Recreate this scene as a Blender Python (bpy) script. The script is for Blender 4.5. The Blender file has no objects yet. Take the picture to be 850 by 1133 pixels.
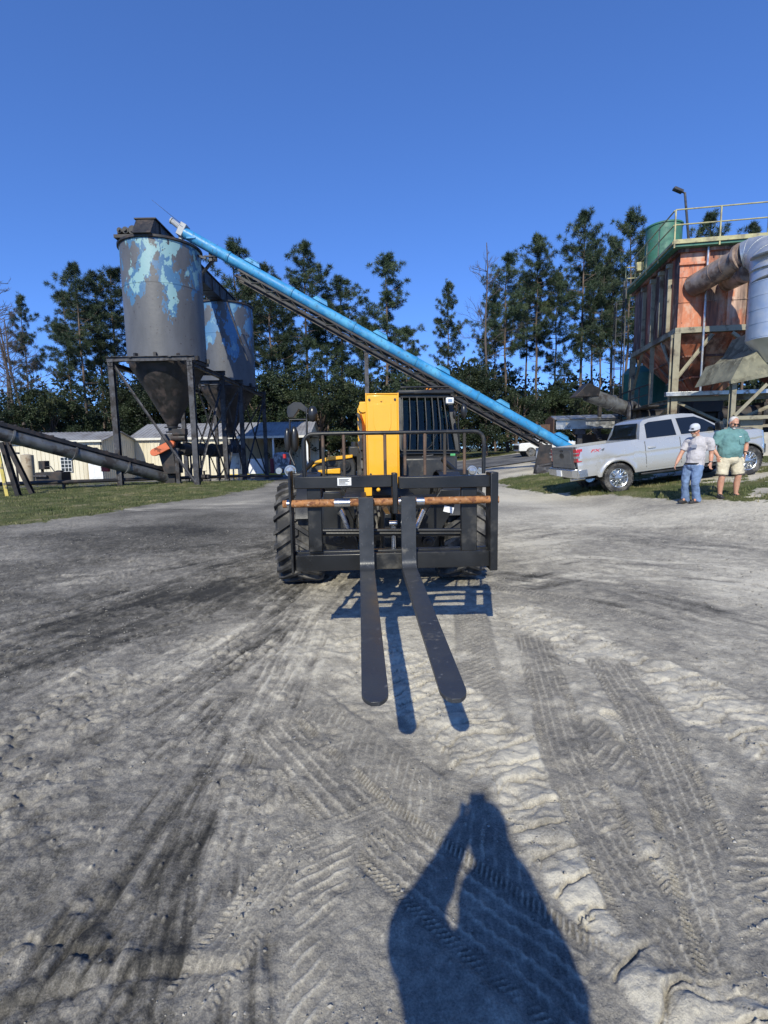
import bpy, bmesh, math, random
import numpy as np
from mathutils import Vector, Matrix, Euler
R = math.radians
random.seed(7)
S = bpy.context.scene
COL = S.collection

# ------------------------------------------------------------------ camera
CAMH = 1.55
FPX = 560.0; PITCH = math.atan(69/560); ROLL = 0.0175
FW = Vector((0, math.cos(PITCH), -math.sin(PITCH)))
UP0 = Vector((0, math.sin(PITCH), math.cos(PITCH)))
RT0 = Vector((1, 0, 0))
RT = RT0*math.cos(ROLL) - UP0*math.sin(ROLL)
UP = UP0*math.cos(ROLL) + RT0*math.sin(ROLL)
CP = Vector((0, 0, CAMH))
cam_d = bpy.data.cameras.new('camera'); cam = bpy.data.objects.new('camera', cam_d); COL.objects.link(cam)
cam.matrix_world = Matrix.Translation(CP) @ Matrix((RT, UP, -FW)).transposed().to_4x4()
cam_d.sensor_fit = 'HORIZONTAL'; cam_d.sensor_width = 36; cam_d.lens = 36*FPX/850
cam_d.clip_start = 0.02; cam_d.clip_end = 3000
S.camera = cam

def ray(px, py):
    return FW + RT*((px-425)/FPX) - UP*((py-566.5)/FPX)
def P(px, py, Y):
    d = ray(px, py); return CP + d*(Y/d.y)
# ------------------------------------------------------------------ light
SUN = ray(527, 878).normalized()                 # the way the light travels
sun_el = math.asin(-SUN.z)
sx, sy = -SUN.x, -SUN.y
w = bpy.data.worlds.new('World'); S.world = w; w.use_nodes = True
nt = w.node_tree; nt.nodes.clear()
sky = nt.nodes.new('ShaderNodeTexSky'); sky.sky_type = 'NISHITA'; sky.sun_disc = False
sky.sun_elevation = sun_el; sky.sun_rotation = math.atan2(sx, sy)
sky.air_density = 0.7; sky.dust_density = 0.0; sky.ozone_density = 3.0; sky.altitude = 0
bg = nt.nodes.new('ShaderNodeBackground'); bg.inputs[1].default_value = 0.10
wo = nt.nodes.new('ShaderNodeOutputWorld')
hsv = nt.nodes.new('ShaderNodeHueSaturation'); hsv.inputs['Saturation'].default_value = 1.0
gam = nt.nodes.new('ShaderNodeGamma'); gam.inputs[1].default_value = .75
mul = nt.nodes.new('ShaderNodeMix'); mul.data_type = 'RGBA'; mul.blend_type = 'MULTIPLY'; mul.inputs[0].default_value = 1; mul.inputs[7].default_value = (1.03, 1.70, 3.0, 1)
nt.links.new(sky.outputs[0], gam.inputs[0]); nt.links.new(gam.outputs[0], mul.inputs[6]); nt.links.new(mul.outputs[2], hsv.inputs['Color']); nt.links.new(hsv.outputs[0], bg.inputs[0]); nt.links.new(bg.outputs[0], wo.inputs[0])
sl = bpy.data.lights.new('sun', 'SUN'); so = bpy.data.objects.new('sun', sl); COL.objects.link(so)
sl.energy = 4.9; sl.angle = R(0.55); sl.color = (1.0, 0.955, 0.80)
so.rotation_euler = SUN.to_track_quat('-Z', 'Y').to_euler()
so.location = (-5, -20, 30)
S.view_settings.view_transform = 'Standard'; S.view_settings.look = 'None'
S.view_settings.exposure = 0.0; S.view_settings.gamma = 1.0
S.render.engine = 'CYCLES'

# ------------------------------------------------------------------ helpers
def smooth(a, b, x):
    t = np.clip((x-a)/(b-a), 0, 1); return t*t*(3-2*t)
def terrain(x, y):
    """large form of the land: a low bank rising to the right under the pickup and the plant"""
    t = np.clip((x-4.3)/1.8, 0, 1)
    r = 0.113*(np.clip(x, 4.3, 13.5)-4.45)*t*t*(3-2*t)
    r = np.where(x < 4.5, 0, r)*1.0
    drop = -.5*smooth(25, 38, y)*(1-smooth(-6, -1, x))*(1-smooth(70, 120, y))
    return np.clip(r, 0, 1)*smooth(6.5, 9.5, y) + drop
def tz(x, y): return float(terrain(np.array(float(x)), np.array(float(y))))
def G(px, py):
    """where the ray through a photo pixel meets the land"""
    d = ray(px, py); t = CAMH/-d.z if d.z < 0 else 400
    p = CP + d*t
    for _ in range(30):
        h = tz(p.x, p.y); t2 = (CAMH-h)/-d.z if d.z < 0 else 400
        t = t*.5 + t2*.5; p = CP + d*t
    return Vector((p.x, p.y, tz(p.x, p.y)))
def on_ground(px, Y, near=520):
    p = P(px, near, Y); return Vector((p.x, Y, tz(p.x, Y)))

class MB:
    """collects shapes and links them as ONE mesh"""
    def __init__(s, M=None):
        s.v = []; s.f = []; s.mi = []; s.M = M or Matrix.Identity(4); s.cur = 0
    def add(s, vs, fs):
        n = len(s.v); s.v += [s.M @ Vector(v) for v in vs]
        s.f += [[i+n for i in f] for f in fs]; s.mi += [s.cur]*len(fs); return s
    def box(s, c, sz, rot=None, taper=None):
        hx, hy, hz = sz[0]/2, sz[1]/2, sz[2]/2; c = Vector(c)
        vs = []
        for z in (-hz, hz):
            k = (taper if taper and z > 0 else (1, 1))
            for x, y in ((-hx,-hy),(hx,-hy),(hx,hy),(-hx,hy)):
                vs.append(Vector((x*k[0], y*k[1], z)))
        if rot is not None:
            m = rot if isinstance(rot, Matrix) else Euler(rot).to_matrix()
            vs = [m @ v for v in vs]
        return s.add([v+c for v in vs], [[3,2,1,0],[4,5,6,7],[0,1,5,4],[1,2,6,5],[2,3,7,6],[3,0,4,7]])
    def bb(s, a, b):
        a = Vector(a); b = Vector(b)
        return s.box((a+b)/2, (abs(b.x-a.x), abs(b.y-a.y), abs(b.z-a.z)))
    def beam(s, p0, p1, w, h, up=(0,0,1), prof='box'):
        p0 = Vector(p0); p1 = Vector(p1); d = (p1-p0); L = d.length
        if L < 1e-6: return s
        d.normalize(); u = Vector(up)
        if abs(d.dot(u)) > .98: u = Vector((0,1,0))
        r = d.cross(u).normalized(); u = r.cross(d).normalized()
        m = Matrix((r, d, u)).transposed()
        c = (p0+p1)/2
        if prof == 'box':
            return s.box(c, (w, L, h), m)
        t = max(.008, min(w, h)*.1)
        if prof == 'I':
            s.box(c + u*(h/2-t/2), (w, L, t), m); s.box(c - u*(h/2-t/2), (w, L, t), m)
            return s.box(c, (t, L, h-2*t-.001), m)
        if prof == 'L':
            s.box(c - u*(h/2-t/2), (w, L, t), m)
            return s.box(c - r*(w/2-t/2) + u*(t/2+.001), (t, L, h-t-.002), m)
        if prof == 'U':
            s.box(c - r*(w/2-t/2), (t, L, h), m)
            s.box(c + u*(h/2-t/2) + r*(t/2+.001), (w-t-.002, L, t), m)
            return s.box(c - u*(h/2-t/2) + r*(t/2+.001), (w-t-.002, L, t), m)
    def tube(s, p0, p1, r0, r1=None, n=12, caps=True):
        r1 = r0 if r1 is None else r1
        return s.path([p0, p1], [r0, r1], n, caps)
    def path(s, pts, rs, n=10, caps=True, closed=False):
        pts = [Vector(p) for p in pts]
        if not isinstance(rs, (list, tuple)): rs = [rs]*len(pts)
        vs = []; fs = []; N = len(pts); prev = None
        for i, p in enumerate(pts):
            a = pts[i-1] if i > 0 else (pts[-1] if closed else p)
            b = pts[i+1] if i < N-1 else (pts[0] if closed else p)
            d = (b-a).normalized()
            if prev is None:
                u = Vector((0,0,1)) if abs(d.z) < .9 else Vector((1,0,0))
                u = (u - d*u.dot(d)).normalized()
            else:
                u = (prev - d*prev.dot(d)).normalized()
            prev = u; r = d.cross(u)
            for k in range(n):
                t = 2*math.pi*k/n
                vs.append(p + (u*math.cos(t) + r*math.sin(t))*rs[i])
        for i in range(N-1 if not closed else N):
            j = (i+1) % N
            for k in range(n):
                l = (k+1) % n
                fs.append([i*n+k, i*n+l, j*n+l, j*n+k])
        if caps and not closed:
            fs.append([k for k in range(n)][::-1]); fs.append([(N-1)*n+k for k in range(n)])
        return s.add(vs, fs)
    def lathe(s, prof, n=24, c=(0,0,0), axis=(0,0,1), caps=(True, True)):
        """prof = [(radius, distance along the axis)]"""
        q = Vector((0,0,1)).rotation_difference(Vector(axis).normalized()); c = Vector(c)
        vs = []; fs = []
        for r, z in prof:
            for k in range(n):
                t = 2*math.pi*k/n
                vs.append(c + q @ Vector((r*math.cos(t), r*math.sin(t), z)))
        for i in range(len(prof)-1):
            for k in range(n):
                l = (k+1) % n; fs.append([i*n+k, i*n+l, (i+1)*n+l, (i+1)*n+k])
        if caps[0]: fs.append(list(range(n))[::-1])
        if caps[1]: fs.append([(len(prof)-1)*n+k for k in range(n)])
        return s.add(vs, fs)
    def ell(s, c, r, n=16, m=10, rot=None):
        c = Vector(c); vs = []; fs = []
        M3 = Euler(rot).to_matrix() if rot is not None else Matrix.Identity(3)
        vs.append(c + M3 @ Vector((0,0,-r[2])))
        for i in range(1, m):
            a = -math.pi/2 + math.pi*i/m
            for k in range(n):
                t = 2*math.pi*k/n
                vs.append(c + M3 @ Vector((r[0]*math.cos(a)*math.cos(t), r[1]*math.cos(a)*math.sin(t), r[2]*math.sin(a))))
        vs.append(c + M3 @ Vector((0,0,r[2])))
        for k in range(n): fs.append([0, 1+(k+1)%n, 1+k])
        for i in range(m-2):
            for k in range(n):
                l = (k+1)%n; fs.append([1+i*n+k, 1+i*n+l, 1+(i+1)*n+l, 1+(i+1)*n+k])
        b = 1+(m-2)*n
        for k in range(n): fs.append([b+k, b+(k+1)%n, len(vs)-1])
        return s.add(vs, fs)
    def prism(s, poly, o, e1, e2, e3):
        """polygon in the plane (e1, e2) from o, swept along e3 (its length = thickness)"""
        o = Vector(o); e1 = Vector(e1); e2 = Vector(e2); e3 = Vector(e3)
        n = len(poly); vs = [o+e1*a+e2*b for a, b in poly] + [o+e1*a+e2*b+e3 for a, b in poly]
        return s.add(vs, [list(range(n))[::-1], list(range(n, 2*n))] + [[i, (i+1)%n, n+(i+1)%n, n+i] for i in range(n)])
    def loft(s, rings, caps=True, closed=True):
        n = len(rings[0]); vs = [Vector(p) for r in rings for p in r]; fs = []
        for i in range(len(rings)-1):
            for k in range(n if closed else n-1):
                l = (k+1)%n; fs.append([i*n+k, i*n+l, (i+1)*n+l, (i+1)*n+k])
        if caps and closed:
            fs.append(list(range(n))[::-1]); fs.append([(len(rings)-1)*n+k for k in range(n)])
        return s.add(vs, fs)

def mesh_obj(name, mb, mats, parent=None, local=False, bevel=0, sharp=35, subd=0):
    me = bpy.data.meshes.new(name)
    off = Vector((0,0,0))
    if parent is not None and not local:
        off = Vector(parent.get('_o', (0,0,0)))
    me.from_pydata([tuple(v-off) for v in mb.v], [], mb.f)
    if not isinstance(mats, (list, tuple)): mats = [mats]
    for m in mats: me.materials.append(m)
    if len(mats) > 1: me.polygons.foreach_set('material_index', mb.mi)
    bm = bmesh.new(); bm.from_mesh(me); bmesh.ops.recalc_face_normals(bm, faces=bm.faces); bm.to_mesh(me); bm.free()
    me.polygons.foreach_set('use_smooth', [True]*len(me.polygons))
    me.set_sharp_from_angle(angle=R(sharp)); me.update()
    o = bpy.data.objects.new(name, me); COL.objects.link(o)
    if parent is not None:
        o.parent = parent
        if not local: o['_o'] = tuple(off)
    if bevel:
        b = o.modifiers.new('bevel', 'BEVEL'); b.width = bevel; b.segments = 2; b.limit_method = 'ANGLE'; b.angle_limit = R(40)
        b.use_clamp_overlap = True; b.harden_normals = False
    if subd:
        b = o.modifiers.new('sub', 'SUBSURF'); b.levels = subd; b.render_levels = subd
    return o
THINGS = []
def thing(name, label, cat, loc=(0,0,0), rot=(0,0,0), group=None, world=True):
    """an Empty at the thing's base; parts built in world coordinates when world, else in its own"""
    o = bpy.data.objects.new(name, None); COL.objects.link(o)
    o.location = loc; o.rotation_euler = rot; o.empty_display_size = .2
    if world: o['_o'] = tuple(loc)
    o['label'] = label; o['category'] = cat
    if group: o['group'] = group
    THINGS.append(o); return o
def tag(o, label, cat, group=None, kind=None):
    o['label'] = label; o['category'] = cat
    if group: o['group'] = group
    if kind: o['kind'] = kind
    return o
def solo(name, mb, mats, label, cat, group=None, **k):
    """a thing that is one mesh, its origin at its base"""
    vs = mb.v; n = len(vs)
    base = Vector((sum(v.x for v in vs)/n, sum(v.y for v in vs)/n, min(v.z for v in vs)))
    mb.v = [v-base for v in vs]
    o = mesh_obj(name, mb, mats, **k); o.location = base
    return tag(o, label, cat, group)
def copy_tree(o, parent=None, **props):
    c = o.copy(); COL.objects.link(c)
    if parent is not None: c.parent = parent
    for ch in o.children: copy_tree(ch, c)
    for k, v in props.items(): c[k] = v
    return c

# ------------------------------------------------------------------ materials
def srgb(r, g, b):
    f = lambda c: c/12.92 if c <= .04045 else ((c+.055)/1.055)**2.4
    return (f(r/255), f(g/255), f(b/255))
def nodes(m):
    m.use_nodes = True; return m.node_tree.nodes, m.node_tree.links, m.node_tree.nodes['Principled BSDF']
def mat(name, col, rough=.5, metal=0, var=.12, scale=6, bump=.0, bscale=40, dirt=None, dirt_amt=.45, dirt_scale=3,
        stretch=(1,1,1), spec=.5, coat=0, dirt_soft=.08, coords='Object', dirt2=None, dirt2_amt=.4, dirt2_scale=5):
    m = bpy.data.materials.new(name); N, L, B = nodes(m)
    tc = N.new('ShaderNodeTexCoord'); mp = N.new('ShaderNodeMapping'); mp.inputs['Scale'].default_value = stretch
    L.new(tc.outputs[coords], mp.inputs[0])
    n1 = N.new('ShaderNodeTexNoise'); n1.inputs['Scale'].default_value = scale; n1.inputs['Detail'].default_value = 6
    L.new(mp.outputs[0], n1.inputs[0])
    hs = N.new('ShaderNodeHueSaturation'); hs.inputs['Color'].default_value = (*col, 1)
    mr = N.new('ShaderNodeMapRange'); mr.inputs[1].default_value = .3; mr.inputs[2].default_value = .7
    mr.inputs[3].default_value = 1-var; mr.inputs[4].default_value = 1+var
    L.new(n1.outputs[0], mr.inputs[0]); L.new(mr.outputs[0], hs.inputs['Value'])
    out = hs.outputs[0]
    mr2 = N.new('ShaderNodeMapRange'); mr2.inputs[1].default_value = .3; mr2.inputs[2].default_value = .7
    mr2.inputs[3].default_value = max(.02, rough-.1); mr2.inputs[4].default_value = min(1, rough+.12)
    L.new(n1.outputs[0], mr2.inputs[0]); rout = mr2.outputs[0]
    for k, (dc, da, ds) in enumerate(((dirt, dirt_amt, dirt_scale), (dirt2, dirt2_amt, dirt2_scale))):
        if dc is None: continue
        n2 = N.new('ShaderNodeTexNoise'); n2.inputs['Scale'].default_value = ds; n2.inputs['Detail'].default_value = 8
        n2.inputs['Roughness'].default_value = .6; n2.noise_dimensions = '4D'; n2.inputs['W'].default_value = 3+5*k
        L.new(mp.outputs[0], n2.inputs['Vector'])
        r = N.new('ShaderNodeMapRange'); r.inputs[1].default_value = 1-da-dirt_soft; r.inputs[2].default_value = 1-da+dirt_soft
        r.interpolation_type = 'SMOOTHSTEP'
        # noise sits round .5: stretch it
        st = N.new('ShaderNodeMapRange'); st.inputs[1].default_value = .3; st.inputs[2].default_value = .7
        L.new(n2.outputs[0], st.inputs[0]); L.new(st.outputs[0], r.inputs[0])
        mx = N.new('ShaderNodeMix'); mx.data_type = 'RGBA'; L.new(r.outputs[0], mx.inputs[0])
        L.new(out, mx.inputs[6]); mx.inputs[7].default_value = (*dc, 1); out = mx.outputs[2]
        rx = N.new('ShaderNodeMix'); L.new(r.outputs[0], rx.inputs[0]); L.new(rout, rx.inputs[2]); rx.inputs[3].default_value = .85; rout = rx.outputs[0]
        if metal:
            mm = N.new('ShaderNodeMix'); L.new(r.outputs[0], mm.inputs[0]); mm.inputs[2].default_value = metal; mm.inputs[3].default_value = 0
            L.new(mm.outputs[0], B.inputs['Metallic'])
    L.new(out, B.inputs['Base Color']); L.new(rout, B.inputs['Roughness'])
    if not (metal and dirt): B.inputs['Metallic'].default_value = metal
    B.inputs['Specular IOR Level'].default_value = spec
    B.inputs['Coat Weight'].default_value = coat; B.inputs['Coat Roughness'].default_value = .06
    if bump:
        n3 = N.new('ShaderNodeTexNoise'); n3.inputs['Scale'].default_value = bscale; n3.inputs['Detail'].default_value = 5
        L.new(mp.outputs[0], n3.inputs[0]); bp = N.new('ShaderNodeBump'); bp.inputs['Strength'].default_value = bump
        bp.inputs['Distance'].default_value = .02
        L.new(n3.outputs[0], bp.inputs['Height']); L.new(bp.outputs[0], B.inputs['Normal'])
    return m
# ------------------------------------------------------------------ ground
_rng = np.random.RandomState(11)
_perm = _rng.permutation(4096); _grad = _rng.rand(4096, 2)*2-1
_grad /= np.linalg.norm(_grad, axis=1)[:, None]
def perlin(x, y, seed=0):
    xi = np.floor(x).astype(np.int64); yi = np.floor(y).astype(np.int64)
    xf = x-xi; yf = y-yi
    u = xf*xf*xf*(xf*(xf*6-15)+10); v = yf*yf*yf*(yf*(yf*6-15)+10)
    def g(ix, iy, dx, dy):
        h = _perm[(_perm[(ix+seed*37) & 4095] + iy) & 4095]
        return _grad[h, 0]*dx + _grad[h, 1]*dy
    a = g(xi, yi, xf, yf); b = g(xi+1, yi, xf-1, yf); c = g(xi, yi+1, xf, yf-1); d = g(xi+1, yi+1, xf-1, yf-1)
    return (a*(1-u)+b*u)*(1-v) + (c*(1-u)+d*u)*v
def fbm(x, y, o=4, seed=0, gain=.5):
    r = 0; a = 1
    for i in range(o):
        r = r + a*perlin(x*2**i+i*7.3, y*2**i-i*3.1, seed+i); a *= gain
    return r*1.6
def ridged(x, y, o=3, seed=0):
    r = 0; a = 1
    for i in range(o):
        r = r + a*(1-np.abs(perlin(x*2**i, y*2**i, seed+i))*2.2); a *= .5
    return r/1.75
def cells(x, y, seed=0):
    """distance to the nearest and second nearest scattered point"""
    xi = np.floor(x).astype(np.int64); yi = np.floor(y).astype(np.int64)
    d1 = np.full(x.shape, 9.); d2 = np.full(x.shape, 9.)
    for i in (-1,0,1):
        for j in (-1,0,1):
            h = _perm[(_perm[(xi+i+seed*31) & 4095] + yi+j) & 4095]
            px = xi+i+.5+_grad[h,0]*.38; py = yi+j+.5+_grad[h,1]*.38
            d = np.hypot(px-x, py-y)
            d2 = np.where(d < d1, d1, np.minimum(d2, d)); d1 = np.minimum(d1, d)
    return d1, d2
def pathcoords(x, y, pts):
    """distance along and signed distance across a polyline"""
    best = np.full(x.shape, 99.); U = np.zeros(x.shape); V = np.full(x.shape, 99.); s = 0
    for (ax, ay), (bx, by) in zip(pts[:-1], pts[1:]):
        L = math.hypot(bx-ax, by-ay); dx, dy = (bx-ax)/L, (by-ay)/L
        u = (x-ax)*dx+(y-ay)*dy; v = -(x-ax)*dy+(y-ay)*dx
        uc = np.clip(u, 0, L); d = np.hypot(u-uc, v)
        m = d < best; best = np.where(m, d, best); U = np.where(m, s+u, U); V = np.where(m, np.where(v < 0, -d, d), V); s += L
    return U, V, s
def gp(*pxs): return [tuple(G(*p).xy) for p in pxs]

def tread_car(U, V, wd):
    """a flat pressed strip with thin raised zigzag lines of pale dust and zipper teeth along both edges"""
    a = np.abs(V)/(wd/2); z = .022*np.sin(U*2*math.pi/.045)
    h = np.zeros(U.shape); l = np.zeros(U.shape)
    for c in (-.62, -.22, .20, .60):
        q = np.exp(-((V/(wd/2)-c-z)/.050)**2); h += q*.0055; l += q*.26
    sp = np.sin((U+V*.9)*2*math.pi/.034); q = smooth(.5, .95, sp)*(a < .8); h += q*.0015; l += q*.07
    sh = np.sin((U + np.sign(V)*V*.5)*2*math.pi/.021); q = smooth(-.1, .5, sh)*smooth(.82, .88, a)*(1-smooth(1.12, 1.2, a)); h += q*.0075; l += q*.22
    return h - .006*(1-smooth(.98, 1.2, a)), l

def tread_ag(U, V, wd):
    """slanted ribs left by a worn lugged tyre, breaking up here and there"""
    a = np.abs(V + .02*fbm(U*6, V*6, 2, 808))/(wd/2)
    ph = (U + V*.95 + .02*fbm(U*4, V*4, 3, 801))*2*math.pi/.062
    k = smooth(-.5, .1, fbm(U*5, V*9, 3, 803))
    s = smooth(.25, .95, np.sin(ph))*(.5+.5*k)
    e = (1-smooth(.75, 1.05, a)); return s*.0075*e - .004*(1-smooth(.7, 1.15, a)), s*.26*e

SG = -1.0
def yard(x, y):
    """height and colour weights of the dirt yard"""
    wx = x + .10*perlin(x*1.3, y*1.3, 5); wy = y + .10*perlin(x*1.3+9, y*1.3, 6)
    near = 1-smooth(7, 16, y)
    h = .020*fbm(x*.45, y*.45, 4, 1) + .006*fbm(wx*3.1, wy*3.1, 4, 21)
    rough = smooth(-.1, .45, fbm(x*.8, y*.8, 3, 3))
    sd = smooth(-.9, .8, -pathcoords(x, y, gp((345, 506), (345, 560), (410, 800), (470, 1300)))[1]*SG)
    h += (.003+.008*rough)*(1-.55*sd)*fbm(wx*9, wy*9, 4, 31)*near + .0020*fbm(x*38, y*38, 3, 41)*near
    cg = ridged(wx*4.3, wy*4.3, 3, 35); h += .005*smooth(.55, .9, cg)*near*smooth(-.2, .3, fbm(x*1.1, y*1.1, 2, 36))
    light = .5 + .40*fbm(x*.35+3, y*.35, 4, 51)
    # the pale sandy fan in front of the forks and to the right, the dark packed ground on the left
    p1 = pathcoords(x, y, gp((345, 506), (345, 560), (410, 800), (470, 1300)))
    side = smooth(-.9, .8, -p1[1]*SG + .25*fbm(x*1.1, y*1.1, 3, 61))
    light = light*.62 + .00 + side*.37 + .06*smooth(.6, .9, cg)*near + .11*fbm(wx*6, wy*6, 4, 37)*near
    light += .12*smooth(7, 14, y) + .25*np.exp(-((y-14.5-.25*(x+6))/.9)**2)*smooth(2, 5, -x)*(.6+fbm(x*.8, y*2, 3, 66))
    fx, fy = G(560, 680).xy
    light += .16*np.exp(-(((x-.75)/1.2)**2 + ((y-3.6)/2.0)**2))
    # long scraped streaks of passing wheels: thin ruts along gently bending lines
    def streaks(pts, wd, fr, amp, seed, dark, density=0.0):
        nonlocal h, light
        U, V, L = pathcoords(x, y, gp(*pts))
        m = (1-smooth(wd*.6, wd, np.abs(V)))*smooth(-.3, .15, fbm(U*.7, V*1.6, 3, seed)+density)
        n = fbm(U*.9, V*fr, 4, seed+2, .6); br = .35+.65*smooth(-.25, .35, fbm(U*3.5, V*7, 4, seed+3)); n = n*br
        h = h + m*amp*.45*n
        light = light + m*(dark*.6 + .26*n + .22*fbm(U*.6, V*3.2, 4, seed+5))
    streaks([(0, 640), (150, 628), (350, 590), (480, 560)], .9, 6, .010, 101, -.05)
    streaks([(-120, 760), (100, 690), (330, 612), (430, 570)], 1.0, 8, .012, 111, -.12)
    streaks([(-200, 930), (60, 800), (270, 690), (400, 600)], .75, 11, .014, 121, .04, .2)
    streaks([(-100, 1060), (120, 850), (290, 710), (390, 620)], .42, 16, .014, 131, -.14, .2)
    streaks([(20, 1200), (150, 1000), (270, 800), (350, 680)], .36, 20, .016, 141, .12, .4)
    streaks([(210, 1200), (235, 950), (290, 800), (340, 690)], .26, 24, .010, 151, -.14, .3)
    streaks([(850, 640), (650, 625), (560, 640)], .8, 7, .008, 161, -.02)
    streaks([(850, 600), (650, 585), (540, 600)], 1.3, 4, .010, 171, .05)
    streaks([(850, 700), (700, 660), (560, 640)], .8, 8, .008, 181, -.08)
    # clods and broken crust on the left
    m = (1-side)*smooth(0, .4, fbm(x*1.3+4, y*1.3, 3, 71))*near
    d1, d2 = cells(wx*11, wy*11, 3)
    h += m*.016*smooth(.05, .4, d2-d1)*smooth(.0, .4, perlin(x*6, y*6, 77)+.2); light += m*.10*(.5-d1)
    # big lug prints: pillows of loose pale sand squeezed up between the lugs
    def pillows(pts, wd, pitch, amp, seed, lt=.30):
        nonlocal h, light
        U, V, L = pathcoords(x, y, gp(*pts))
        V = V + .05*fbm(U*2.5, V*2.5, 2, seed)
        m = (1-smooth(wd*.40, wd*.56, np.abs(V)+.05*fbm(U*6, V*6, 3, seed+9)))*smooth(-.05, .15, U)*(1-smooth(L-.1, L+.3, U))
        q = U/pitch - .9*(V/wd)**2 + .25*V/wd + .38*fbm(U*3.2, V*3.2, 4, seed+1); row = np.floor(q); fr = q-row
        grv = smooth(.0, .10, fr)*(1-smooth(.93, 1.0, fr))
        d1, d2 = cells(q*.9+3.3, V/wd*1.7 + .5*(row % 2), seed % 31); d3, d4 = cells(x*9+1.5*perlin(x*5, y*5, seed), y*9, (seed+5) % 31)
        cr = (1-smooth(.0, .05, d2-d1))*.8 + (1-smooth(.0, .045, d4-d3))*smooth(-.05, .3, perlin(x*3.3, y*3.3, seed+3))
        lob = smooth(0, .30, d2-d1); lump = grv*(.45+.55*fr)*(.70+.6*fbm(x*5, y*5, 3, seed+8))*(.6+.4*lob)
        hh = amp*(lump-.35) + amp*.16*fbm(x*14, y*14, 4, seed+2) - cr*amp*.16
        h = h*(1-.75*m) + m*hh
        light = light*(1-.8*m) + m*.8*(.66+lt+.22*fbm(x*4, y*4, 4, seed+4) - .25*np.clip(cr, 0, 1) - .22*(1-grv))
    def tread(pts, wd, kind, k=1, lt=0.0):
        nonlocal h, light
        U, V, L = pathcoords(x, y, gp(*pts))
        V = V + .012*fbm(U*2, V*0, 2, 96); m = (1-smooth(wd*.56, wd*.66, np.abs(V)+.01*fbm(U*11, V*11, 2, 98)))*smooth(0, .1, U)*(1-smooth(L-.1, L, U))
        m = m*smooth(-.70, -.15, fbm(x*2.6, y*2.6, 3, 91) - .8*(1-smooth(0, .35, U)) - .8*smooth(L-.35, L, U) + .3)
        t, l = (tread_car if kind == 'car' else tread_ag)(U, V, wd)
        brk = smooth(-.75, .05, fbm(x*7, y*7, 3, 97))
        h = h*(1-.92*m) + m*(k*t*brk + .0012*fbm(x*30, y*30, 2, 92) + .003*fbm(x*3, y*3, 2, 93))
        light = light*(1-.75*m) + m*(.75*(.44+lt+.10*fbm(x*3, y*3, 3, 94)) + l*k*brk)
    tread([(520, 670), (530, 740), (545, 860)], .26, 'ag', .8, .1)
    tread([(760, 700), (640, 665), (500, 640)], .2, 'car', .8, .05)
    tread([(330, 770), (430, 850), (560, 960), (700, 1090)], .27, 'ag', .8, .05)
    pillows([(560, 670), (650, 715), (760, 765), (900, 845)], .56, .15, .030, 201)
    pillows([(395, 700), (470, 760), (590, 868), (705, 1000), (860, 1150)], .50, .135, .034, 211)
    tread([(588, 700), (606, 760), (628, 840), (678, 940), (775, 1100)], .22, 'car', 1.0, .0)
    tread([(668, 725), (708, 785), (738, 850), (772, 940), (840, 1110)], .24, 'car', 1.1, .02)
    tread([(940, 800), (880, 880), (850, 980), (880, 1133)], .26, 'ag', 1.0, .05)
    tread([(640, 790), (690, 850), (735, 905)], .16, 'ag', .9, .0)
    tread([(300, 800), (400, 905), (500, 985), (610, 1070), (720, 1160)], .30, 'car', 1.2, -.06)
    tread([(150, 1190), (270, 1020), (330, 940), (450, 890)], .15, 'car', .8, .0)
    tread([(380, 905), (350, 1000), (345, 1200)], .18, 'ag', .9, .12)
    cl = (1-side)*smooth(-.1, .35, fbm(x*1.7+8, y*1.7, 3, 73))*(1-smooth(4, 7, y))
    d1, d2 = cells(wx*19+2, wy*19, 14); ed = smooth(0, .25, d2-d1)
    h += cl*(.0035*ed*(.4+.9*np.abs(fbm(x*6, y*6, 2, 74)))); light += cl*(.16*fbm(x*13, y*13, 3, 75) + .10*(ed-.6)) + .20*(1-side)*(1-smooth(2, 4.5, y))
    fl = .6*smooth(.35, .75, fbm(wx*8, wy*8, 4, 76)+.15)*near; light += .16*fl; h += .003*fl
    # a buried crest of crust bottom left
    U, V, L = pathcoords(x, y, gp((-60, 1130), (60, 1085), (170, 1062), (300, 1052)))
    m = np.exp(-(V/.035)**2)*smooth(-.1, .1, U)*(1-smooth(L-.1, L, U)); m = m*smooth(-.3, .2, fbm(U*3, V*3, 3, 95)+.15); h += .014*m - .012*np.exp(-((V+.04)/.02)**2)*smooth(-.1, .1, U)*(1-smooth(L-.1, L, U)); light -= .04*m
    # boot prints
    for (px, py, ang, s) in ((436, 928, .5, 1), (305, 805, .8, 1), (640, 845, .2, 1), (690, 800, 2.2, 1), (560, 745, 1.0, 1)):
        gx, gy = G(px, py).xy; ca, sa = math.cos(ang), math.sin(ang)
        u = (x-gx)*ca+(y-gy)*sa; v = -(x-gx)*sa+(y-gy)*ca
        wv = .048*(1-.35*np.exp(-((u+.03)/.04)**2))
        wv = wv*np.sqrt(np.clip(1-(np.abs(u)/.15)**4, .02, 1)); m = (1-smooth(.125, .15, np.abs(u)*s))*(1-smooth(.85, 1.2, np.abs(v)/wv))
        h = h*(1-m) + m*(-.006+.004*smooth(-.2, .4, np.sin(u*2*math.pi/.022))); light = light + m*.05
    # scattered stones
    d1, d2 = cells(x*9+3, y*9, 8)
    st = np.clip(.10-d1, 0, 1)*smooth(.1, .5, perlin(x*2, y*2, 12)+.1)
    h += near*st*.16; light += near*smooth(0, .05, st)*.2
    return h, light

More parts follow.
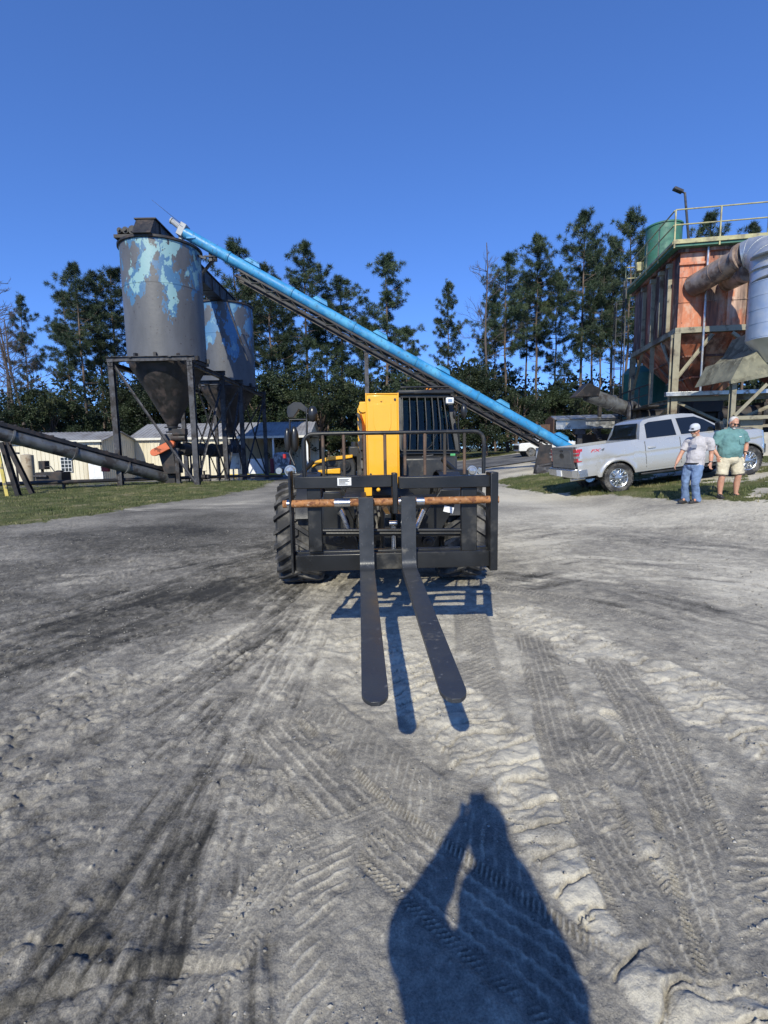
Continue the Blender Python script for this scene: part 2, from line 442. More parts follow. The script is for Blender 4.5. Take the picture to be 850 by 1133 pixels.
def grass_mask(x, y):
    """1 on the verges, 0 on the dirt"""
    n = .9*fbm(x*.35, y*.35, 4, 301) + .35*fbm(x*1.9, y*1.9, 3, 302)
    # left verge: from the camera's left out to the pipe, narrowing to the right
    e0 = pathcoords(x, y, gp((-900, 660), (0, 583), (110, 570), (250, 548), (318, 535), (345, 527), (480, 512)))[1]
    left = smooth(-.35, .35, e0 + n*.6)*(1-smooth(27, 29, y+n))*(1-smooth(-5.6, -3.6, x+.12*(y-16)))
    # right verge in front of the plant, behind the lane by the pickup
    e1 = pathcoords(x, y, gp((556, 536), (600, 546), (650, 549), (700, 552), (900, 560), (1500, 575)))[1]
    right = smooth(-.3, .3, e1 + n*.5)*smooth(1.6, 2.6, x)*(1-smooth(22.5, 24, y+n+.0*x))
    right = right*(1-.75*smooth(.0, .35, n)*smooth(5, 8, x)*(1-smooth(17, 19, y)))
    far = smooth(47, 52, y+2*n)
    return np.clip(np.maximum(np.maximum(left, right), far), 0, 1)

def build_ground():
    # rows get wider apart with distance, the sheet reaches the horizon
    ys = [-30, -20, -12, -7, -4, -2.2, -1.2, -.5, 0, .4, .75]
    y = .95; st = .0042
    while y < 1200:
        ys.append(y); y += max(st, .0025*y**1.55 if y < 40 else .3*(y/40)**2*2.2*1.0) if y > 3.2 else max(st, .0042*(y/1.1)**1.1)
    ys = np.array(ys)
    NC = 1150
    t = np.linspace(-1, 1, NC)
    xw = .95*np.abs(ys)+1.3
    tt = t
    X = tt[None, :]*xw[:, None]; Y = np.repeat(ys[:, None], NC, 1)
    # outer skirts so that the sheet is wide near the camera too
    ext = np.array([1.25, 1.8, 3, 6, 14, 40])
    X = np.concatenate([-(xw[:, None]*1 + (ext[::-1]-1)[None, :]*np.minimum(xw[:, None]+8, 60)), X, (xw[:, None] + (ext-1)[None, :]*np.minimum(xw[:, None]+8, 60))], 1)
    Y = np.repeat(ys[:, None], X.shape[1], 1)
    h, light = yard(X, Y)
    g = grass_mask(X, Y)
    out = smooth(0, 1, (np.abs(X)/xw[:, None]-1)/.2) + smooth(.2, -.8, Y); out = np.clip(out, 0, 1)
    h = h*(1-out); light = light*(1-out) + out*(.5+.0*X)
    det = 1-smooth(25, 60, Y)
    Z = terrain(X, Y) + h*det*(1-.8*g) + g*.04*fbm(X*1.5, Y*1.5, 3, 401)*det + g*.05*(1-smooth(30, 50, Y))
    nr, nc = X.shape
    me = bpy.data.meshes.new('ground')
    co = np.stack([X, Y, Z], -1).reshape(-1, 3).astype(np.float32)
    idx = np.arange(nr*nc).reshape(nr, nc)
    q = np.stack([idx[:-1, :-1], idx[:-1, 1:], idx[1:, 1:], idx[1:, :-1]], -1).reshape(-1, 4).astype(np.int32)
    me.vertices.add(len(co)); me.vertices.foreach_set('co', co.ravel())
    me.loops.add(q.size); me.loops.foreach_set('vertex_index', q.ravel())
    me.polygons.add(len(q)); me.polygons.foreach_set('loop_start', np.arange(0, q.size, 4, dtype=np.int32))
    me.polygons.foreach_set('use_smooth', np.ones(len(q), bool))
    me.update(); me.validate()
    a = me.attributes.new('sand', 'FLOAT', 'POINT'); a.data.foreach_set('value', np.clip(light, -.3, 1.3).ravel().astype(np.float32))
    a = me.attributes.new('grass', 'FLOAT', 'POINT'); a.data.foreach_set('value', g.ravel().astype(np.float32))
    m = bpy.data.materials.new('dirt_yard'); N, L, B = nodes(m)
    geo = N.new('ShaderNodeNewGeometry')
    at = N.new('ShaderNodeAttribute'); at.attribute_name = 'sand'
    ag = N.new('ShaderNodeAttribute'); ag.attribute_name = 'grass'
    def noise(sc, det=6, rg=.6, w=0):
        n = N.new('ShaderNodeTexNoise'); n.inputs['Scale'].default_value = sc; n.inputs['Detail'].default_value = det
        n.inputs['Roughness'].default_value = rg; L.new(geo.outputs['Position'], n.inputs['Vector'])
        if w: n.noise_dimensions = '4D'; n.inputs['W'].default_value = w
        return n.outputs[0]
    def math_(op, a_, b_):
        n = N.new('ShaderNodeMath'); n.operation = op
        for i, v in enumerate((a_, b_)):
            if isinstance(v, (int, float)): n.inputs[i].default_value = v
            else: L.new(v, n.inputs[i])
        return n.outputs[0]
    n1 = noise(22, 8, .7); n2 = noise(140, 4, .7, 2); n3 = noise(2.2, 5, .6, 4)
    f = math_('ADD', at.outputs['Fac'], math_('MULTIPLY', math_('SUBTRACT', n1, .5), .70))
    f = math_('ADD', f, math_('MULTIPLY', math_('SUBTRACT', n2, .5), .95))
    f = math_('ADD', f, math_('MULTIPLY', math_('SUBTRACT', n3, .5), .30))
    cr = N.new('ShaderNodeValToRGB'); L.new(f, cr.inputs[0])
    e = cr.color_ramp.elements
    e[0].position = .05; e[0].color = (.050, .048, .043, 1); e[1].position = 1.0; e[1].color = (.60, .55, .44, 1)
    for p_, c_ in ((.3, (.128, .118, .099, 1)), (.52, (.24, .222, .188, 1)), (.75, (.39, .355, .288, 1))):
        k = e.new(p_); k.color = c_
    # verge: green and straw coloured short growth over soil
    gn = noise(1.3, 6, .65, 7); gn2 = noise(30, 4, .7, 9)
    gr = N.new('ShaderNodeValToRGB'); L.new(math_('ADD', math_('MULTIPLY', gn, .6), math_('MULTIPLY', gn2, .4)), gr.inputs[0])
    ge = gr.color_ramp.elements
    ge[0].position = .36; ge[0].color = (.035, .05, .015, 1); ge[1].position = .64; ge[1].color = (.26, .22, .13, 1)
    k = ge.new(.5); k.color = (.09, .10, .035, 1)
    gm = math_('ADD', ag.outputs['Fac'], math_('MULTIPLY', math_('SUBTRACT', noise(9, 5, .7, 11), .5), 1.0))
    mr = N.new('ShaderNodeMapRange'); mr.inputs[1].default_value = .4; mr.inputs[2].default_value = .6; L.new(gm, mr.inputs[0])
    mx = N.new('ShaderNodeMix'); mx.data_type = 'RGBA'
    L.new(mr.outputs[0], mx.inputs[0]); L.new(cr.outputs[0], mx.inputs[6]); L.new(gr.outputs[0], mx.inputs[7])
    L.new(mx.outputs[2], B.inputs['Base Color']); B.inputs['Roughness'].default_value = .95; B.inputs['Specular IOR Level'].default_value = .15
    b1 = N.new('ShaderNodeBump'); b1.inputs['Strength'].default_value = 1.0; b1.inputs['Distance'].default_value = .006
    L.new(noise(120, 8, .8, 3), b1.inputs['Height'])
    b2 = N.new('ShaderNodeBump'); b2.inputs['Strength'].default_value = .7; b2.inputs['Distance'].default_value = .022
    L.new(noise(17, 6, .65, 6), b2.inputs['Height']); L.new(b1.outputs[0], b2.inputs['Normal'])
    L.new(b2.outputs[0], B.inputs['Normal'])
    me.materials.append(m)
    o = bpy.data.objects.new('ground', me); COL.objects.link(o); o['kind'] = 'structure'
    print('ground verts', len(co), nr, nc)
build_ground()

def scatter_stones():
    """loose grit and small clods lying on the dirt, nobody could count them"""
    rs = np.random.RandomState(21); n = 9000
    y = .9+rs.rand(n)**1.6*9; x = (rs.rand(n)*2-1)*(y*.8+.7)
    k = fbm(x*.9, y*.9, 3, 901)+.25*rs.rand(n) > .02; x, y = x[k], y[k]; n = len(x)
    h, l = yard(x, y); z = terrain(x, y)+h
    base = np.array([(1,0,0),(-1,0,0),(0,1,0),(0,-1,0),(0,0,.8),(0,0,-.8),(.6,.6,.5),(-.6,.6,.5),(.6,-.6,.5),(-.6,-.6,.5)])
    import itertools
    o6 = [[4,6,0],[4,2,6],[6,2,0],[4,7,2],[4,1,7],[7,1,2],[4,8,0],[4,3,8],[8,3,0],[4,9,3],[4,1,9],[9,1,3],[5,0,2],[5,2,1],[5,1,3],[5,3,0]]
    r = (.0022+.006*rs.rand(n)**4+.0016*(y/3))*(1+.0*y)
    V = base[None]*(1+.35*rs.normal(size=(n, 10, 1)).clip(-1, 1))*r[:, None, None]*np.array([1, 1, .7])
    a = rs.rand(n)*6.28; ca, sa = np.cos(a)[:, None], np.sin(a)[:, None]
    X = V[:, :, 0]*ca-V[:, :, 1]*sa+x[:, None]; Y = V[:, :, 0]*sa+V[:, :, 1]*ca+y[:, None]; Z = V[:, :, 2]+z[:, None]+r[:, None]*.3
    co = np.stack([X, Y, Z], -1).reshape(-1, 3).astype(np.float32); F = (np.array(o6)[None]+np.arange(n)[:, None, None]*10).reshape(-1, 3).astype(np.int32)
    me = bpy.data.meshes.new('gravel'); me.vertices.add(len(co)); me.vertices.foreach_set('co', co.ravel()); me.loops.add(F.size); me.loops.foreach_set('vertex_index', F.ravel())
    me.polygons.add(len(F)); me.polygons.foreach_set('loop_start', np.arange(0, F.size, 3, dtype=np.int32)); me.update()
    me.materials.append(mat('grit', (.33, .31, .27), .9, 0, .5, 3)); o = bpy.data.objects.new('gravel', me); COL.objects.link(o); tag(o, 'loose pale grit and crumbs scattered over the dirt', 'gravel', kind='stuff')
scatter_stones()
# ------------------------------------------------------------------ shared materials
M_black = mat('black_paint', (.013, .0135, .014), .36, 0, .2, 4, .04, 60, dirt=(.075,.07,.06), dirt_amt=.15, dirt_scale=4, dirt_soft=.25)
M_dark = mat('dark_grey_paint', (.026, .027, .029), .42, 0, .2, 4, .04, 60, dirt=(.10,.095,.085), dirt_amt=.15, dirt_scale=5, dirt_soft=.3)
M_fork = mat('fork_steel', (.040, .043, .048), .38, .1, .15, 9, .06, 90, dirt=(.17,.155,.13), dirt_amt=.10, dirt_scale=7, dirt_soft=.15, dirt2=(.14,.14,.145), dirt2_amt=.10, dirt2_scale=30)
M_yellow = mat('yellow_paint', (.84, .42, .022), .32, 0, .05, 3, .02, 40, coat=.4)
M_rubber = mat('rubber', (.022, .022, .023), .8, 0, .25, 8, .15, 60, dirt=(.16,.15,.135), dirt_amt=.38, dirt_scale=5, dirt_soft=.3)
M_plastic = mat('black_plastic', (.02, .021, .023), .35, 0, .1, 5, .03, 80)
M_chrome = mat('bright_steel', (.62, .62, .62), .25, 1, .1, 6, .03, 60)
M_steel = mat('galvanised_steel', (.50, .51, .52), .38, .9, .15, 5, .05, 30, dirt=(.22,.2,.18), dirt_amt=.25, dirt_soft=.2)
M_rustbar = mat('rusty_bar', (.33, .145, .05), .65, .1, .3, 20, .2, 70, dirt=(.50,.34,.22), dirt_amt=.22, dirt_scale=38, dirt_soft=.12, dirt2=(.16,.06,.025), dirt2_amt=.35, dirt2_scale=30)
M_brownbar = mat('oxide_bar', (.13, .08, .05), .45, .1, .25, 8, .1, 60, dirt=(.04,.035,.03), dirt_amt=.4)
M_white = mat('white_sticker', (.78, .78, .76), .5, 0, .04)
M_ink = mat('dark_ink', (.05, .05, .06), .6)
M_silver = mat('silver_trim', (.50, .51, .52), .25, .9, .05)
M_lens = mat('clear_lens', (.42, .43, .43), .12, .6, .15, 30)
M_amber = mat('amber_lens', (.75, .26, .03), .2, 0, .05)
M_redlens = mat('red_lens', (.42, .015, .012), .18, 0, .1, coat=.6)
def glass_mat(name, tint, refl=.9):
    m = bpy.data.materials.new(name); N, L, B = nodes(m); N.remove(B)
    out = N['Material Output']
    t = N.new('ShaderNodeBsdfTransparent'); t.inputs[0].default_value = (*tint, 1)
    g = N.new('ShaderNodeBsdfGlossy'); g.inputs['Roughness'].default_value = .02; g.inputs[0].default_value = (refl, refl, refl*.85, 1)
    f = N.new('ShaderNodeFresnel'); f.inputs[0].default_value = 1.5
    a = N.new('ShaderNodeMath'); a.operation = 'ADD'; a.inputs[1].default_value = .05; L.new(f.outputs[0], a.inputs[0])
    x = N.new('ShaderNodeMixShader'); L.new(a.outputs[0], x.inputs[0]); L.new(t.outputs[0], x.inputs[1]); L.new(g.outputs[0], x.inputs[2])
    L.new(x.outputs[0], out.inputs[0]); return m
M_glass = glass_mat('cab_glass', (.50, .60, .58), .35)
M_tint = glass_mat('tinted_glass', (.04, .045, .05), .8)

def local_at(M, px, py, yl):
    inv = M.inverted(); o = inv @ CP; d = inv.to_3x3() @ ray(px, py)
    return o + d*((yl-o.y)/d.y)

# ------------------------------------------------------------------ telehandler
TM = Matrix.Translation((-.05, 6.0, 0)) @ Matrix.Rotation(R(2.7), 4, 'Z')
def q5(u, v, yl): return local_at(TM, 290+u/3.036, 400+v/3.036, yl)
tele = thing('telehandler', 'black and yellow telescopic forklift with long forks low over the dirt', 'telehandler', (-.05, 6.0, 0), (0, 0, R(2.7)), world=False)

def lugged_tyre(Rr, hw, rim, c, nl=22, ax=(1,0,0)):
    mb = MB(); c = Vector(c)
    ri = Rr-.045
    mb.lathe([(rim-.01, -hw*.72), (rim+.03, -hw*.86), (rim+(ri-rim)*.5, -hw*1.02), (ri-.04, -hw*.98), (ri, -hw*.86), (ri+.012, 0), (ri, hw*.86), (ri-.04, hw*.98), (rim+(ri-rim)*.5, hw*1.02), (rim+.03, hw*.86), (rim-.01, hw*.72)], 48, c, ax)
    q = Vector((0,0,1)).rotation_difference(Vector(ax))
    for s in (-1, 1):
        for k in range(nl):
            a0 = 2*math.pi*(k+(.5 if s > 0 else 0))/nl
            rings = []
            for t, r0, r1 in ((0, ri-.01, Rr), (.35, ri-.01, Rr+.004), (.8, ri-.02, Rr), (1, ri-.06, Rr-.02), (1.02, rim+(ri-rim)*.55, rim+(ri-rim)*.62)):
                x = s*(-.02 + t*(hw+.03)); a = a0 + min(t, 1)*.30; dl = .062-.012*t
                ring = []
                for rr, aa in ((r0, a-dl), (r0, a+dl), (r1, a+dl*.72), (r1, a-dl*.72)):
                    ring.append(c + q @ Vector((rr*math.cos(aa), rr*math.sin(aa), x)))
                rings.append(ring)
            mb.loft(rings)
    return mb
def tele_wheel(x, y, out):
    r = MB(); c = (x, y, .60)
    r.lathe([(.02, out*.05), (.10, out*.06), (.13, out*.02), (.27, out*.0), (.30, out*.14), (.32, out*.16), (.32, -out*.16), (.30, -out*.14)], 28, c, (1,0,0), (True, True))
    for k in range(10):
        a = k*math.pi/5; r.tube((x+out*.0, y+.19*math.cos(a), .60+.19*math.sin(a)), (x+out*.03, y+.19*math.cos(a), .60+.19*math.sin(a)), .014, n=6)
    w_ = mesh_obj('wheel', r, M_dark, tele, True)
    mesh_obj('tyre', lugged_tyre(.592, .235, .31, c), M_rubber, w_, True)
for x, y in ((-.93, 0), (.93, 0), (-.93, 3.0), (.93, 3.0)):
    tele_wheel(x, y, -1 if x < 0 else 1)

# chassis
mb = MB(); mb.bb((-.42, -.35, .52), (.42, 4.1, 1.02)); mb.bb((-.30, -.75, .60), (.30, -.352, .98))
mb.bb((-.50, 1.2, .62), (.50, 3.6, 1.15)); mb.bb((-.85, 1.0, .45), (-.43, 2.3, 1.0))
mb.tube((-.72, 0, .60), (.72, 0, .60), .11); mb.tube((-.72, 3.0, .60), (.72, 3.0, .60), .11); mb.ell((0, 0, .6), (.22, .22, .22))
for s in (-1, 1):
    mb.bb((s*.45, -.28, .42), (s*.68, .25, .80))
    mb.tube((s*.30, -.30, .48), (s*.66, -.22, .55), .035)
mesh_obj('chassis', mb, M_black, tele, True, bevel=.012)
for s in (-1, 1):
    mb = MB(); rings = []
    for k in range(9):
        a = R(20+k*17.5); rr = .70
        p = lambda x, r_: (x, -r_*math.cos(a), .60+r_*math.sin(a))
        rings.append([p(s*.68, rr), p(s*.92, rr), p(s*.93, rr-.05), p(s*.915, rr-.05), p(s*.91, rr-.015), p(s*.68, rr-.015)])
    mb.loft(rings); mesh_obj('mudguard', mb, M_plastic, tele, True)

# boom: outer section, inner section, tall yellow nose
yb = -1.15
a = q5(349, 110, yb); b = q5(461, 412, yb)
mb = MB(); x0, x1, zt, zb = a.x, b.x, a.z, b.z
mb.bb((x0, yb, zb), (x1, yb+.75, zt))
mb.bb((x0+.015, yb+.7, zt-.58), (x1-.015, 3.6, zt-.02))
boom = mesh_obj('boom', mb, M_yellow, tele, True, bevel=.016)
mb = MB(); mb.bb((x0-.045, yb+1.25, zt-.66), (x1+.045, 3.9, zt+.03)); mb.bb((x0-.06, yb+1.2, zt-.68), (x1+.06, yb+1.3, zt+.045))
mb.bb((x0-.085, yb+.9, zt-.50), (x0-.05, yb+1.22, zt-.05))
mesh_obj('outer_section', mb, M_yellow, boom, True, bevel=.012)
# raised shield plate pressed in the nose, bolts, bottom tongue
def arc(cx, cy, rx, ry, a0, a1, n): return [(cx+rx*math.cos(R(a0+(a1-a0)*i/n)), cy+ry*math.sin(R(a0+(a1-a0)*i/n))) for i in range(n+1)]
cx = (x0+x1)/2; hw = (x1-x0)/2
mb = MB(); pl = [(cx-hw*.55, zt-.09), (cx-hw*.55, zt-.26)] + arc(cx, zt-.27, hw*.55, .11, 180, 360, 10) + [(cx+hw*.55, zt-.09)]
mb.prism(pl, (0, yb, 0), (1,0,0), (0,0,1), (0,-.006,0))
mb.bb((x0-.006, yb-.004, zb), (x0+.006, yb+.01, zt+.012)); mb.bb((x1-.006, yb-.004, zb), (x1+.006, yb+.01, zt+.012)); mb.bb((x0+.007, yb-.004, zt-.004), (x1-.007, yb+.02, zt+.008))
mb.tube((cx-.01, yb-.012, zt-.06), (cx-.01, yb, zt-.06), .010); mb.tube((x0+.05, yb-.01, zb+.04), (x0+.05, yb, zb+.04), .012); mb.tube((x1-.05, yb-.01, zb+.04), (x1-.05, yb, zb+.04), .012)
mb.tube((x0-.03, yb+.05, zt-.12), (x0-.03, yb+.25, zt-.12), .045)
mesh_obj('nose_plate', mb, M_yellow, boom, True, bevel=.003)
for zz in (zt-.05, zb+.10):
    for xx in (x0+.03, x1-.03): mb = MB(); mb.tube((xx, yb-.012, zz), (xx, yb, zz), .011, n=6); mesh_obj('bolt', mb, M_dark, boom, True)
mb = MB(); p = q5(344, 425, yb); p2 = q5(370, 452, yb); mb.bb((p.x, yb+.02, p2.z), (p2.x, yb+.12, zb-.002)); k = q5(391, 431, yb); mb.ell(k, (.02, .02, .02))
mesh_obj('boom_tongue', mb, M_yellow, boom, True, bevel=.004)
mb = MB()
for zz in (zt-.12, zt-.2, zt-.3, zt-.42):
    mb.path([(x0-.06, yb+1.1, zz), (x0-.08, yb+.6, zz-.02), (x0-.055, yb+.2, zz-.12), (x0-.05, yb+.1, zz-.4)], .013, 8)
mb.bb((x0-.10, yb+.35, zb+.02), (x0-.012, yb+.5, zb+.30))
mesh_obj('hose_bundle', mb, M_rubber, boom, True)

# lower boom head and lift linkage, dark
mb = MB()
def plate(pts, yl, th): 
    P3 = [q5(u, v, yl) for u, v in pts]
    mb.prism([(p.x, p.z) for p in P3], (0, yl, 0), (1,0,0), (0,0,1), (0, th, 0))
plate([(205,440),(262,440),(322,560),(322,640),(205,612)], -1.45, .06)
plate([(600,430),(668,430),(640,500),(560,640),(520,640),(520,560)], -1.45, .06)
plate([(330,455),(352,455),(352,640),(330,640)], -1.8, .5)
plate([(412,512),(434,512),(434,650),(412,650)], -2.1, .75)
plate([(450,512),(470,512),(470,650),(450,650)], -2.1, .75)
plate([(370,470),(470,470),(470,520),(370,520)], -1.3, .3)
for u, v in ((260, 590), (557, 603)):
    c = q5(u, v, -1.45); mb.tube(c, c+Vector((0, -.05, 0)), .055, n=20); mb.tube(c+Vector((0,-.05,0)), c+Vector((0,-.07,0)), .028, n=6)
mb.bb((-.62, -.9, .66), (.60, -.75, 1.08))
mesh_obj('boom_head', mb, M_black, tele, True, bevel=.006)
mb = MB(); c0 = q5(441, 552, -2.2); c1 = q5(443, 645, -2.2); mb.tube(c0, c1, .016); mb.tube(c0+Vector((-.03,0,.02)), c0+Vector((.03,0,.02)), .02)
mesh_obj('tilt_cylinder', mb, M_chrome, tele, True)
mb = MB()
random.seed(5)
for s, u0 in ((1, 255), (-1, 548)):
    for j in range(6):
        pts = []
        for i in range(8):
            t = i/7; c = q5(u0+s*(t*42+j*5)+8*math.sin(t*5+j), 500+t*(75+j*6)+8*math.cos(j*3+t*4), -1.62+.05*j)
            pts.append(c)
        mb.path(pts, .011+.003*(j % 3), 8)
for u, v0, v1 in ((310, 470, 560), (322, 480, 600), (388, 480, 560), (400, 490, 640), (380, 500, 620)):
    mb.path([q5(u, v0, -1.3), q5(u+6, (v0+v1)/2, -1.45), q5(u-3, v1, -1.3)], .012, 8)
mesh_obj('hydraulic_hose', mb, M_rubber, tele, True)
for s, u0 in ((1, 262), (-1, 545)):
    mb = MB()
    for i in range(12):
        c = q5(u0+s*i*2.2, 500+i*5.2, -1.66); mb.tube(c, c+Vector((s*.014, 0, -.012)), .02, n=10)
    mesh_obj('coil_guard', mb, M_chrome, tele, True)

# carriage
yc = -2.35; W = 3.036
carm = MB()
def rect(m, u0, v0, u1, v1, yl, th):
    a = q5(u0, v0, yl); b = q5(u1, v1, yl); m.bb((a.x, yl, b.z), (b.x, yl+th, a.z))
rect(carm, 106, 388, 437, 422, yc, .09); rect(carm, 459, 388, 768, 422, yc, .09)
rect(carm, 112, 652, 766, 688, yc, .10)
rect(carm, 112, 640, 766, 651, yc+.06, .06)
rect(carm, 86, 370, 108, 716, yc-.03, .15); rect(carm, 769, 372, 792, 702, yc-.03, .15)
rect(carm, 150, 423, 204, 640, yc+.03, .05); rect(carm, 670, 423, 722, 640, yc+.03, .05)
rect(carm, 438, 375, 457, 512, yc-.05, .14)
carm.add([], [])
carriage = mesh_obj('carriage', carm, M_black, tele, True, bevel=.006)
mb = MB(); a = q5(205, 568, yc+.05); b = q5(668, 566, yc+.05); mb.tube(a, b, .014)
a = q5(205, 578, yc+.15); b = q5(668, 578, yc+.15); mb.tube(a, b, .02)
mesh_obj('cross_rod', mb, M_black, carriage, True)
mb = MB(); a = q5(70, 472, yc-.0); b = q5(794, 470, yc-.0); a.z = b.z = (a.z+b.z)/2
mb.tube(a, b, .028, n=20); shaft = mesh_obj('fork_shaft', mb, M_rustbar, carriage, True)
for u0, u1 in ((243, 296), (84, 92), (458, 470), (518, 545)):
    mb = MB(); a2 = q5(u0, 471, yc); b2 = q5(u1, 471, yc); a2.z = b2.z = a.z; mb.tube(a2, b2, .0295, n=20)
    mesh_obj('shaft_collar', mb, M_chrome, carriage, True)
# load backrest
mb = MB(); br = .0115
zb0 = q5(300, 385, yc+.04).z; ztp = q5(300, 241, yc+.04).z
xs = [q5(u, 300, yc+.04).x for u in (140, 205, 275, 345, 413, 480, 547, 614, 680, 745)]
rr = .07
pts = [(xs[0], yc+.04, zb0), (xs[0], yc+.04, ztp-rr)]
for i in range(1, 6): t = R(90*i/6); pts.append((xs[0]+rr-rr*math.cos(t), yc+.04, ztp-rr+rr*math.sin(t)))
pts += [(xs[0]+rr, yc+.04, ztp), (xs[-1]-rr, yc+.04, ztp)]
for i in range(1, 6): t = R(90-90*i/6); pts.append((xs[-1]-rr+rr*math.cos(t), yc+.04, ztp-rr+rr*math.sin(t)))
pts += [(xs[-1], yc+.04, ztp-rr), (xs[-1], yc+.04, zb0)]
mb.path(pts, .0145, 12)
back = mesh_obj('load_backrest', mb, M_black, carriage, True)
mb = MB()
for x in xs[1:-1]: mb.tube((x, yc+.04, zb0), (x, yc+.04, ztp-.01), br, n=10)
mesh_obj('backrest_bars', mb, M_brownbar, carriage, True)
# forks: one mesh each, shank bent into a long tapering blade
def fork(u0, u1, utip, vtop):
    xc_ = (q5(u0, 560, yc-.06).x+q5(u1, 560, yc-.06).x)/2; hw = .052
    yt = yc-.085; ztop = q5(350, vtop, yt).z; zh = q5(350, 712, yt).z
    tip = None
    L = 1.72; prof = []
    # side profile (y, z) outer then inner, from the top of the shank to the tip
    th = .045; r = .07; out = [(yt+th, ztop), (yt+th, zh-.02)]; inn = [(yt, ztop), (yt, zh+r*.7)]
    cyy, czz = yt-r*.55, zh+r*.55
    rings = []
    def ring(p_in, p_out, h): return [(xc_-h, *p_in), (xc_+h, *p_in), (xc_+h, *p_out), (xc_-h, *p_out)]
    rings.append(ring((yt, ztop), (yt+th, ztop), hw))
    rings.append(ring((yt, zh+.10), (yt+th, zh+.10), hw))
    for i in range(1, 6):
        t = R(90*i/6); ri, ro = .06, .06+th
        rings.append(ring((yt-ri+ri*math.cos(t), zh+.045-ri*math.sin(t)+.055), (yt-ri+ro*math.cos(t), zh+.045-ro*math.sin(t)+.055), hw))
    zs = zh+.04; n = 16; sl = .052
    for i in range(n+1):
        t = .95*i/n if i <= n-8 else None
        t = .955*i/(n-8) if i <= n-8 else .955+.045*math.sin(R(90*(i-n+8)/8))
        y = yt-.06-L*t; z = zs-sl*L*t; k = 1 if t <= .955 else math.sqrt(max(.12, 1-((t-.955)/.0455)**2))
        tt = th*(1-.62*t); rings.append(ring((y, z), (y, z-tt), hw*k*(1+.0*t)))
    m = MB(); m.loft(rings); o = mesh_obj('fork', m, M_fork, carriage, True, bevel=.005)
    m = MB(); m.tube((xc_-hw, yc, a.z), (xc_+hw, yc, a.z), .055, n=20); m.M = Matrix.Identity(4)
    return o
fork(328, 373, 411, 457); fork(468, 516, 499, 457)
mb = MB(); rect(mb, 253, 391, 300, 416, yc-.003, .002)
mesh_obj('sticker', mb, M_white, carriage, True)
mb = MB()
for k in range(5): rect(mb, 258, 395+k*4, 258+[34,30,36,22,30][k], 396.5+k*4, yc-.0045, .001)
mesh_obj('sticker_print', mb, M_ink, carriage, True)
mb = MB(); p = q5(627, 497, -1.46); mb.box(p, (.09, .002, .055), (0, .25, 0)); mesh_obj('sticker', mb, M_white, tele, True)

# cab
yf = 1.5
def c7(u, v, yl): return local_at(TM, 430+u/6.07, 400+v/6.07, yl)
fl_t = c7(80, 235, yf); fr_t = c7(405, 235, yf); fl_b = c7(80, 610, yf-.18); fr_b = c7(465, 610, yf-.18)
rl_t = Vector((fl_t.x, yf+1.35, fl_t.z)); rr_t = Vector((fr_t.x, yf+1.35, fr_t.z)); rl_b = Vector((fl_b.x, yf+1.5, fl_b.z)); rr_b = Vector((fr_b.x, yf+1.5, fr_b.z))
mb = MB()
for p, q in ((fl_t, fl_b), (fr_t, fr_b), (rl_t, rl_b), (rr_t, rr_b)): mb.beam(p, q, .07, .06, (0,1,0))
for p, q in ((fl_b, fr_b), (fr_b, rr_b), (rl_b, rr_b), (fl_t, fr_t), (fr_t, rr_t), (rl_t, rr_t), (fl_t, rl_t)): mb.beam(p, q, .06, .06)
m1 = (fr_t*.5+rr_t*.5); m2 = (fr_b*.45+rr_b*.55); mb.path([m1, (m1+m2)/2+Vector((.03,.0,0)), m2], .025, 8)
cab = mesh_obj('cab', mb, M_black, tele, True, bevel=.008)
mb = MB(); mb.bb((fl_t.x-.05, yf-.10, fl_t.z+.02), (fr_t.x+.06, yf+1.45, fl_t.z+.085)); mesh_obj('roof', mb, M_black, cab, True, bevel=.02)
mb = MB(); d = Vector((0, .008, 0))
mb.add([fl_t, fr_t, fr_b, fl_b, fl_t+d, fr_t+d, fr_b+d, fl_b+d], [[0,1,2,3],[7,6,5,4],[0,4,5,1],[1,5,6,2],[2,6,7,3],[3,7,4,0]])
mesh_obj('windscreen', mb, M_glass, cab, True)
mb = MB(); d = Vector((.008, 0, 0))
mb.add([fr_t, rr_t, rr_b, fr_b, fr_t+d, rr_t+d, rr_b+d, fr_b+d], [[0,1,2,3],[7,6,5,4],[0,4,5,1],[1,5,6,2],[2,6,7,3],[3,7,4,0]])
mesh_obj('side_window', mb, M_glass, cab, True)
mb = MB(); d = Vector((0, .008, 0))
mb.add([rl_t, rr_t, rr_b, rl_b, rl_t+d, rr_t+d, rr_b+d, rl_b+d], [[0,1,2,3],[7,6,5,4],[0,4,5,1],[1,5,6,2],[2,6,7,3],[3,7,4,0]])
mesh_obj('rear_window', mb, M_glass, cab, True)
mb = MB()     # lower body of the cab
mb.bb((fl_b.x, yf-.12, .62), (fr_b.x, yf+1.5, fl_b.z-.035))
mb.loft([[(fl_b.x-.02, yf-.12, fl_b.z-.04), (fr_b.x, yf-.12, fl_b.z-.04), (fr_b.x, yf-.12, .8), (fl_b.x-.02, yf-.12, .8)],
         [(fl_b.x, yf-.34, fl_b.z-.08), (fr_b.x-.04, yf-.34, fl_b.z-.08), (fr_b.x-.04, yf-.34, .86), (fl_b.x, yf-.34, .86)]])
mesh_obj('cab_base', mb, M_dark, cab, True, bevel=.03)
mb = MB()     # bars of the front guard, slightly bowed
for i, (u0, u1) in enumerate(((92,88),(140,142),(190,196),(245,252),(290,302),(330,352),(368,402))):
    p = c7(u0, 240, yf-.06); q = c7(u1, 600, yf-.24); m_ = (p+q)/2+Vector((.012, -.03, 0)); mb.path([p, m_, q], .0095, 6)
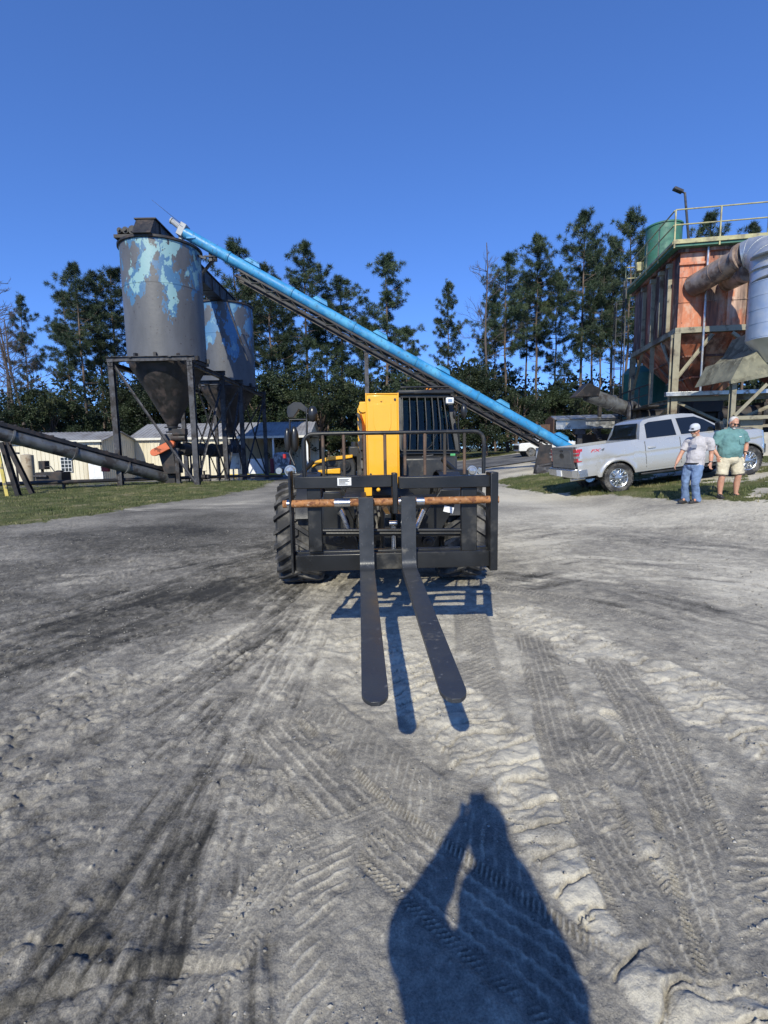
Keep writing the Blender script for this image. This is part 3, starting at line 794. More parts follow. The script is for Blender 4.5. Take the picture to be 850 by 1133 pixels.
for v in (240, 598):
    mb.tube(c7(80, v, yf-.06-(v > 300)*.18), c7(405+(v > 300)*60, v, yf-.06-(v > 300)*.18), .012, n=8)
for j in range(9):
    x = fl_t.x+.03+(fr_t.x-fl_t.x-.06)*j/8; mb.tube((x, yf-.03, fl_t.z+.125), (x, yf+1.35, fl_t.z+.125), .010, n=6)
mb.tube((fl_t.x, yf-.03, fl_t.z+.125), (fr_t.x, yf-.03, fl_t.z+.125), .014, n=8)
mesh_obj('guard', mb, M_black, cab, True)
mb = MB(); mb.bb((.50, yf+.75, 1.25), (.98, yf+1.2, 1.42)); mb.box((.74, yf+1.25, 1.72), (.46, .12, .66), (-.12, 0, 0)); mb.box((.74, yf+1.30, 2.10), (.26, .09, .16))
mesh_obj('seat', mb, M_plastic, cab, True, bevel=.04)
mb = MB(); c = Vector((.74, yf+.42, 1.62)); mb.path([c+Vector((.17*math.cos(t), .10*math.sin(t), .14*math.sin(t))) for t in [i*math.pi/10 for i in range(20)]], .014, 8, closed=True)
mb.tube(c, c+Vector((0, -.25, -.45)), .03); mb.tube(c-Vector((.16,0,0)), c+Vector((.16,0,0)), .012)
mb.bb((.40, yf+.02, 1.0), (1.02, yf+.22, 1.36)); mb.box((1.04, yf+.25, 1.75), (.05, .10, .30))
mesh_obj('steering_wheel', mb, M_plastic, cab, True)
mb = MB(); c = c7(411, 263, yf-.2); mb.box(c, (.11, .07, .085)); wl = mesh_obj('work_light', mb, M_white, cab, True, bevel=.012)
mb = MB(); mb.box(c+Vector((0,-.037,0)), (.06, .006, .04)); mesh_obj('lens', mb, M_lens, cab, True)
mb = MB(); c = c7(270, 222, yf+.6); mb.lathe([(.05, 0), (.052, .02), (.045, .09), (.03, .115), (.0, .12)], 16, c, caps=(True, False)); mesh_obj('beacon', mb, M_amber, cab, True)
mb = MB(); c = c7(432, 625, yf-.26); mb.box(c, (.07, .004, .03)); mesh_obj('sticker', mb, mat('green_sticker', (.10,.42,.16), .5), cab, True)
mb = MB()   # wiper
mb.path([c7(235, 610, yf-.21), c7(290, 560, yf-.2), c7(330, 470, yf-.17)], .008, 6); mb.tube(c7(300, 630, yf-.24), c7(225, 640, yf-.24), .02)
mesh_obj('wiper', mb, M_plastic, cab, True)

# engine cover on the other side
def c6(u, v, yl): return local_at(TM, 300+u/6.07, 400+v/6.07, yl)
def prism6(pts, yl, th):
    m = MB(); p = [c6(u, v, yl) for u, v in pts]; m.prism([(q.x, q.z) for q in p], (0, yl, 0), (1,0,0), (0,0,1), (0, th, 0)); return m
m = prism6([(228,790),(262,706),(300,672),(365,648),(545,630),(568,690),(568,790)], 1.3, 1.9)
ec = mesh_obj('engine_cover', m, M_dark, tele, True, bevel=.02)
m = prism6([(268,708),(300,668),(365,646),(548,625),(548,646),(500,655),(382,666),(302,694),(280,714)], 1.27, .9)
m2 = prism6([(315,730),(465,716),(465,754),(315,754)], 1.27, .02); m.add(m2.v, m2.f)
mesh_obj('cover_trim', m, M_yellow, ec, True, bevel=.01)
m = MB(); c = c6(500, 702, 1.3); m.tube(c, c+Vector((0,-.05,0)), .075, n=24); m.tube(c+Vector((0,-.05,0)), c+Vector((0,-.07,0)), .04, n=16)
c = c6(430, 685, 1.3); m.box(c+Vector((-.05,-.01,0)), (.16, .02, .07))
mesh_obj('cover_hub', m, M_black, ec, True, bevel=.005)
m = MB(); c = c6(560, 605, 1.6); m.box(c, (.16, .3, .16)); m.tube(c+Vector((0,.3,-.3)), c+Vector((0,.3,.15)), .05); mesh_obj('air_intake', m, M_plastic, tele, True, bevel=.02)

# mirrors and lamps
def mirror(px, py, w_, h_, yl, lab=None):
    m = MB(); c = local_at(TM, px, py, yl); m.ell(c, (w_*.5, .05, h_*.5), 16, 10)
    o = mesh_obj('mirror', m, M_plastic, tele, True)
    m = MB(); m.ell(c+Vector((0, .018, 0)), (w_*.42, .04, h_*.44), 16, 8); mesh_obj('mirror_glass', m, M_chrome, o, True); return c
c1 = mirror(318.3, 487, .085, .31, .5); c2 = mirror(326, 486, .11, .33, .55); c3 = mirror(346, 458, .12, .2, .5)
m = MB(); q = c6(175, 318, .5)
m.prism([(-.13, -.03), (-.12, .03), (-.04, .085), (.05, .08), (.14, .0), (.10, -.04), (.02, .0), (-.05, -.10), (-.12, -.10)], q, (1,0,0), (0,0,1), (0,.14,0))
m.path([c1+Vector((.03,0,-.25)), c1+Vector((.03,0,.0)), c6(125, 390, .5), c6(240, 390, .5), c6(240, 320, .5)], .014, 8)
m.path([c6(240, 390, .5), c6(240, 520, .5), c6(255, 560, .7), c6(258, 700, 1.2)], .014, 8); m.tube(c6(240, 350, .5), c3, .012)
m.path([c6(125, 430, .5), c6(125, 620, .5), c6(160, 700, .4)], .013, 8)
mesh_obj('mirror_arm', m, M_plastic, tele, True, bevel=.004)
c4 = mirror(513.2, 455, .09, .2, 1.1); c5 = mirror(503, 459, .05, .12, 1.15)
m = MB(); m.path([c4+Vector((0,.02,0)), c7(500, 285, 1.1), c7(470, 300, 1.12), c7(468, 420, 1.15), c7(478, 600, 1.2)], .012, 8); mesh_obj('mirror_arm', m, M_plastic, tele, True)
for px, r_, o_ in ((321.4, .07, 0), (522.3, .065, 0)):
    m = MB(); c = local_at(TM, px, 521, -.05); m.lathe([(.02, .10), (r_*.8, .08), (r_, .0), (r_*.96, -.012), (r_*.80, -.012)], 20, c, (0, 1, 0), (True, False))
    h_ = mesh_obj('headlight', m, M_silver, tele, True)
    m = MB(); m.lathe([(r_*.86, -.008), (r_*.6, -.03), (0.001, -.038)], 20, c, (0, 1, 0), (True, False)); mesh_obj('lens', m, M_lens, h_, True)
for px, s in ((309, -1), (531, 1)):
    m = MB(); c = local_at(TM, px, 521, -.03); m.lathe([(.036, -.03), (.042, 0), (.03, .05), (.015, .09)], 16, c, (0, 1, 0)); mesh_obj('marker_lamp', m, M_lens, tele, True)
m = MB(); c = local_at(TM, 315, 507, .3); m.tube(c, c+Vector((0,0,.05)), .02); mesh_obj('marker_lamp', m, M_redlens, tele, True)
for s in (-1, 1):
    m = MB(); m.bb((s*.72, -.10, 1.05), (s*1.05, .10, 1.30)); m.tube((s*.95, .0, 1.25), (s*.80, .3, 1.42), .03)
    mesh_obj('lamp_bracket', m, M_black, tele, True, bevel=.02)
# ------------------------------------------------------------------ left: silos, sheds, conveyors
M_frame = mat('dark_frame_steel', (.055, .055, .062), .5, .2, .25, 3, .08, 30, dirt=(.03,.025,.024), dirt_amt=.4, dirt_scale=2.5, dirt_soft=.25, dirt2=(.13,.13,.14), dirt2_amt=.2, dirt2_scale=5)
M_blackst = mat('black_steel', (.022, .021, .022), .5, .1, .3, 3, .1, 25, dirt=(.06,.045,.04), dirt_amt=.35, dirt_scale=2.5, dirt_soft=.25)
def silo_paint(name, base, cols, cut, zc, zspan, WS=1):
    """grey top coat peeling off older blue and mint coats, mostly near the top"""
    m = bpy.data.materials.new(name); N, L, B = nodes(m)
    tc = N.new('ShaderNodeTexCoord'); sp = N.new('ShaderNodeSeparateXYZ'); L.new(tc.outputs['Object'], sp.inputs[0])
    def noise(sc, det, rg, w, stretch=(1,1,1)):
        mp = N.new('ShaderNodeMapping'); mp.inputs['Scale'].default_value = stretch; L.new(tc.outputs['Object'], mp.inputs[0])
        n = N.new('ShaderNodeTexNoise'); n.noise_dimensions = '4D'; n.inputs['W'].default_value = w; n.inputs['Scale'].default_value = sc
        n.inputs['Detail'].default_value = det; n.inputs['Roughness'].default_value = rg; L.new(mp.outputs[0], n.inputs['Vector']); return n.outputs[0]
    def M_(op, a, b):
        n = N.new('ShaderNodeMath'); n.operation = op
        for i, v in enumerate((a, b)):
            if isinstance(v, (int, float)): n.inputs[i].default_value = v
            else: L.new(v, n.inputs[i])
        return n.outputs[0]
    hz = N.new('ShaderNodeMapRange'); hz.inputs[1].default_value = zc-zspan; hz.inputs[2].default_value = zc+zspan
    hz.inputs[3].default_value = -.17; hz.inputs[4].default_value = .13; L.new(sp.outputs['Z'], hz.inputs[0])
    base_v = M_('ADD', noise(1.25, 8, .6, WS, (1, 1, .45)), hz.outputs[0])
    out = None
    g = N.new('ShaderNodeValToRGB'); L.new(noise(1.2, 6, .6, 9, (1,1,.3)), g.inputs[0]); e = g.color_ramp.elements
    e[0].position = .35; e[0].color = (*[c*.75 for c in base], 1); e[1].position = .7; e[1].color = (*[c*1.2 for c in base], 1)
    out = g.outputs[0]
    for (c, off, w) in cols:
        v = M_('ADD', base_v, M_('MULTIPLY', M_('SUBTRACT', noise(2.3, 6, .6, w, (1,1,.6)), .5), .55))
        r = N.new('ShaderNodeMapRange'); r.inputs[1].default_value = cut+off; r.inputs[2].default_value = cut+off+.012; L.new(v, r.inputs[0])
        x = N.new('ShaderNodeMix'); x.data_type = 'RGBA'; L.new(r.outputs[0], x.inputs[0]); L.new(out, x.inputs[6]); x.inputs[7].default_value = (*c, 1); out = x.outputs[2]
    sc = N.new('ShaderNodeMapRange'); sc.inputs[1].default_value = .66; sc.inputs[2].default_value = .68; L.new(noise(7, 3, .5, 30), sc.inputs[0])
    x = N.new('ShaderNodeMix'); x.data_type = 'RGBA'; L.new(sc.outputs[0], x.inputs[0]); L.new(out, x.inputs[6]); x.inputs[7].default_value = (.05, .04, .045, 1)
    L.new(x.outputs[2], B.inputs['Base Color']); B.inputs['Roughness'].default_value = .5
    b = N.new('ShaderNodeBump'); b.inputs['Strength'].default_value = .25; b.inputs['Distance'].default_value = .03; L.new(noise(5, 6, .6, 4), b.inputs['Height']); L.new(b.outputs[0], B.inputs['Normal'])
    return m
M_silo1 = silo_paint('peeling_grey_paint', (.105, .106, .112), [((.06,.15,.27), -.012, 5), ((.22,.37,.39), .03, 7), ((.05,.045,.05), .20, 12)], .492, 3.9, 3.0)
M_silo2 = silo_paint('peeling_blue_paint', (.09, .095, .11), [((.07,.18,.34), -.02, 5), ((.14,.28,.40), .07, 8)], .52, 3.5, 4.5)
SX = -10.63
ZP = 6.0                      # top of the platform
def silo(label, x, y, r, ztop, paint, group=None):
    t = thing('silo', label, 'silo', (x, y, ZP), group=group)
    mb = MB(); H = ztop-ZP
    mb.lathe([(r, .02), (r, H*.62), (r+.012, H*.622), (r+.012, H*.632), (r, H*.634), (r, H)], 64, (x, y, ZP))
    mesh_obj('tank', mb, paint, t, sharp=25)
    mb = MB(); mb.lathe([(r+.004, H-.10), (r+.09, H-.08), (r+.09, H+.02), (r+.0, H+.02), (r*.3, H+.35), (.05, H+.38)], 64, (x, y, ZP)); mesh_obj('roof', mb, M_blackst, t)
    mb = MB(); mb.lathe([(r-.03, -.02), (r-.06, -.25), (r*.62, -1.35), (.28, -3.0), (.24, -3.12)], 48, (x, y, ZP)); 
    mb.lathe([(.40, -3.12), (.40, -3.17), (.22, -3.17), (.22, -3.35), (.34, -3.35), (.34, -3.42)], 20, (x, y, ZP))
    mesh_obj('cone', mb, M_blackst, t)
    for k in range(12):
        mb = MB(); a = 2*math.pi*k/12+.1; mb.box((x+(r+.05)*math.cos(a), y+(r+.05)*math.sin(a), ZP+.10), (.22, .12, .2), (0, 0, a))
        mesh_obj('foot_bracket', mb, M_blackst, t)
    return t
silo('tall grey silo with pale blue paint patches peeling off its top', SX, 26.0, 1.83, 11.35, M_silo1)
silo('rear blue silo half hidden behind the nearer grey silo', SX-.1, 36.2, 1.88, 11.4, M_silo2)

# frame under both silos
t = thing('steel_platform', 'dark steel stand with braced legs carrying both silos', 'platform', (SX, 24, 0))
XL, XR = -12.45, -8.81; YS = [24.0, 28.6, 32.2, 38.4]
ZB = lambda x, y: tz(x, y)-.05
for x in (XL, XR):
    for y in YS:
        if x == XL and y == 28.6: continue
        mb = MB(); mb.beam((x, y, ZB(x, y)), (x, y, ZP-.22), .24, .22, (0,1,0), 'I'); mb.box((x, y, ZB(x, y)+.06), (.42, .42, .05)); mesh_obj('leg', mb, M_frame, t)
for y in YS: mb = MB(); mb.beam((XL-.2, y, ZP-.11), (XR+.2, y, ZP-.11), .2, .22, (0,0,1), 'I'); mesh_obj('cross_beam', mb, M_frame, t)
for x in (XL, XR):
    mb = MB(); mb.beam((x, YS[0]-.15, ZP-.34), (x, YS[-1]+.2, ZP-.34), .2, .2, (0,0,1), 'I'); mb.beam((x*.5+SX*.5, YS[0]-.1, ZP-.02), (x*.5+SX*.5, YS[-1]+.1, ZP-.02), .14, .05)
    mesh_obj('side_beam', mb, M_frame, t)
mb = MB()
def brace(a, b): mb.beam(a, b, .09, .09, (0,0,1), 'L')
brace((XL+.1, 24, ZP-.35), (XR-.1, 24, .12))
for x in (XR, XL):
    for y0, y1 in zip(YS[:-1], YS[1:]):
        if x == XL and y0 != 32.2: continue
        brace((x, y0, .15+ZB(x, y0)), (x, y1, ZP-.6)); brace((x+.06, y0, ZP-.6), (x+.06, y1, .15+ZB(x, y1)))
brace((XL, 38.4, ZP-.4), (XR, 38.4, -.3)); brace((XR, 38.5, ZP-.4), (XL, 38.5, -.3)); brace((XR, 32.3, ZP-.4), (XL, 32.3, .3))
mesh_obj('brace', mb, M_frame, t)

# trough conveyor on top, from silo to silo
t = thing('trough_conveyor', 'black box conveyor bridging the tops of the two silos', 'conveyor', (SX, 24.6, 11.45))
mb = MB(); mb.bb((SX-.42, 24.5, 11.360), (SX+.42, 37.2, 12.140)); mb.bb((SX-.50, 24.45, 12.140), (SX+.50, 37.25, 12.200))
for k in range(9): mb.bb((SX-.47, 25+k*1.45, 11.340), (SX+.47, 25.06+k*1.45, 12.139))
mb.prism([(24.5, 11.360), (23.95, 11.360), (24.5, 12.140)], (SX-.42, 0, 0), (0,1,0), (0,0,1), (.84,0,0))
mb.bb((SX-.3, 25.5, 11.2), (SX+.3, 26.4, 11.360)); mb.bb((SX-.3, 35.6, 11.2), (SX+.3, 36.5, 11.360))
mesh_obj('housing', mb, M_blackst, t, bevel=.01)
mb = MB()
for dx, r_ in ((-.62, .20), (-.95, .15), (-1.22, .12)):
    mb.tube((SX+dx, 24.5, 11.700), (SX+dx, 24.95, 11.700), r_, n=16); mb.tube((SX+dx, 24.42, 11.700), (SX+dx, 24.5, 11.700), r_*.5, n=10)
mb.tube((SX-1.4, 24.75, 11.660), (SX-.43, 24.75, 11.700), .09); mb.bb((SX-1.5, 24.5, 11.380), (SX-.5, 25.0, 11.520))
mesh_obj('drive_motor', mb, M_blackst, t)

# grey screw conveyor coming up from under the first silo to the left
t = thing('screw_conveyor', 'long grey screw conveyor sloping down left to right into the silo stand', 'conveyor', tuple(on_ground(188, 26)))
a = P(190, 529.5, 26.0); b = P(-70, 460.5, 18.8)
mb = MB(); mb.tube(a, b, .30, n=24); L_ = (b-a).length; d = (b-a)/L_
for k in range(1, 6): mb.tube(a+d*(k*2.35), a+d*(k*2.35+.07), .36, n=24)
mb.tube(a-d*.25, a+d*.02, .34, n=20); mesh_obj('tube', mb, mat('worn_grey_tube', (.16,.165,.17), .42, .4, .25, 3, .12, 12, dirt=(.045,.04,.04), dirt_amt=.4, dirt_scale=2, dirt_soft=.2), t)
mb = MB(); up = Vector((0,0,1)); mb.beam(a+d*.5+up*.37, b+up*.37, .42, .14, (0,0,1)); mb.beam(a+d*.2+up*.28, b+up*.28, .62, .03, (0,0,1))
for k in range(26): mb.beam(a+d*(.6+k*.45)+up*.46, a+d*(.66+k*.45)+up*.46, .44, .05, (0,0,1))
mesh_obj('top_cover', mb, M_blackst, t)
mb = MB(); mb.box(a+Vector((.1, -.1, -.15)), (.5, .7, .75)); mb.tube(a-d*.5, a-d*.2, .12); mesh_obj('inlet_box', mb, M_blackst, t, bevel=.02)
mb = MB(); p = P(2, 489, 19.0); q = G(11, 551)
mb.beam(p, (q.x+.1, 19.2, 0), .16, .16, (0,1,0), 'I'); p2 = P(-14, 489, 19.3); mb.beam(p2+Vector((0,1,0)), (q.x-.2, 20.4, 0), .16, .16, (0,1,0), 'I')
mesh_obj('support_leg', mb, M_blackst, t)
mb = MB(); p = P(-2, 500, 18.8); q = G(8.5, 550.5); mb.beam(p, q, .13, .05, (0,1,0)); mesh_obj('support_leg', mb, mat('faded_yellow', (.62,.50,.14), .6, 0, .2, 3, .1, 20, dirt=(.2,.17,.12), dirt_amt=.3), t)
mb = MB(); p = P(116.5, 512, 23.7); mb.box(p, (.36, .14, .82), (0, .02, 0))
o = solo('switch_box', mb, mat('faded_red', (.28, .02, .022), .5, 0, .15, 3), 'red control box with a white mark on the left silo leg', 'control box', bevel=.02)
mb = MB(); m2 = P(116.8, 512.5, 23.62); mb.box(m2+Vector((0,0,-.03)), (.13, .012, .26)); mb.box(m2+Vector((.02,0,.12)), (.06, .012, .12)); mk = mesh_obj('white_mark', mb, M_white); mk.parent = o; mk.matrix_parent_inverse = Matrix.Translation(-o.location)

# orange belt guard, chute and the level conveyor below the cones
t = thing('belt_drive', 'orange belt guard on a black chute below the front silo', 'belt drive', (SX, 25.6, 0))
a = P(170.5, 500.5, 24.6); b = P(188.5, 491.5, 24.9)
mb = MB(); dd = (b-a).normalized(); nn = Vector((-dd.z, 0, dd.x)); r_ = .19
poly = []
L2 = (b-a).length
for i in range(9): t_ = R(90+180*i/8); poly.append((r_*math.cos(t_), r_*math.sin(t_)))
for i in range(9): t_ = R(-90+180*i/8); poly.append((L2+r_*math.cos(t_), r_*math.sin(t_)))
mb.prism(poly, a, dd, nn, (0, .18, 0)); mesh_obj('belt_guard', mb, mat('orange_guard', (.62,.13,.035), .5, 0, .2, 3, dirt=(.2,.06,.03), dirt_amt=.3), t, bevel=.02)
mb = MB(); mb.loft([[(SX-.28, 25.3, 2.5), (SX+.28, 25.3, 2.5), (SX+.28, 26.2, 2.5), (SX-.28, 26.2, 2.5)], [(SX-.45, 25.1, 1.7), (SX+.3, 25.1, 1.7), (SX+.3, 26.2, 1.7), (SX-.45, 26.2, 1.7)], [(SX-.25, 25.2, .55), (SX+.35, 25.2, .55), (SX+.35, 26.1, .55), (SX-.25, 26.1, .55)]])
mb.tube((SX+.2, 25.3, 2.3), (SX+.9, 25.3, 2.3), .17, n=14); mb.bb((SX+.3, 25.1, 2.45), (SX+.95, 25.5, 2.75))
mesh_obj('chute', mb, M_blackst, t, bevel=.015)
mb = MB(); mb.beam((SX+.45, 25.2, 0), (SX+.45, 25.2, 1.8), .18, .18, (0,1,0), 'I'); mb.beam((SX+.95, 26, 0), (SX+.95, 26, 2.2), .08, .08, (0,1,0)); mb.beam((SX+.15, 26, 0), (SX+.15, 26, 1.6), .08, .08, (0,1,0)); mesh_obj('stand', mb, M_frame, t)
t = thing('screw_conveyor', 'short black screw conveyor running level between the silo cones', 'conveyor', (SX+.4, 26, 0))
mb = MB(); mb.tube((SX+.35, 25.8, 1.75), (SX+.2, 36.4, 1.65), .30, n=20)
for k in range(6): mb.tube((SX+.33, 27+k*1.9, 1.74), (SX+.33, 27.06+k*1.9, 1.74), .37, n=20)
mb.loft([[(SX-.3, 35.8, 2.5), (SX+.3, 35.8, 2.5), (SX+.3, 36.5, 2.5), (SX-.3, 36.5, 2.5)], [(SX-.45, 35.5, 1.2), (SX+.6, 35.5, 1.2), (SX+.6, 36.6, 1.2), (SX-.45, 36.6, 1.2)]])
mb.bb((SX+.5, 29.5, 1.3), (SX+1.2, 30.5, 2.0)); mb.tube((SX+.8, 29.0, 1.6), (SX+.8, 31.2, 1.6), .24)
mesh_obj('tube', mb, M_blackst, t)
for y in (28, 31, 34): mb = MB(); mb.beam((SX+.05, y, ZB(SX, y)), (SX+.05, y, 1.5), .08, .08); mb.beam((SX+.6, y, ZB(SX, y)), (SX+.6, y, 1.5), .08, .08); mb.beam((SX-.05, y, 1.46), (SX+.7, y, 1.46), .08, .08); mesh_obj('stand', mb, M_frame, t)
random.seed(3)
for i, (x, y, lab) in enumerate(((-9.6, 27.2, 'valve with a small grey wheel by the front silo leg'), (-9.3, 34.5, 'pale pump on the ground near the rear silo legs'))):
    m = MB(); z = tz(x, y); m.tube((x-.25, y, z+.3), (x+.25, y, z+.3), .14); m.bb((x-.3, y-.15, z), (x+.3, y+.15, z+.12)); m.tube((x, y, z+.3), (x, y, z+.6), .05); m.lathe([(.14, 0), (.14, .03)], 14, (x, y, z+.6))
    solo(('valve', 'pump')[i], m, (M_frame, M_steel)[i], lab, ('valve', 'pump')[i])
m = MB(); z = -.45
for k, x in enumerate((-9.9, -9.55)): m.tube((x, 33.5, z), (x, 33.5, z+1.1), .04)
m.bb((-10.2, 33.4, .45), (-9.4, 33.6, 1.5)); solo('electric_cabinet', m, M_steel, 'light grey electric cabinet on posts under the rear silo', 'cabinet', bevel=.015)

# black pipe along the ground in front of the sheds
m = MB(); m.path([(-24, 20.8, .36), (-17, 21.8, .36), (-13.2, 23.2, .36), (-9.5, 27.5, .25), (-8, 31, .1), (-7.2, 36, -.2)], .085, 10)
for x, y in ((-21, 21.2), (-17, 21.8), (-14.4, 22.8)): m.bb((x-.05, y-.05, 0), (x+.05, y+.05, .3))
solo('ground_pipe', m, M_blackst, 'long black pipe raised low along the grass to the silos', 'pipe')

# tan tank, engine, T pole
m = MB(); a = P(32.6, 536, 26.5); b = P(29.9, 503.5, 26.5); m.tube(a, b, .29, n=24); m.tube(b, b+(b-a).normalized()*.05, .27, .1, n=24)
solo('standing_tank', m, mat('tan_tank', (.46,.38,.27), .6, 0, .12, 2, dirt=(.3,.22,.15), dirt_amt=.3), 'tan upright cylinder tank in front of the left shed', 'tank')
t = thing('engine_unit', 'black engine unit with a boxy filter beside the tan tank', 'engine', tuple(on_ground(56, 26)))
def b4(m, u0, v0, u1, v1, Y, th): 
    p = P(u0/5.31, 440+v0/5.31, Y); q = P(u1/5.31, 440+v1/5.31, Y); m.bb((p.x, Y, q.z), (q.x, Y+th, p.z))
m = MB(); b4(m, 205, 440, 365, 492, 25.6, .8); b4(m, 200, 492, 385, 545, 25.4, 1.1); m.tube(P(63, 526, 25.9), P(69, 526, 25.9), .26, n=18); mesh_obj('engine_block', m, M_blackst, t, bevel=.03)
m = MB(); b4(m, 222, 372, 265, 422, 25.7, .4); b4(m, 238, 422, 250, 445, 25.8, .15); mesh_obj('air_filter', m, M_blackst, t, bevel=.02)
m = MB(); m.path([P(49, 517, 25.7), P(56, 516, 25.7), P(62, 524, 25.7)], .025, 8); m.tube(P(37, 527, 25.5), P(52, 527, 25.5), .06); mesh_obj('exhaust', m, M_frame, t)
m = MB(); p = P(20.5, 536, 25); q = P(17, 502, 25); m.tube((p.x, 25, 0), q, .045); m.beam(P(6.5, 500.8, 25), P(21, 501.5, 25), .09, .09); m.box(P(12, 501, 25), (.25, .12, .12))
solo('t_post', m, M_frame, 'thin dark post with a crossbar in front of the left shed', 'post')

# cream sheds
def ribbed(name, col, sc):
    m = mat(name, col, .5, 0, .05, 2, dirt=(col[0]*.7, col[1]*.66, col[2]*.6), dirt_amt=.22, dirt_scale=.6, stretch=(1,1,.3), dirt_soft=.3)
    return m
M_cream = ribbed('cream_sheet', (.68, .62, .47), 1); M_rf = mat('grey_roof_sheet', (.27, .27, .275), .65, 0, .1, 2, dirt=(.17,.16,.16), dirt_amt=.35, dirt_scale=.7, dirt_soft=.3)
M_doorw = mat('white_door', (.74,.74,.72), .5)
def rib_wall(m, x0, y0, x1, y1, z0, z1, out, pitch=.3):
    L_ = math.hypot(x1-x0, y1-y0); dx, dy = (x1-x0)/L_, (y1-y0)/L_; n = int(L_/pitch); ox, oy = out
    poly = [(0, 0)]
    for i in range(n):
        s = i*pitch; poly += [(s+.02, 0), (s+.04, .03), (s+.08, .03), (s+.10, 0)]
    poly += [(L_, 0), (L_, -.06), (0, -.06)]
    m.prism(poly, (x0, y0, z0), (dx, dy, 0), (ox, oy, 0), (0, 0, z1-z0))
def shed_roof(m, x0, x1, y0, y1, ze, zr, ov=.25):
    ym = (y0+y1)/2; n = int((x1-x0+2*ov)/.3)
    for s in (0, 1):
        ya, yb_ = ((y0-ov, ym) if s == 0 else (y1+ov, ym)); za = ze-ov*(zr-ze)/(ym-y0)
        pro = [(x0-ov, 0)]
        for i in range(n): u = x0-ov+i*.3; pro += [(u+.02, 0), (u+.05, .035), (u+.08, .035), (u+.11, 0)]
        pro += [(x1+ov, 0), (x1+ov, -.05), (x0-ov, -.05)]
        m.loft([[(u, ya, za+v) for u, v in pro], [(u, yb_, zr+v) for u, v in pro]])
G1 = -.42
t = thing('metal_shed', 'cream metal shed behind the grey screw conveyor at far left', 'shed', (-24, 37, G1), group='cream metal sheds')
XA, XB, YA, YB, ZE, ZRr = -30.0, -20.4, 37.0, 42.2, 2.62, 3.3
m = MB(); rib_wall(m, XA, YA, XB, YA, G1, ZE, (0,-1)); rib_wall(m, XB, YA, XB, YB, G1, ZE, (1,0)); m.bb((XA, YB-.06, G1), (XB, YB, ZE)); m.bb((XA, YA+.07, G1), (XA+.06, YB-.07, ZE))
m.prism([(YA, ZE), (YB, ZE), ((YA+YB)/2, ZRr-.06)], (XB-.05, 0, 0), (0,1,0), (0,0,1), (.05,0,0))
mesh_obj('wall', m, M_cream, t)
m = MB(); shed_roof(m, XA, XB, YA, YB, ZE, ZRr); mesh_obj('roof', m, M_rf, t)
m = MB(); m.bb((XA-.2, YA-.30, ZE-.16), (XB+.2, YA-.26, ZE-.02)); mesh_obj('fascia', m, mat('cream_trim', (.72,.68,.55), .5), t)
p = P(106, 522, YA-.1); m = MB(); m.bb((p.x-.5, YA-.10, G1+.02), (p.x+.5, YA-.04, G1+2.15)); dr = mesh_obj('door', m, M_doorw, t)
m = MB()
for r in range(2):
    for c in range(2): m.bb((p.x-.38+c*.42, YA-.115, G1+.3+r*.95), (p.x-.06+c*.42, YA-.105, G1+1.05+r*.95))
m.ell((p.x+.4, YA-.13, G1+1.05), (.04,.04,.04), 8, 6); mesh_obj('panel', m, M_doorw, dr)
p = P(73.5, 513.5, YA-.1); m = MB(); m.bb((p.x-.40, YA-.10, p.z-.55), (p.x+.40, YA-.045, p.z+.5)); wn = mesh_obj('window', m, mat('dark_pane', (.03,.035,.04), .1), t)
m = MB()
for x in (-.40, -.13, .13, .37): m.bb((p.x+x, YA-.13, p.z-.55), (p.x+x+.03, YA-.101, p.z+.5))
for z in (-.55, -.28, -.02, .24, .47): m.bb((p.x-.40, YA-.135, p.z+z), (p.x+.40, YA-.102, p.z+z+.03))
mesh_obj('frame', m, M_white, wn)
G2 = -.5
t = thing('metal_shed', 'cream metal shed with grey roof behind the silo legs, its right end open', 'shed', (-14, 42, G2), group='cream metal sheds')
XA, XB, XC, YA, YB, ZE, ZRr = -20.7, -11.5, -6.2, 42.0, 49.5, 2.85, 4.15
m = MB(); rib_wall(m, XA, YA, XB, YA, G2, ZE, (0,-1)); rib_wall(m, XA, YB, XC, YB, G2, ZE, (0,-1)); m.bb((XA-.06, YA, G2), (XA, YB, ZE)); m.bb((XB-.06, YA+.07, G2), (XB, YB-.1, ZE))
m.prism([(YA, ZE), (YB, ZE), ((YA+YB)/2, ZRr-.06)], (XC, 0, 0), (0,1,0), (0,0,1), (.05,0,0))
mesh_obj('wall', m, M_cream, t)
m = MB(); shed_roof(m, XA, XC, YA, YB, ZE, ZRr); mesh_obj('roof', m, M_rf, t)
m = MB(); m.bb((XA-.2, YA-.30, ZE-.20), (XC+.2, YA-.26, ZE-.02)); mesh_obj('fascia', m, mat('pale_trim', (.66,.63,.55), .5), t)
for x in (XB+2.4, XC-.1): m = MB(); m.bb((x, YA, G2), (x+.14, YA+.14, ZE-.02)); mesh_obj('post', m, M_white, t)
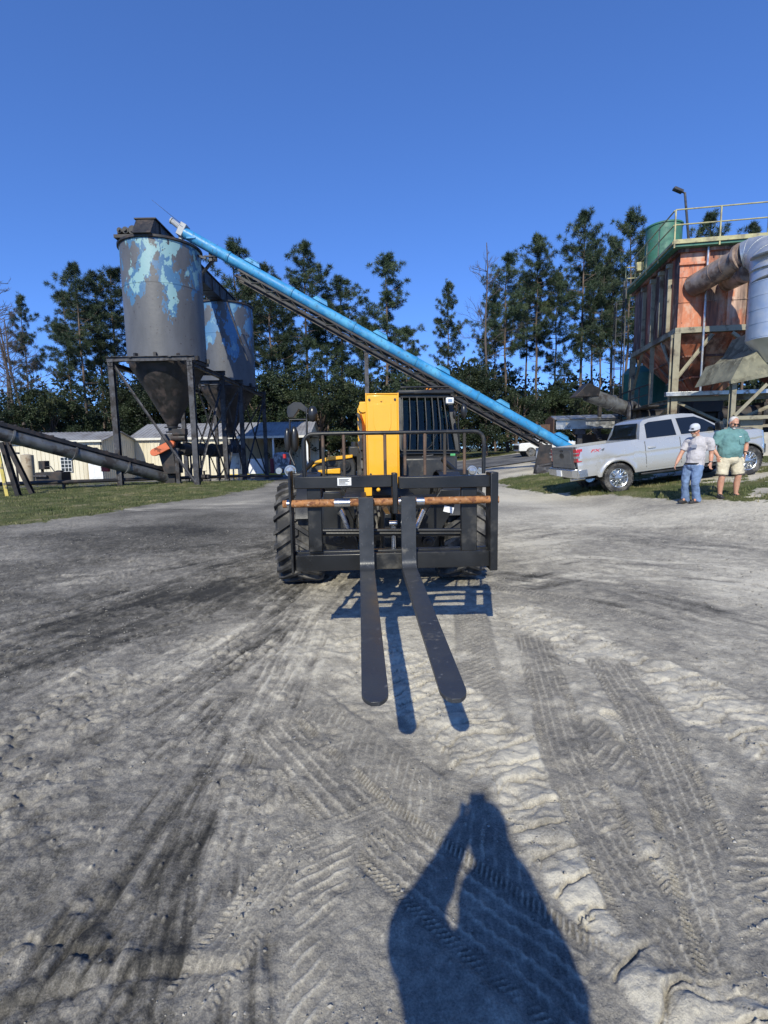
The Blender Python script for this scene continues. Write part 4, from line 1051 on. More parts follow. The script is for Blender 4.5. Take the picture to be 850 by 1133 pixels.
for px, py, w_, h_, nm, lab, mt in ((283, 512, 1.2, 1.5, 'white_cabinet', 'white cabinet inside the open end of the shed', M_white), (303, 514, .6, 1.5, 'red_locker', 'dark red locker by the post of the open shed', mat('dark_red', (.16,.015,.03), .5)),
                           (312, 505, 1.3, 2.0, 'wrapped_drum', 'grey white wrapped drum at the shed mouth', mat('wrapped', (.4,.42,.45), .5, 0, .4, 6, dirt=(.15,.15,.17), dirt_amt=.5)), (318, 513, .5, .8, 'fire_extinguisher', 'small bright red cylinder left of the forklift mirrors', mat('bright_red', (.55,.03,.03), .4))):
    p = P(px, py, 41); m = MB(); z = G2
    if nm in ('wrapped_drum', 'fire_extinguisher'): m.lathe([(w_/2*.95, 0), (w_/2, .06), (w_/2, h_*.9), (w_/2*.8, h_*.97), (w_/2*.3, h_)], 20, (p.x, 41, z+(.6 if w_ < 1 else 0)))
    else: m.bb((p.x-w_/2, 41, z), (p.x+w_/2, 41.5, z+h_)); m.bb((p.x-w_/2+.05, 40.97, z+.08), (p.x-.02, 40.998, z+h_-.06)); m.bb((p.x+.02, 40.97, z+.08), (p.x+w_/2-.05, 40.998, z+h_-.06))
    solo(nm, m, mt, lab, nm.split('_')[-1], bevel=.01)
m = MB(); m.tube((-12, 39.6, -.2), (-6.3, 39.6, -.2), .06); 
for x in (-11.6, -9, -6.6): m.bb((x-.03, 39.57, -.5), (x+.03, 39.63, -.2))
solo('yellow_rail', m, mat('yellow_rail_paint', (.55,.40,.05), .5), 'low yellow rail in front of the open shed', 'rail')

# ------------------------------------------------------------------ the blue auger
M_blue = mat('sky_blue_paint', (.035, .25, .52), .42, 0, .10, 2, .05, 10, dirt=(.10,.38,.60), dirt_amt=.35, dirt_scale=1.2, dirt_soft=.3, dirt2=(.06,.13,.18), dirt2_amt=.2, dirt2_scale=8)
AT = P(204, 257.5, 25.8); AB = P(637, 500, 27.0)
t = thing('grain_auger', 'long sky blue auger tube rising from the pickup tailgate to the silo top', 'auger', tuple(on_ground(631, 27)))
d = (AB-AT); L_ = d.length; d.normalize(); side = d.cross(Vector((0,0,1))).normalized(); up = side.cross(d).normalized()
m = MB(); m.tube(AT, AB, .255, n=32); m.lathe([(.255, 0), (.22, .25), (.1, .4)], 24, AB, d)
for i in range(1, 7):
    pass
tube = mesh_obj('tube', m, M_blue, t)
def along(px):          # position on the tube axis that shows at this photo column
    lo, hi = 0.0, 1.0
    for _ in range(40):
        mid = (lo+hi)/2; q = AT+(AB-AT)*mid; r = q-CP; x = r.dot(RT)/r.dot(FW)*FPX+425
        if x < px: lo = mid
        else: hi = mid
    return AT+(AB-AT)*lo
for px in (253, 323, 391, 459, 527, 594):
    c = along(px); m = MB(); m.tube(c-d*.05, c+d*.05, .29, n=32); mesh_obj('flange', m, mat('blue_flange', (.04,.22,.40), .45) if px == 253 else bpy.data.materials['blue_flange'], tube)
for px in (277, 352, 418, 487, 553, 618):
    c = along(px)+up*.245; m = MB(); m.prism([(-.42, 0), (-.30, .17), (.30, .17), (.42, 0)], c-side*.19, d, up, side*.38); m.beam(c+up*.19-d*.28, c+up*.19+d*.28, .42, .03, up); mesh_obj('inspection_hatch', m, M_blue, tube, bevel=.01)
m = MB(); c = AT-d*.1; m.box(c+up*.05, (.3, .5, .6), (0, R(30), 0)); m.tube(c-d*.15+up*.12, c-d*.62+up*.2, .13, n=14); m.tube(c-d*.62+up*.2, c-d*.70+up*.2, .15, n=14); m.tube(c-d*.1, c-d*.1-Vector((0,0,.7)), .11)
mesh_obj('drive_motor', m, mat('pale_grey_paint', (.36,.37,.38), .45), t, bevel=.02)
m = MB(); c = AT+d*.55; m.bb((c.x-.32, c.y-.28, 11.7), (c.x+.12, c.y+.28, c.z)); mesh_obj('discharge_spout', m, M_blue, t, bevel=.02)
# truss under the tube
m = MB(); s0 = along(268)-up*.27; s1 = along(612)-up*.27
for sd in (-.28, .28):
    a = s0+side*sd-up*.34; b = s1+side*sd-up*.30; m.beam(a, b, .10, .13, up, 'L')
    a = s0+side*sd-up*.06; b = s1+side*sd-up*.03; m.beam(a, b, .08, .10, up, 'L')
    n = 22
    for i in range(n): p0 = s0+(s1-s0)*(i/n)+side*sd; p1 = s0+(s1-s0)*((i+.5)/n)+side*sd; p2 = s0+(s1-s0)*((i+1)/n)+side*sd; m.beam(p0-up*.32, p1-up*.10, .025, .025); m.beam(p1-up*.10, p2-up*.30, .025, .025)
for i in range(12): p0 = s0+(s1-s0)*(i/11); m.beam(p0-side*.28-up*.38, p0+side*.28-up*.38, .05, .05)
mesh_obj('truss', m, M_blackst, t)
m = MB(); a = s0-up*.42-side*.30; b = s1-up*.38-side*.30; m.tube(a, b, .035, n=8); mesh_obj('conduit', m, mat('weathered_rail', (.22,.19,.16), .6), t)
def post_from(px, rad, lab_part, y_off=0, xo=0):
    c = along(px)-up*.75; m = MB(); z0 = tz(c.x, c.y)
    m.beam((c.x+xo, c.y+y_off, z0), (c.x+xo, c.y+y_off, c.z), rad, rad, (0,1,0)); m.box((c.x+xo, c.y+y_off, z0+.02), (rad*2.4, rad*2.4, .04)); mesh_obj(lab_part, m, M_frame if px < 600 else M_steel, t)
post_from(413, .20, 'support_post'); post_from(604, .14, 'support_post', .25); post_from(618, .22, 'support_post', -.2)
m = MB()
for px, zz in ((232, 9.6), (237, 9.5)):
    c = along(px); m.beam((c.x, c.y+.1, 10.8), (c.x, c.y+.1, c.z-.25), .16, .14, (0,1,0), 'U')
c = along(232); e = along(268)-up*.9; m.tube((c.x-.3, c.y, 11.0), (e.x, e.y, 10.95), .045); m.beam((c.x-.2, c.y, 10.9), (SX+.4, c.y, 11.5), .1, .1)
c2 = along(237); m.beam((c2.x, c2.y, 10.9), (SX+.45, 30, 11.4), .12, .12)
mesh_obj('top_bracket', m, M_frame, t)
m = MB(); a = P(200, 247, 25.4); b = P(168, 221, 25.4); m.tube(a, b, .012, .006, n=6); mesh_obj('antenna', m, M_frame, t)
m = MB(); a = P(251, 334, 33.0); b = P(274, 399, 33.4); m.tube(a, b, .05, n=8); mesh_obj('stay_rod', m, M_frame, t)
# ------------------------------------------------------------------ right: the orange hopper plant
O2 = Vector((13.0, 23.0, 0)); EU = Vector((.986, -.167, 0)); EV = Vector((.167, .986, 0))
MP = Matrix((( EU.x, EV.x, 0, O2.x), (EU.y, EV.y, 0, O2.y), (0,0,1,0), (0,0,0,1)))
def PM(): return MB(MP)
def plate_mat(name, c0, c1, c2, stain, w0):
    """faded orange paint: pale worn areas, raw orange, black soot running down"""
    m = bpy.data.materials.new(name); N, L, B = nodes(m); tc = N.new('ShaderNodeTexCoord')
    def noise(sc, det, rg, w, st=(1,1,1)):
        mp = N.new('ShaderNodeMapping'); mp.inputs['Scale'].default_value = st; L.new(tc.outputs['Object'], mp.inputs[0])
        n = N.new('ShaderNodeTexNoise'); n.noise_dimensions = '4D'; n.inputs['W'].default_value = w+w0; n.inputs['Scale'].default_value = sc
        n.inputs['Detail'].default_value = det; n.inputs['Roughness'].default_value = rg; L.new(mp.outputs[0], n.inputs['Vector']); return n.outputs[0]
    r = N.new('ShaderNodeValToRGB'); L.new(noise(.55, 7, .62, 1, (1,1,.7)), r.inputs[0]); e = r.color_ramp.elements
    e[0].position = .44; e[0].color = (*c0, 1); e[1].position = .62; e[1].color = (*c2, 1); k = e.new(.5); k.color = (*c1, 1)
    out = r.outputs[0]
    for sc, st, lo, hi, col, w in ((.8, (1.6,1.6,.16), .45, .56, stain, 4), (1.9, (1.8,1.8,.10), .54, .66, (.10,.045,.03), 14), (2.6, (1,1,.5), .60, .67, (.13,.045,.025), 6), (9, (1,1,1), .64, .68, (.06,.03,.02), 8), (4, (1,1,.25), .54, .70, (.5,.38,.30), 11)):
        q = N.new('ShaderNodeMapRange'); q.inputs[1].default_value = lo; q.inputs[2].default_value = hi; q.inputs[4].default_value = .85; L.new(noise(sc, 6, .6, w, st), q.inputs[0])
        x = N.new('ShaderNodeMix'); x.data_type = 'RGBA'; L.new(q.outputs[0], x.inputs[0]); L.new(out, x.inputs[6]); x.inputs[7].default_value = (*col, 1); out = x.outputs[2]
    L.new(out, B.inputs['Base Color']); B.inputs['Roughness'].default_value = .62
    b = N.new('ShaderNodeBump'); b.inputs['Strength'].default_value = .3; b.inputs['Distance'].default_value = .03; L.new(noise(3, 6, .6, 3), b.inputs['Height']); L.new(b.outputs[0], B.inputs['Normal'])
    return m
M_or = plate_mat('faded_orange_plate', (.58,.38,.28), (.56,.20,.10), (.50,.135,.06), (.045,.028,.025), 0)
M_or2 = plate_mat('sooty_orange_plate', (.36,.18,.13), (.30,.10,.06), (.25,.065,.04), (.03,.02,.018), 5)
M_or3 = plate_mat('hopper_plate', (.55,.32,.22), (.52,.17,.09), (.44,.12,.06), (.13,.05,.035), 9)
M_olive = mat('olive_steel', (.20, .19, .13), .6, 0, .25, 3, .1, 20, dirt=(.10,.09,.06), dirt_amt=.4, dirt_scale=1.6, dirt_soft=.2, dirt2=(.28,.26,.18), dirt2_amt=.3)
M_cfr = mat('cream_frame', (.30, .27, .19), .5, 0, .12, 2, .03, 20, dirt=(.13,.085,.055), dirt_amt=.3, dirt_scale=1.2, dirt_soft=.25, dirt2=(.07,.06,.055), dirt2_amt=.22, dirt2_scale=3)
M_yel2 = mat('pale_yellow_rail', (.40, .37, .19), .5, 0, .2, 3, dirt=(.25,.22,.15), dirt_amt=.4, dirt_soft=.2)
M_green = mat('green_paint', (.05, .165, .11), .5, 0, .15, 1.5, dirt=(.05,.12,.10), dirt_amt=.3, dirt_soft=.3)
M_duct = mat('galvanised_duct', (.60, .61, .61), .42, .75, .06, 3, .10, 5)
M_duct2 = mat('stained_duct', (.38, .30, .25), .45, .5, .25, 3, .08, 8, dirt=(.14,.09,.07), dirt_amt=.45, dirt_scale=1.8, dirt_soft=.2)

U1 = 9.0; V1 = 6.1; ZT = 9.72; ZM = 6.62
t = thing('hopper_plant', 'weathered orange square bin on a cream steel stand behind the pickup', 'industrial bin', (13.0, 23.0, .6))
m = PM(); m.bb((0, 0, ZM), (U1, .05, ZT)); mesh_obj('front_wall', m, M_or, t)
m = PM(); m.bb((0, .051, ZM), (.05, V1, ZT)); mesh_obj('side_wall', m, M_or2, t)
m = PM(); m.bb((.051, V1-.05, ZM), (U1, V1, ZT)); m.bb((U1-.05, .051, ZM), (U1, V1-.051, ZT)); mesh_obj('rear_wall', m, M_or2, t)
m = PM()
for u in (1.05, 1.95, 2.75, 3.55, 4.5, 5.6): m.bb((u-.05, -.14, ZM), (u+.05, -.001, ZT))
for z in (ZM+1.05, ZM+2.1, ZT-.45): m.bb((0, -.03, z), (U1, -.002, z+.03))
m.bb((-.06, -.10, ZT-.5), (U1, -.001, ZT-.40))
mesh_obj('front_rib', m, M_or, t)
m = PM()
for v in (.9, 1.9, 3.0, 4.3): 
    m.bb((-.16, v-.05, ZM), (-.001, v+.05, ZT-.3)); m.box((-.12, v, ZT-.22), (.24, .2, .18))
mesh_obj('side_rib', m, M_cfr, t)
m = PM()
m.bb((-.10, -.10, ZM-.24), (U1, .12, ZM-.003)); m.bb((-.10, .123, ZM-.24), (.12, V1+.1, ZM-.003)); m.bb((.12, V1-.12, ZM-.24), (U1, V1+.1, ZM-.003))
mesh_obj('ring_beam', m, M_cfr, t)
# hopper bottom
m = PM(); zb = 3.8; k = 2.0
A_ = [(.1, .1), (4.6, .1), (4.6, V1-.1), (.1, V1-.1)]; B_ = [(1.9, 2.4), (2.8, 2.4), (2.8, 3.7), (1.9, 3.7)]
m.loft([[(u, v, ZM-.25) for u, v in A_], [(u, v, zb) for u, v in B_]])
m.loft([[(u+4.5, v, ZM-.25) for u, v in A_], [(u+4.5, v, zb) for u, v in B_]])
mesh_obj('hopper', m, M_or3, t)
m = PM()
for (a, b) in (((1.2,.1),(2.1,2.4)), ((2.4,.1),(2.4,2.4)), ((3.4,.1),(2.6,2.4))):
    m.beam((a[0], a[1]-.06, ZM-.3), (b[0], b[1]-.06, zb+.1), .08, .10)
for (a, b) in (((.1,2.0),(1.9,2.7)), ((.1,4.2),(1.9,3.4))): m.beam((a[0]-.06, a[1], ZM-.3), (b[0]-.06, b[1], zb+.1), .08, .10)
for k_ in (.33, .66):
    u0, u1, v0 = .1+1.8*k_, 4.6-1.8*k_, .1+2.3*k_; z = ZM-.25-(ZM-.25-zb)*k_; m.bb((u0, v0-.09, z-.04), (u1, v0-.01, z+.04)); m.bb((u0-.09, v0, z-.04), (u0-.01, 6.0-2.3*k_, z+.04))
mesh_obj('hopper_rib', m, M_or, t)
# stand
legs = [(0, 0), (4.6, 0), (9, 0), (0, V1), (4.6, V1), (9, V1), (0, 3.0)]
for u, v in legs:
    m = PM(); z0 = .3
    if (u, v) == (0, 3.0): m.beam((u, v, 3.4), (u, v, ZM-.25), .16, .16, (0,1,0), 'I')
    else: m.beam((u, v, z0), (u, v, ZM-.25), .26, .24, (0,1,0), 'I')
    mesh_obj('leg', m, M_cfr, t)
m = PM(); m.beam((-.22, -.05, .4), (-.22, -.05, ZM-.3), .07, .07); mesh_obj('corner_post', m, M_cfr, t)
m = PM()
def br(a, b, w_=.13): m.beam(a, b, w_, w_, (0,0,1), 'L')
br((.1, -.02, 4.5), (1.45, -.02, ZM-.3)); br((4.4, -.02, 4.6), (2.2, -.02, ZM-.3)); br((0, .1, 4.7), (0, 1.7, ZM-.3)); br((0, V1-.1, 4.4), (0, V1-1.5, ZM-.3)); br((0, .3, 4.6), (0, 1.4, 6.2), .09)
br((.1, .0, 3.45), (4.5, .04, 1.3)); br((.1, .1, 1.4), (4.5, .1, 3.4)); br((4.7, 0, 3.3), (8.9, 0, 1.2)); br((4.7, .08, 1.2), (8.9, .08, 3.6)); br((0, .2, 3.3), (0, V1-.2, 1.3)); br((.05, .2, 1.3), (.05, V1-.2, 3.3))
br((4.7, .0, 3.6), (6.4, .0, ZM-.4))
mesh_obj('brace', m, M_cfr, t)
m = PM(); m.box((2.25, -.04, 2.40), (.5, .03, .4), (0, .3, 0)); mesh_obj('gusset', m, M_cfr, t)
m = PM(); m.beam((0, .1, 3.55), (U1, .1, 3.55), .2, .2, (0,0,1), 'I'); m.beam((0, .1, 3.5), (0, V1, 3.5), .18, .18, (0,0,1), 'I'); m.beam((0, V1, 3.5), (U1, V1, 3.5), .2, .2, (0,0,1), 'I')
m.beam((2.3, .0, 2.3), (U1, .0, 2.3), .12, .12); mesh_obj('lower_beam', m, M_cfr, t)
m = PM(); m.bb((-.45, -.42, 3.66), (U1, -.16, 3.84)); mesh_obj('front_channel', m, M_steel, t, bevel=.01)
m = PM(); m.bb((-.9, .4, 3.3), (-.2, V1, 3.36))
for v in (.4, 1.8, 3.2, 4.6, 6.0): m.beam((-.9, v, 3.36), (-.9, v, 4.3), .05, .05)
m.beam((-.9, .4, 4.3), (-.9, V1, 4.3), .05, .05); m.beam((-.9, .4, 3.85), (-.9, V1, 3.85), .04, .04)
mesh_obj('catwalk', m, M_blackst, t)
m = PM(); m.tube((1.0, -.20, 3.7), (1.0, -.20, ZT+.2), .045, n=10); mesh_obj('downpipe', m, M_steel, t)
# deck and guard rails
ZD = 10.1
m = PM(); m.bb((-.45, -.45, ZD-.24), (U1, V1+.3, ZD-.12)); mesh_obj('deck', m, M_green, t)
m = PM(); m.bb((-.16, -.16, ZT+.002), (U1, V1+.1, ZD-.243)); mesh_obj('top_band', m, M_or2, t)
m = PM(); m.bb((-.50, -.52, ZD-.14), (U1, -.453, ZD+.03)); m.bb((-.52, -.45, ZD-.13), (-.453, V1+.3, ZD-.02)); mesh_obj('toe_board', m, M_yel2, t)
m = PM()
for u in (-.45, 1.3, 3.1, 4.9, 6.7): m.beam((u, -.48, ZD-.3), (u, -.48, ZD+1.22), .055, .055)
for z in (.62, 1.22): m.tube((-.45, -.48, ZD+z), (U1, -.48, ZD+z), .03, n=8)
for v in (1.3, 2.9, 4.6, 6.3): m.beam((-.48, v, ZD-.3), (-.48, v, ZD+1.2), .055, .055)
for z in (.62, 1.2): m.tube((-.48, -.45, ZD+z), (-.48, 6.4, ZD+z), .03, n=8)
for z in (.62, 1.2): m.tube((-.45, 6.4, ZD+z), (U1, 6.4, ZD+z), .03, n=8)
for u in (1.0, 3, 5, 7): m.beam((u, 6.4, ZD-.1), (u, 6.4, ZD+1.2), .06, .06)
mesh_obj('guard_rail', m, M_yel2, t)
# rungs and cage on the far left corner
m = PM()
for v in (V1+.1, V1+.55): m.beam((-.62, v-.6, .8), (-.62, v-.6, ZD+.4), .06, .05, (0,1,0))
for i in range(30): m.tube((-.62, V1-.5, 1.1+i*.31), (-.62, V1-.05, 1.1+i*.31), .016, n=6)
for z in (4, 4.9, 5.8, 6.7, 7.6, 8.5, 9.3): m.path([(-.62, V1-.5, z), (-1.0, V1-.55, z), (-1.15, V1-.3, z), (-1.0, V1-.0, z), (-.62, V1-.05, z)], .02, 6)
for v in (V1-.5, V1-.05, V1-.28): m.beam((-1.08, v, 4), (-1.08, v, 9.3), .03, .02)
mesh_obj('ladder', m, M_frame, t)
# things on the deck
tc_ = P(735, 251, 26.2); hT = tc_.z-(ZD-.12)
m = MB(); c_ = (tc_.x, 26.2, ZD-.12); m.lathe([(.80, 0), (.80, hT-.08), (.84, hT-.07), (.84, hT), (.77, hT), (.77, hT-.4)], 40, c_, caps=(True, False)); m.lathe([(.76, hT-.5), (.76, hT-.48)], 40, c_)
solo('round_tank', m, M_green, 'round green open tank on the deck of the orange bin', 'tank')
m = PM(); m.box((-.55, 3.75, ZD+.35), (.34, .3, .42)); m.box((-.72, 3.62, ZD+.35), (.06, .24, .34)); m.beam((-.5, 3.75, ZD-.1), (-.5, 3.75, ZD+.2), .06, .06)
solo('floodlight', m, M_yel2, 'pale yellow floodlight box on the left deck rail', 'floodlight', bevel=.02)
t = thing('lamp_post', 'tall thin lamp post with one arm above the green tank', 'lamp', tuple(MP @ Vector((1.4, 2.6, ZD))))
pp = MP @ Vector((1.4, 2.6, 0)); tp = P(758, 213, pp.y)
m = MB(); m.tube((pp.x, pp.y, ZD-.1), (tp.x, pp.y, tp.z), .06, .05, n=10); mesh_obj('pole', m, M_frame, t)
m = MB(); e = P(748.5, 209.5, pp.y); m.tube((tp.x, pp.y, tp.z-.02), e+Vector((.1,0,-.05)), .035); c = (Vector((tp.x, pp.y, tp.z))+e)/2+Vector((-.12,0,.04)); m.box(c, (.46, .24, .13), (0, R(22), 0)); mesh_obj('lamp_head', m, M_frame, t, bevel=.03)

# ducts
def elbow(c0, d0, c1, d1, r, n=8):
    pts = []
    p1 = Vector(c0)+Vector(d0); p2 = Vector(c1)+Vector(d1)
    for i in range(n+1):
        s = i/n; pts.append((1-s)**3*Vector(c0)+3*s*(1-s)**2*p1+3*s*s*(1-s)*p2+s**3*Vector(c1))
    return pts
t = thing('dust_duct', 'big silver duct rising at the right edge and bending into the orange bin', 'duct', (14.4, 19.0, 4))
DY = 19.0; top = P(858, 312, DY); bot = P(855, 376, DY); r0 = .78
m = MB(); m.tube((top.x, DY, bot.z), (top.x, DY, top.z), r0, n=40)
for k in range(7): z = bot.z+.05+k*.48; m.tube((top.x, DY, z), (top.x, DY, z+.02), r0+.012, n=40)
m.lathe([(r0, 0), (r0*.35, -.62), (.12, -.8)], 40, (top.x, DY, bot.z), (0,0,1), (False, True))
mesh_obj('riser', m, M_duct, t)
e0 = Vector((top.x, DY, top.z)); en = P(823, 284, 20.6)
pts = elbow(e0, (0, 0, .62), en, (.55, -.4, .25), 1, 9); rs = [r0-(r0-.54)*i/9 for i in range(10)]
m = MB(); m.path(pts, rs, 36)
for i in (2, 4, 6, 8): dd = (pts[i+1]-pts[i-1]).normalized() if i < 9 else (pts[i]-pts[i-1]); m.tube(pts[i]-dd*.015, pts[i]+dd*.015, rs[i]+.015, n=36)
mesh_obj('elbow', m, M_duct, t)
hit = P(780, 309, 22.3); m = MB(); m.tube(en+(en-hit).normalized()*.1, hit+(hit-en).normalized()*.6, .45, n=32)
dd = (hit-en).normalized(); m.tube(en+dd*.0, en+dd*.12, .56, n=32); m.tube(en+dd*.12, en+dd*.2, .50, n=32)
for k in (.38, .68): c = en+(hit-en)*k; m.tube(c, c+dd*.03, .463, n=32)
m.box(en+Vector((-.12, -.55, -.35)), (.3, .25, .3)); mesh_obj('branch_pipe', m, M_duct2, t)
m = MB(); a = P(824, 303, 20.8); b = P(806, 312, 22.4); m.tube(a+(a-b)*.3, b, .36, n=24); mesh_obj('branch_pipe', m, M_duct2, t)

# olive hopper in front on the right
t = thing('olive_hopper', 'rusty olive chute at the right edge below the silver duct', 'hopper', (14.5, 19.2, .6))
def poly_at(pts, Y, th, mt, nm, parent):
    p = [P(x, y, Y) for x, y in pts]; mm = MB(); mm.prism([(q.x, q.z) for q in p], (0, Y, 0), (1,0,0), (0,0,1), (0, th, 0)); return mesh_obj(nm, mm, mt, parent, bevel=.01)
poly_at([(809,421),(823,395),(834,392),(845,382),(856,362),(905,340),(905,405),(850,413)], 19.0, 2.2, M_olive, 'body', t)
m = MB(); m.beam(P(808, 423, 18.95), P(905, 404, 18.95), .1, .12); mesh_obj('rim', m, M_olive, t)
for px in (812, 866):
    m = MB(); p = P(px, 420, 19.3); m.beam((p.x, 19.3, tz(p.x, 19.3)), (p.x, 19.3, p.z), .17, .17, (0,1,0), 'I'); mesh_obj('leg', m, M_cfr, t)
m = MB(); m.beam(P(812, 460, 19.2), P(848, 425, 19.2), .12, .12, (0,1,0), 'L'); m.beam(P(812, 462.5, 19.15), P(870, 460.5, 19.15), .13, .13); m.bb(P(820, 463, 19.4), P(833, 480, 19.9)); mesh_obj('brace', m, M_cfr, t)
# dark green tank low at the back and machinery under the bins
m = MB(); p = P(723, 436, 30.5); m.lathe([(1.5, 0), (1.5, 4.9), (1.2, 5.3)], 36, (p.x+.2, 31.5, tz(p.x, 31)-.1)); solo('green_tank', m, mat('dark_green_paint', (.02,.12,.09), .4, 0, .2), 'dark green upright tank behind the bin stand legs', 'tank')
t = thing('screw_feeder', 'black screw feeder lying under the orange bin', 'feeder', tuple(MP @ Vector((3, 3, .7))))
m = PM(); m.tube((-.5, 3, 2.9), (8.5, 3.1, 3.0), .42, n=20); m.tube((0, 4.6, 1.5), (8.8, 4.4, 1.6), .5, n=20)
for u in (1.2, 3, 5, 7): m.bb((u-.05, 2.5, 2.4), (u+.05, 3.6, 3.5))
m.bb((1.7, 2.2, 3.1), (3.0, 3.9, 3.8)); m.bb((6.2, 2.2, 3.1), (7.5, 3.9, 3.8)); mesh_obj('tube', m, M_blackst, t)
m = PM(); m.bb((3.4, 1.0, .7), (5.2, 2.2, 2.0)); m.tube((2.2, 1.6, 1.3), (3.4, 1.6, 1.3), .4, n=18); m.bb((6, 1, .7), (7.4, 2, 2.6)); m.tube((7.6, 1.4, 2.2), (7.6, 1.4, 3.4), .18); mesh_obj('drive', m, M_blackst, t, bevel=.03)
m = PM(); m.bb((.5, 5.4, .6), (8.8, 5.5, 2.9)); 
for k in range(9): m.bb((.6+k*.95, 5.32, .6), (.68+k*.95, 5.398, 2.9))
mesh_obj('skirt', m, M_blackst, t)
m = MB(); c = on_ground(833, 19.6); m.box(c+Vector((0,0,.45)), (.75, .6, 1.0), (0,0,.1)); m.box(c+Vector((.0,0,.02)), (.95, .8, .08)); solo('concrete_block', m, mat('concrete', (.42,.39,.33), .8, 0, .15, 4, .3, 20), 'pale concrete block just past the pickup front bumper', 'block', bevel=.02)

# conveyor head, roofed trough behind the pickup bed
t = thing('conveyor_head', 'black tube conveyor head sloping down behind the pickup cab', 'conveyor', tuple(on_ground(700, 29)))
a = P(650, 436, 26.4); b = P(722, 463, 27.2)
m = MB(); d = (b-a).normalized(); m.tube(a, b+d*1.7, .36, n=20)
for k in (.35, .7): c = a+(b-a)*k; m.tube(c, c+d*.08, .43, n=20)
mesh_obj('tube', m, bpy.data.materials['worn_grey_tube'], t)
m = MB(); m.prism([(-.75, -.42), (-.30, .44), (.45, .42), (.50, .02), (-.10, -.20)], a+Vector((.0,-.42,0)), d, Vector((d.z*-1,0,d.x)), (0,.84,0)); mesh_obj('hood', m, M_blackst, t, bevel=.02)
m = MB(); c = P(697.5, 447, 26.2); m.path([c+Vector((.35,.3,0)), c+Vector((.1,.1,.03)), c+Vector((0,0,-.15)), Vector((c.x, c.y, tz(c.x,c.y)+.6))], .15, 12); mesh_obj('drop_pipe', m, M_frame, t)
m = MB(); 
for px in (664, 712): p = P(px, 445 if px < 700 else 462, 29); m.beam((p.x, 29, tz(p.x, 29)), (p.x, 29, p.z-.2), .17, .17)
mesh_obj('support_leg', m, M_blackst, t)
t = thing('roofed_trough', 'long galvanised trough with sheet roof on posts behind the pickup bed', 'trough', tuple(on_ground(655, 28.8)))
a = P(616, 470, 28.8); b = P(701, 468, 28.8)
m = MB(); m.beam(a, b, .16, .50, (0,0,1), 'U'); m.beam(a+Vector((0,1.3,0)), b+Vector((0,1.3,0)), .16, .50, (0,0,1), 'U'); mesh_obj('side_channel', m, M_steel, t)
m = MB(); z = a.z+.29
for k in range(5):
    x0 = a.x-.15+(b.x-a.x+.1)*k/5; x1 = a.x-.17+(b.x-a.x+.1)*(k+1)/5
    m.prism([(-.12, 0), (.62, .22), (1.4, 0), (1.4, .02), (.62, .24), (-.12, .02)], (x0, 28.8, z+.012*k), (0,1,0), (0,0,1), (x1-x0-.02, 0, .0))
mesh_obj('roof', m, M_steel, t)
m = MB(); m.prism([(-.1, -.6), (-.1, .3), (.6, .50), (1.35, .3), (1.35, -.6)], (a.x-.22, 28.8, a.z), (0,1,0), (0,0,1), (.06,0,0)); m.bb((a.x-.8, 29.2, a.z-.5), (a.x-.23, 29.9, a.z+.05)); mesh_obj('end_cap', m, mat('rusty_brown', (.09,.05,.035), .7, 0, .3), t)
for px in (641, 696):
    m = MB(); p = P(px, 475, 28.9); m.beam((p.x, 28.9, tz(p.x, 28.9)), (p.x, 28.9, p.z), .28, .28, (0,1,0), 'I'); m.box((p.x, 28.9, p.z-.14), (.56, .4, .28)); mesh_obj('post', m, M_frame, t)
m = MB(); random.seed(9)
for i in range(9):
    c = P(658+i*1.7, 476+i*2.6, 28.6); m.box(c, (.22, .2, .14), (random.random(), random.random(), random.random()))
mesh_obj('drag_chain', m, M_frame, t)
m = MB(); m.bb((a.x+1.6, 29.4, a.z-1.2), (b.x+1.2, 30.1, a.z-.55)); m.tube((a.x+1.6, 29.6, a.z-1.4), (b.x, 29.6, a.z-1.4), .30, n=14); mesh_obj('belt', m, M_blackst, t)
# clutter left of the tailgate
t = thing('loading_ramp', 'dark steel ramp leaning by the lower end of the blue auger', 'ramp', tuple(on_ground(602, 24)))
m = MB(); 
p = [on_ground(590, 24), on_ground(613, 24), P(611, 492, 24), P(597, 492, 24)]
m.loft([[p[0], p[1], p[2], p[3]], [q+Vector((.3, 1.0, 0)) for q in p]]); mesh_obj('ramp_body', m, M_blackst, t, bevel=.02)
m = MB(); c = on_ground(601, 23.7); m.box(c+Vector((0,0,.15)), (.7, .3, .3)); m.tube(c+Vector((-.3,0,.3)), c+Vector((.4,0,.42)), .07); mesh_obj('motor', m, M_frame, t, bevel=.02)
# ------------------------------------------------------------------ silver crew cab pickup
M_sil = mat('silver_car_paint', (.46, .455, .435), .24, .35, .02, 2, 0, 40, coat=.9)
M_tail = mat('shaded_tailgate', (.10, .105, .11), .35, .3, .05, coat=.5)  # tailgate turned off the sun: its shade is put into this darker grey
M_dglass = mat('dark_window', (.008, .010, .012), .04, 0, 0, spec=.8)
M_rim = mat('alloy_rim', (.60, .61, .62), .25, .9, .05)
TY0 = 14.2
rw = P(683.5, 545, TY0); z0 = tz(rw.x, TY0+1); xf = rw.x+3.68; z1 = tz(xf, TY0+1.1)
YAW = R(2.0); pit = math.atan((z1-z0)/3.68)
Dx = Vector((math.cos(YAW)*math.cos(pit), math.sin(YAW)*math.cos(pit), math.sin(pit)))
Dy = Vector((-math.sin(YAW), math.cos(YAW), 0)); Dz = Dx.cross(Dy)
org = Vector((rw.x, TY0, z0+.01)) + Dy*.86
truck = thing('pickup_truck', 'silver crew cab pickup with dark windows parked beside the two men', 'pickup truck', org, (0,0,0), world=False)
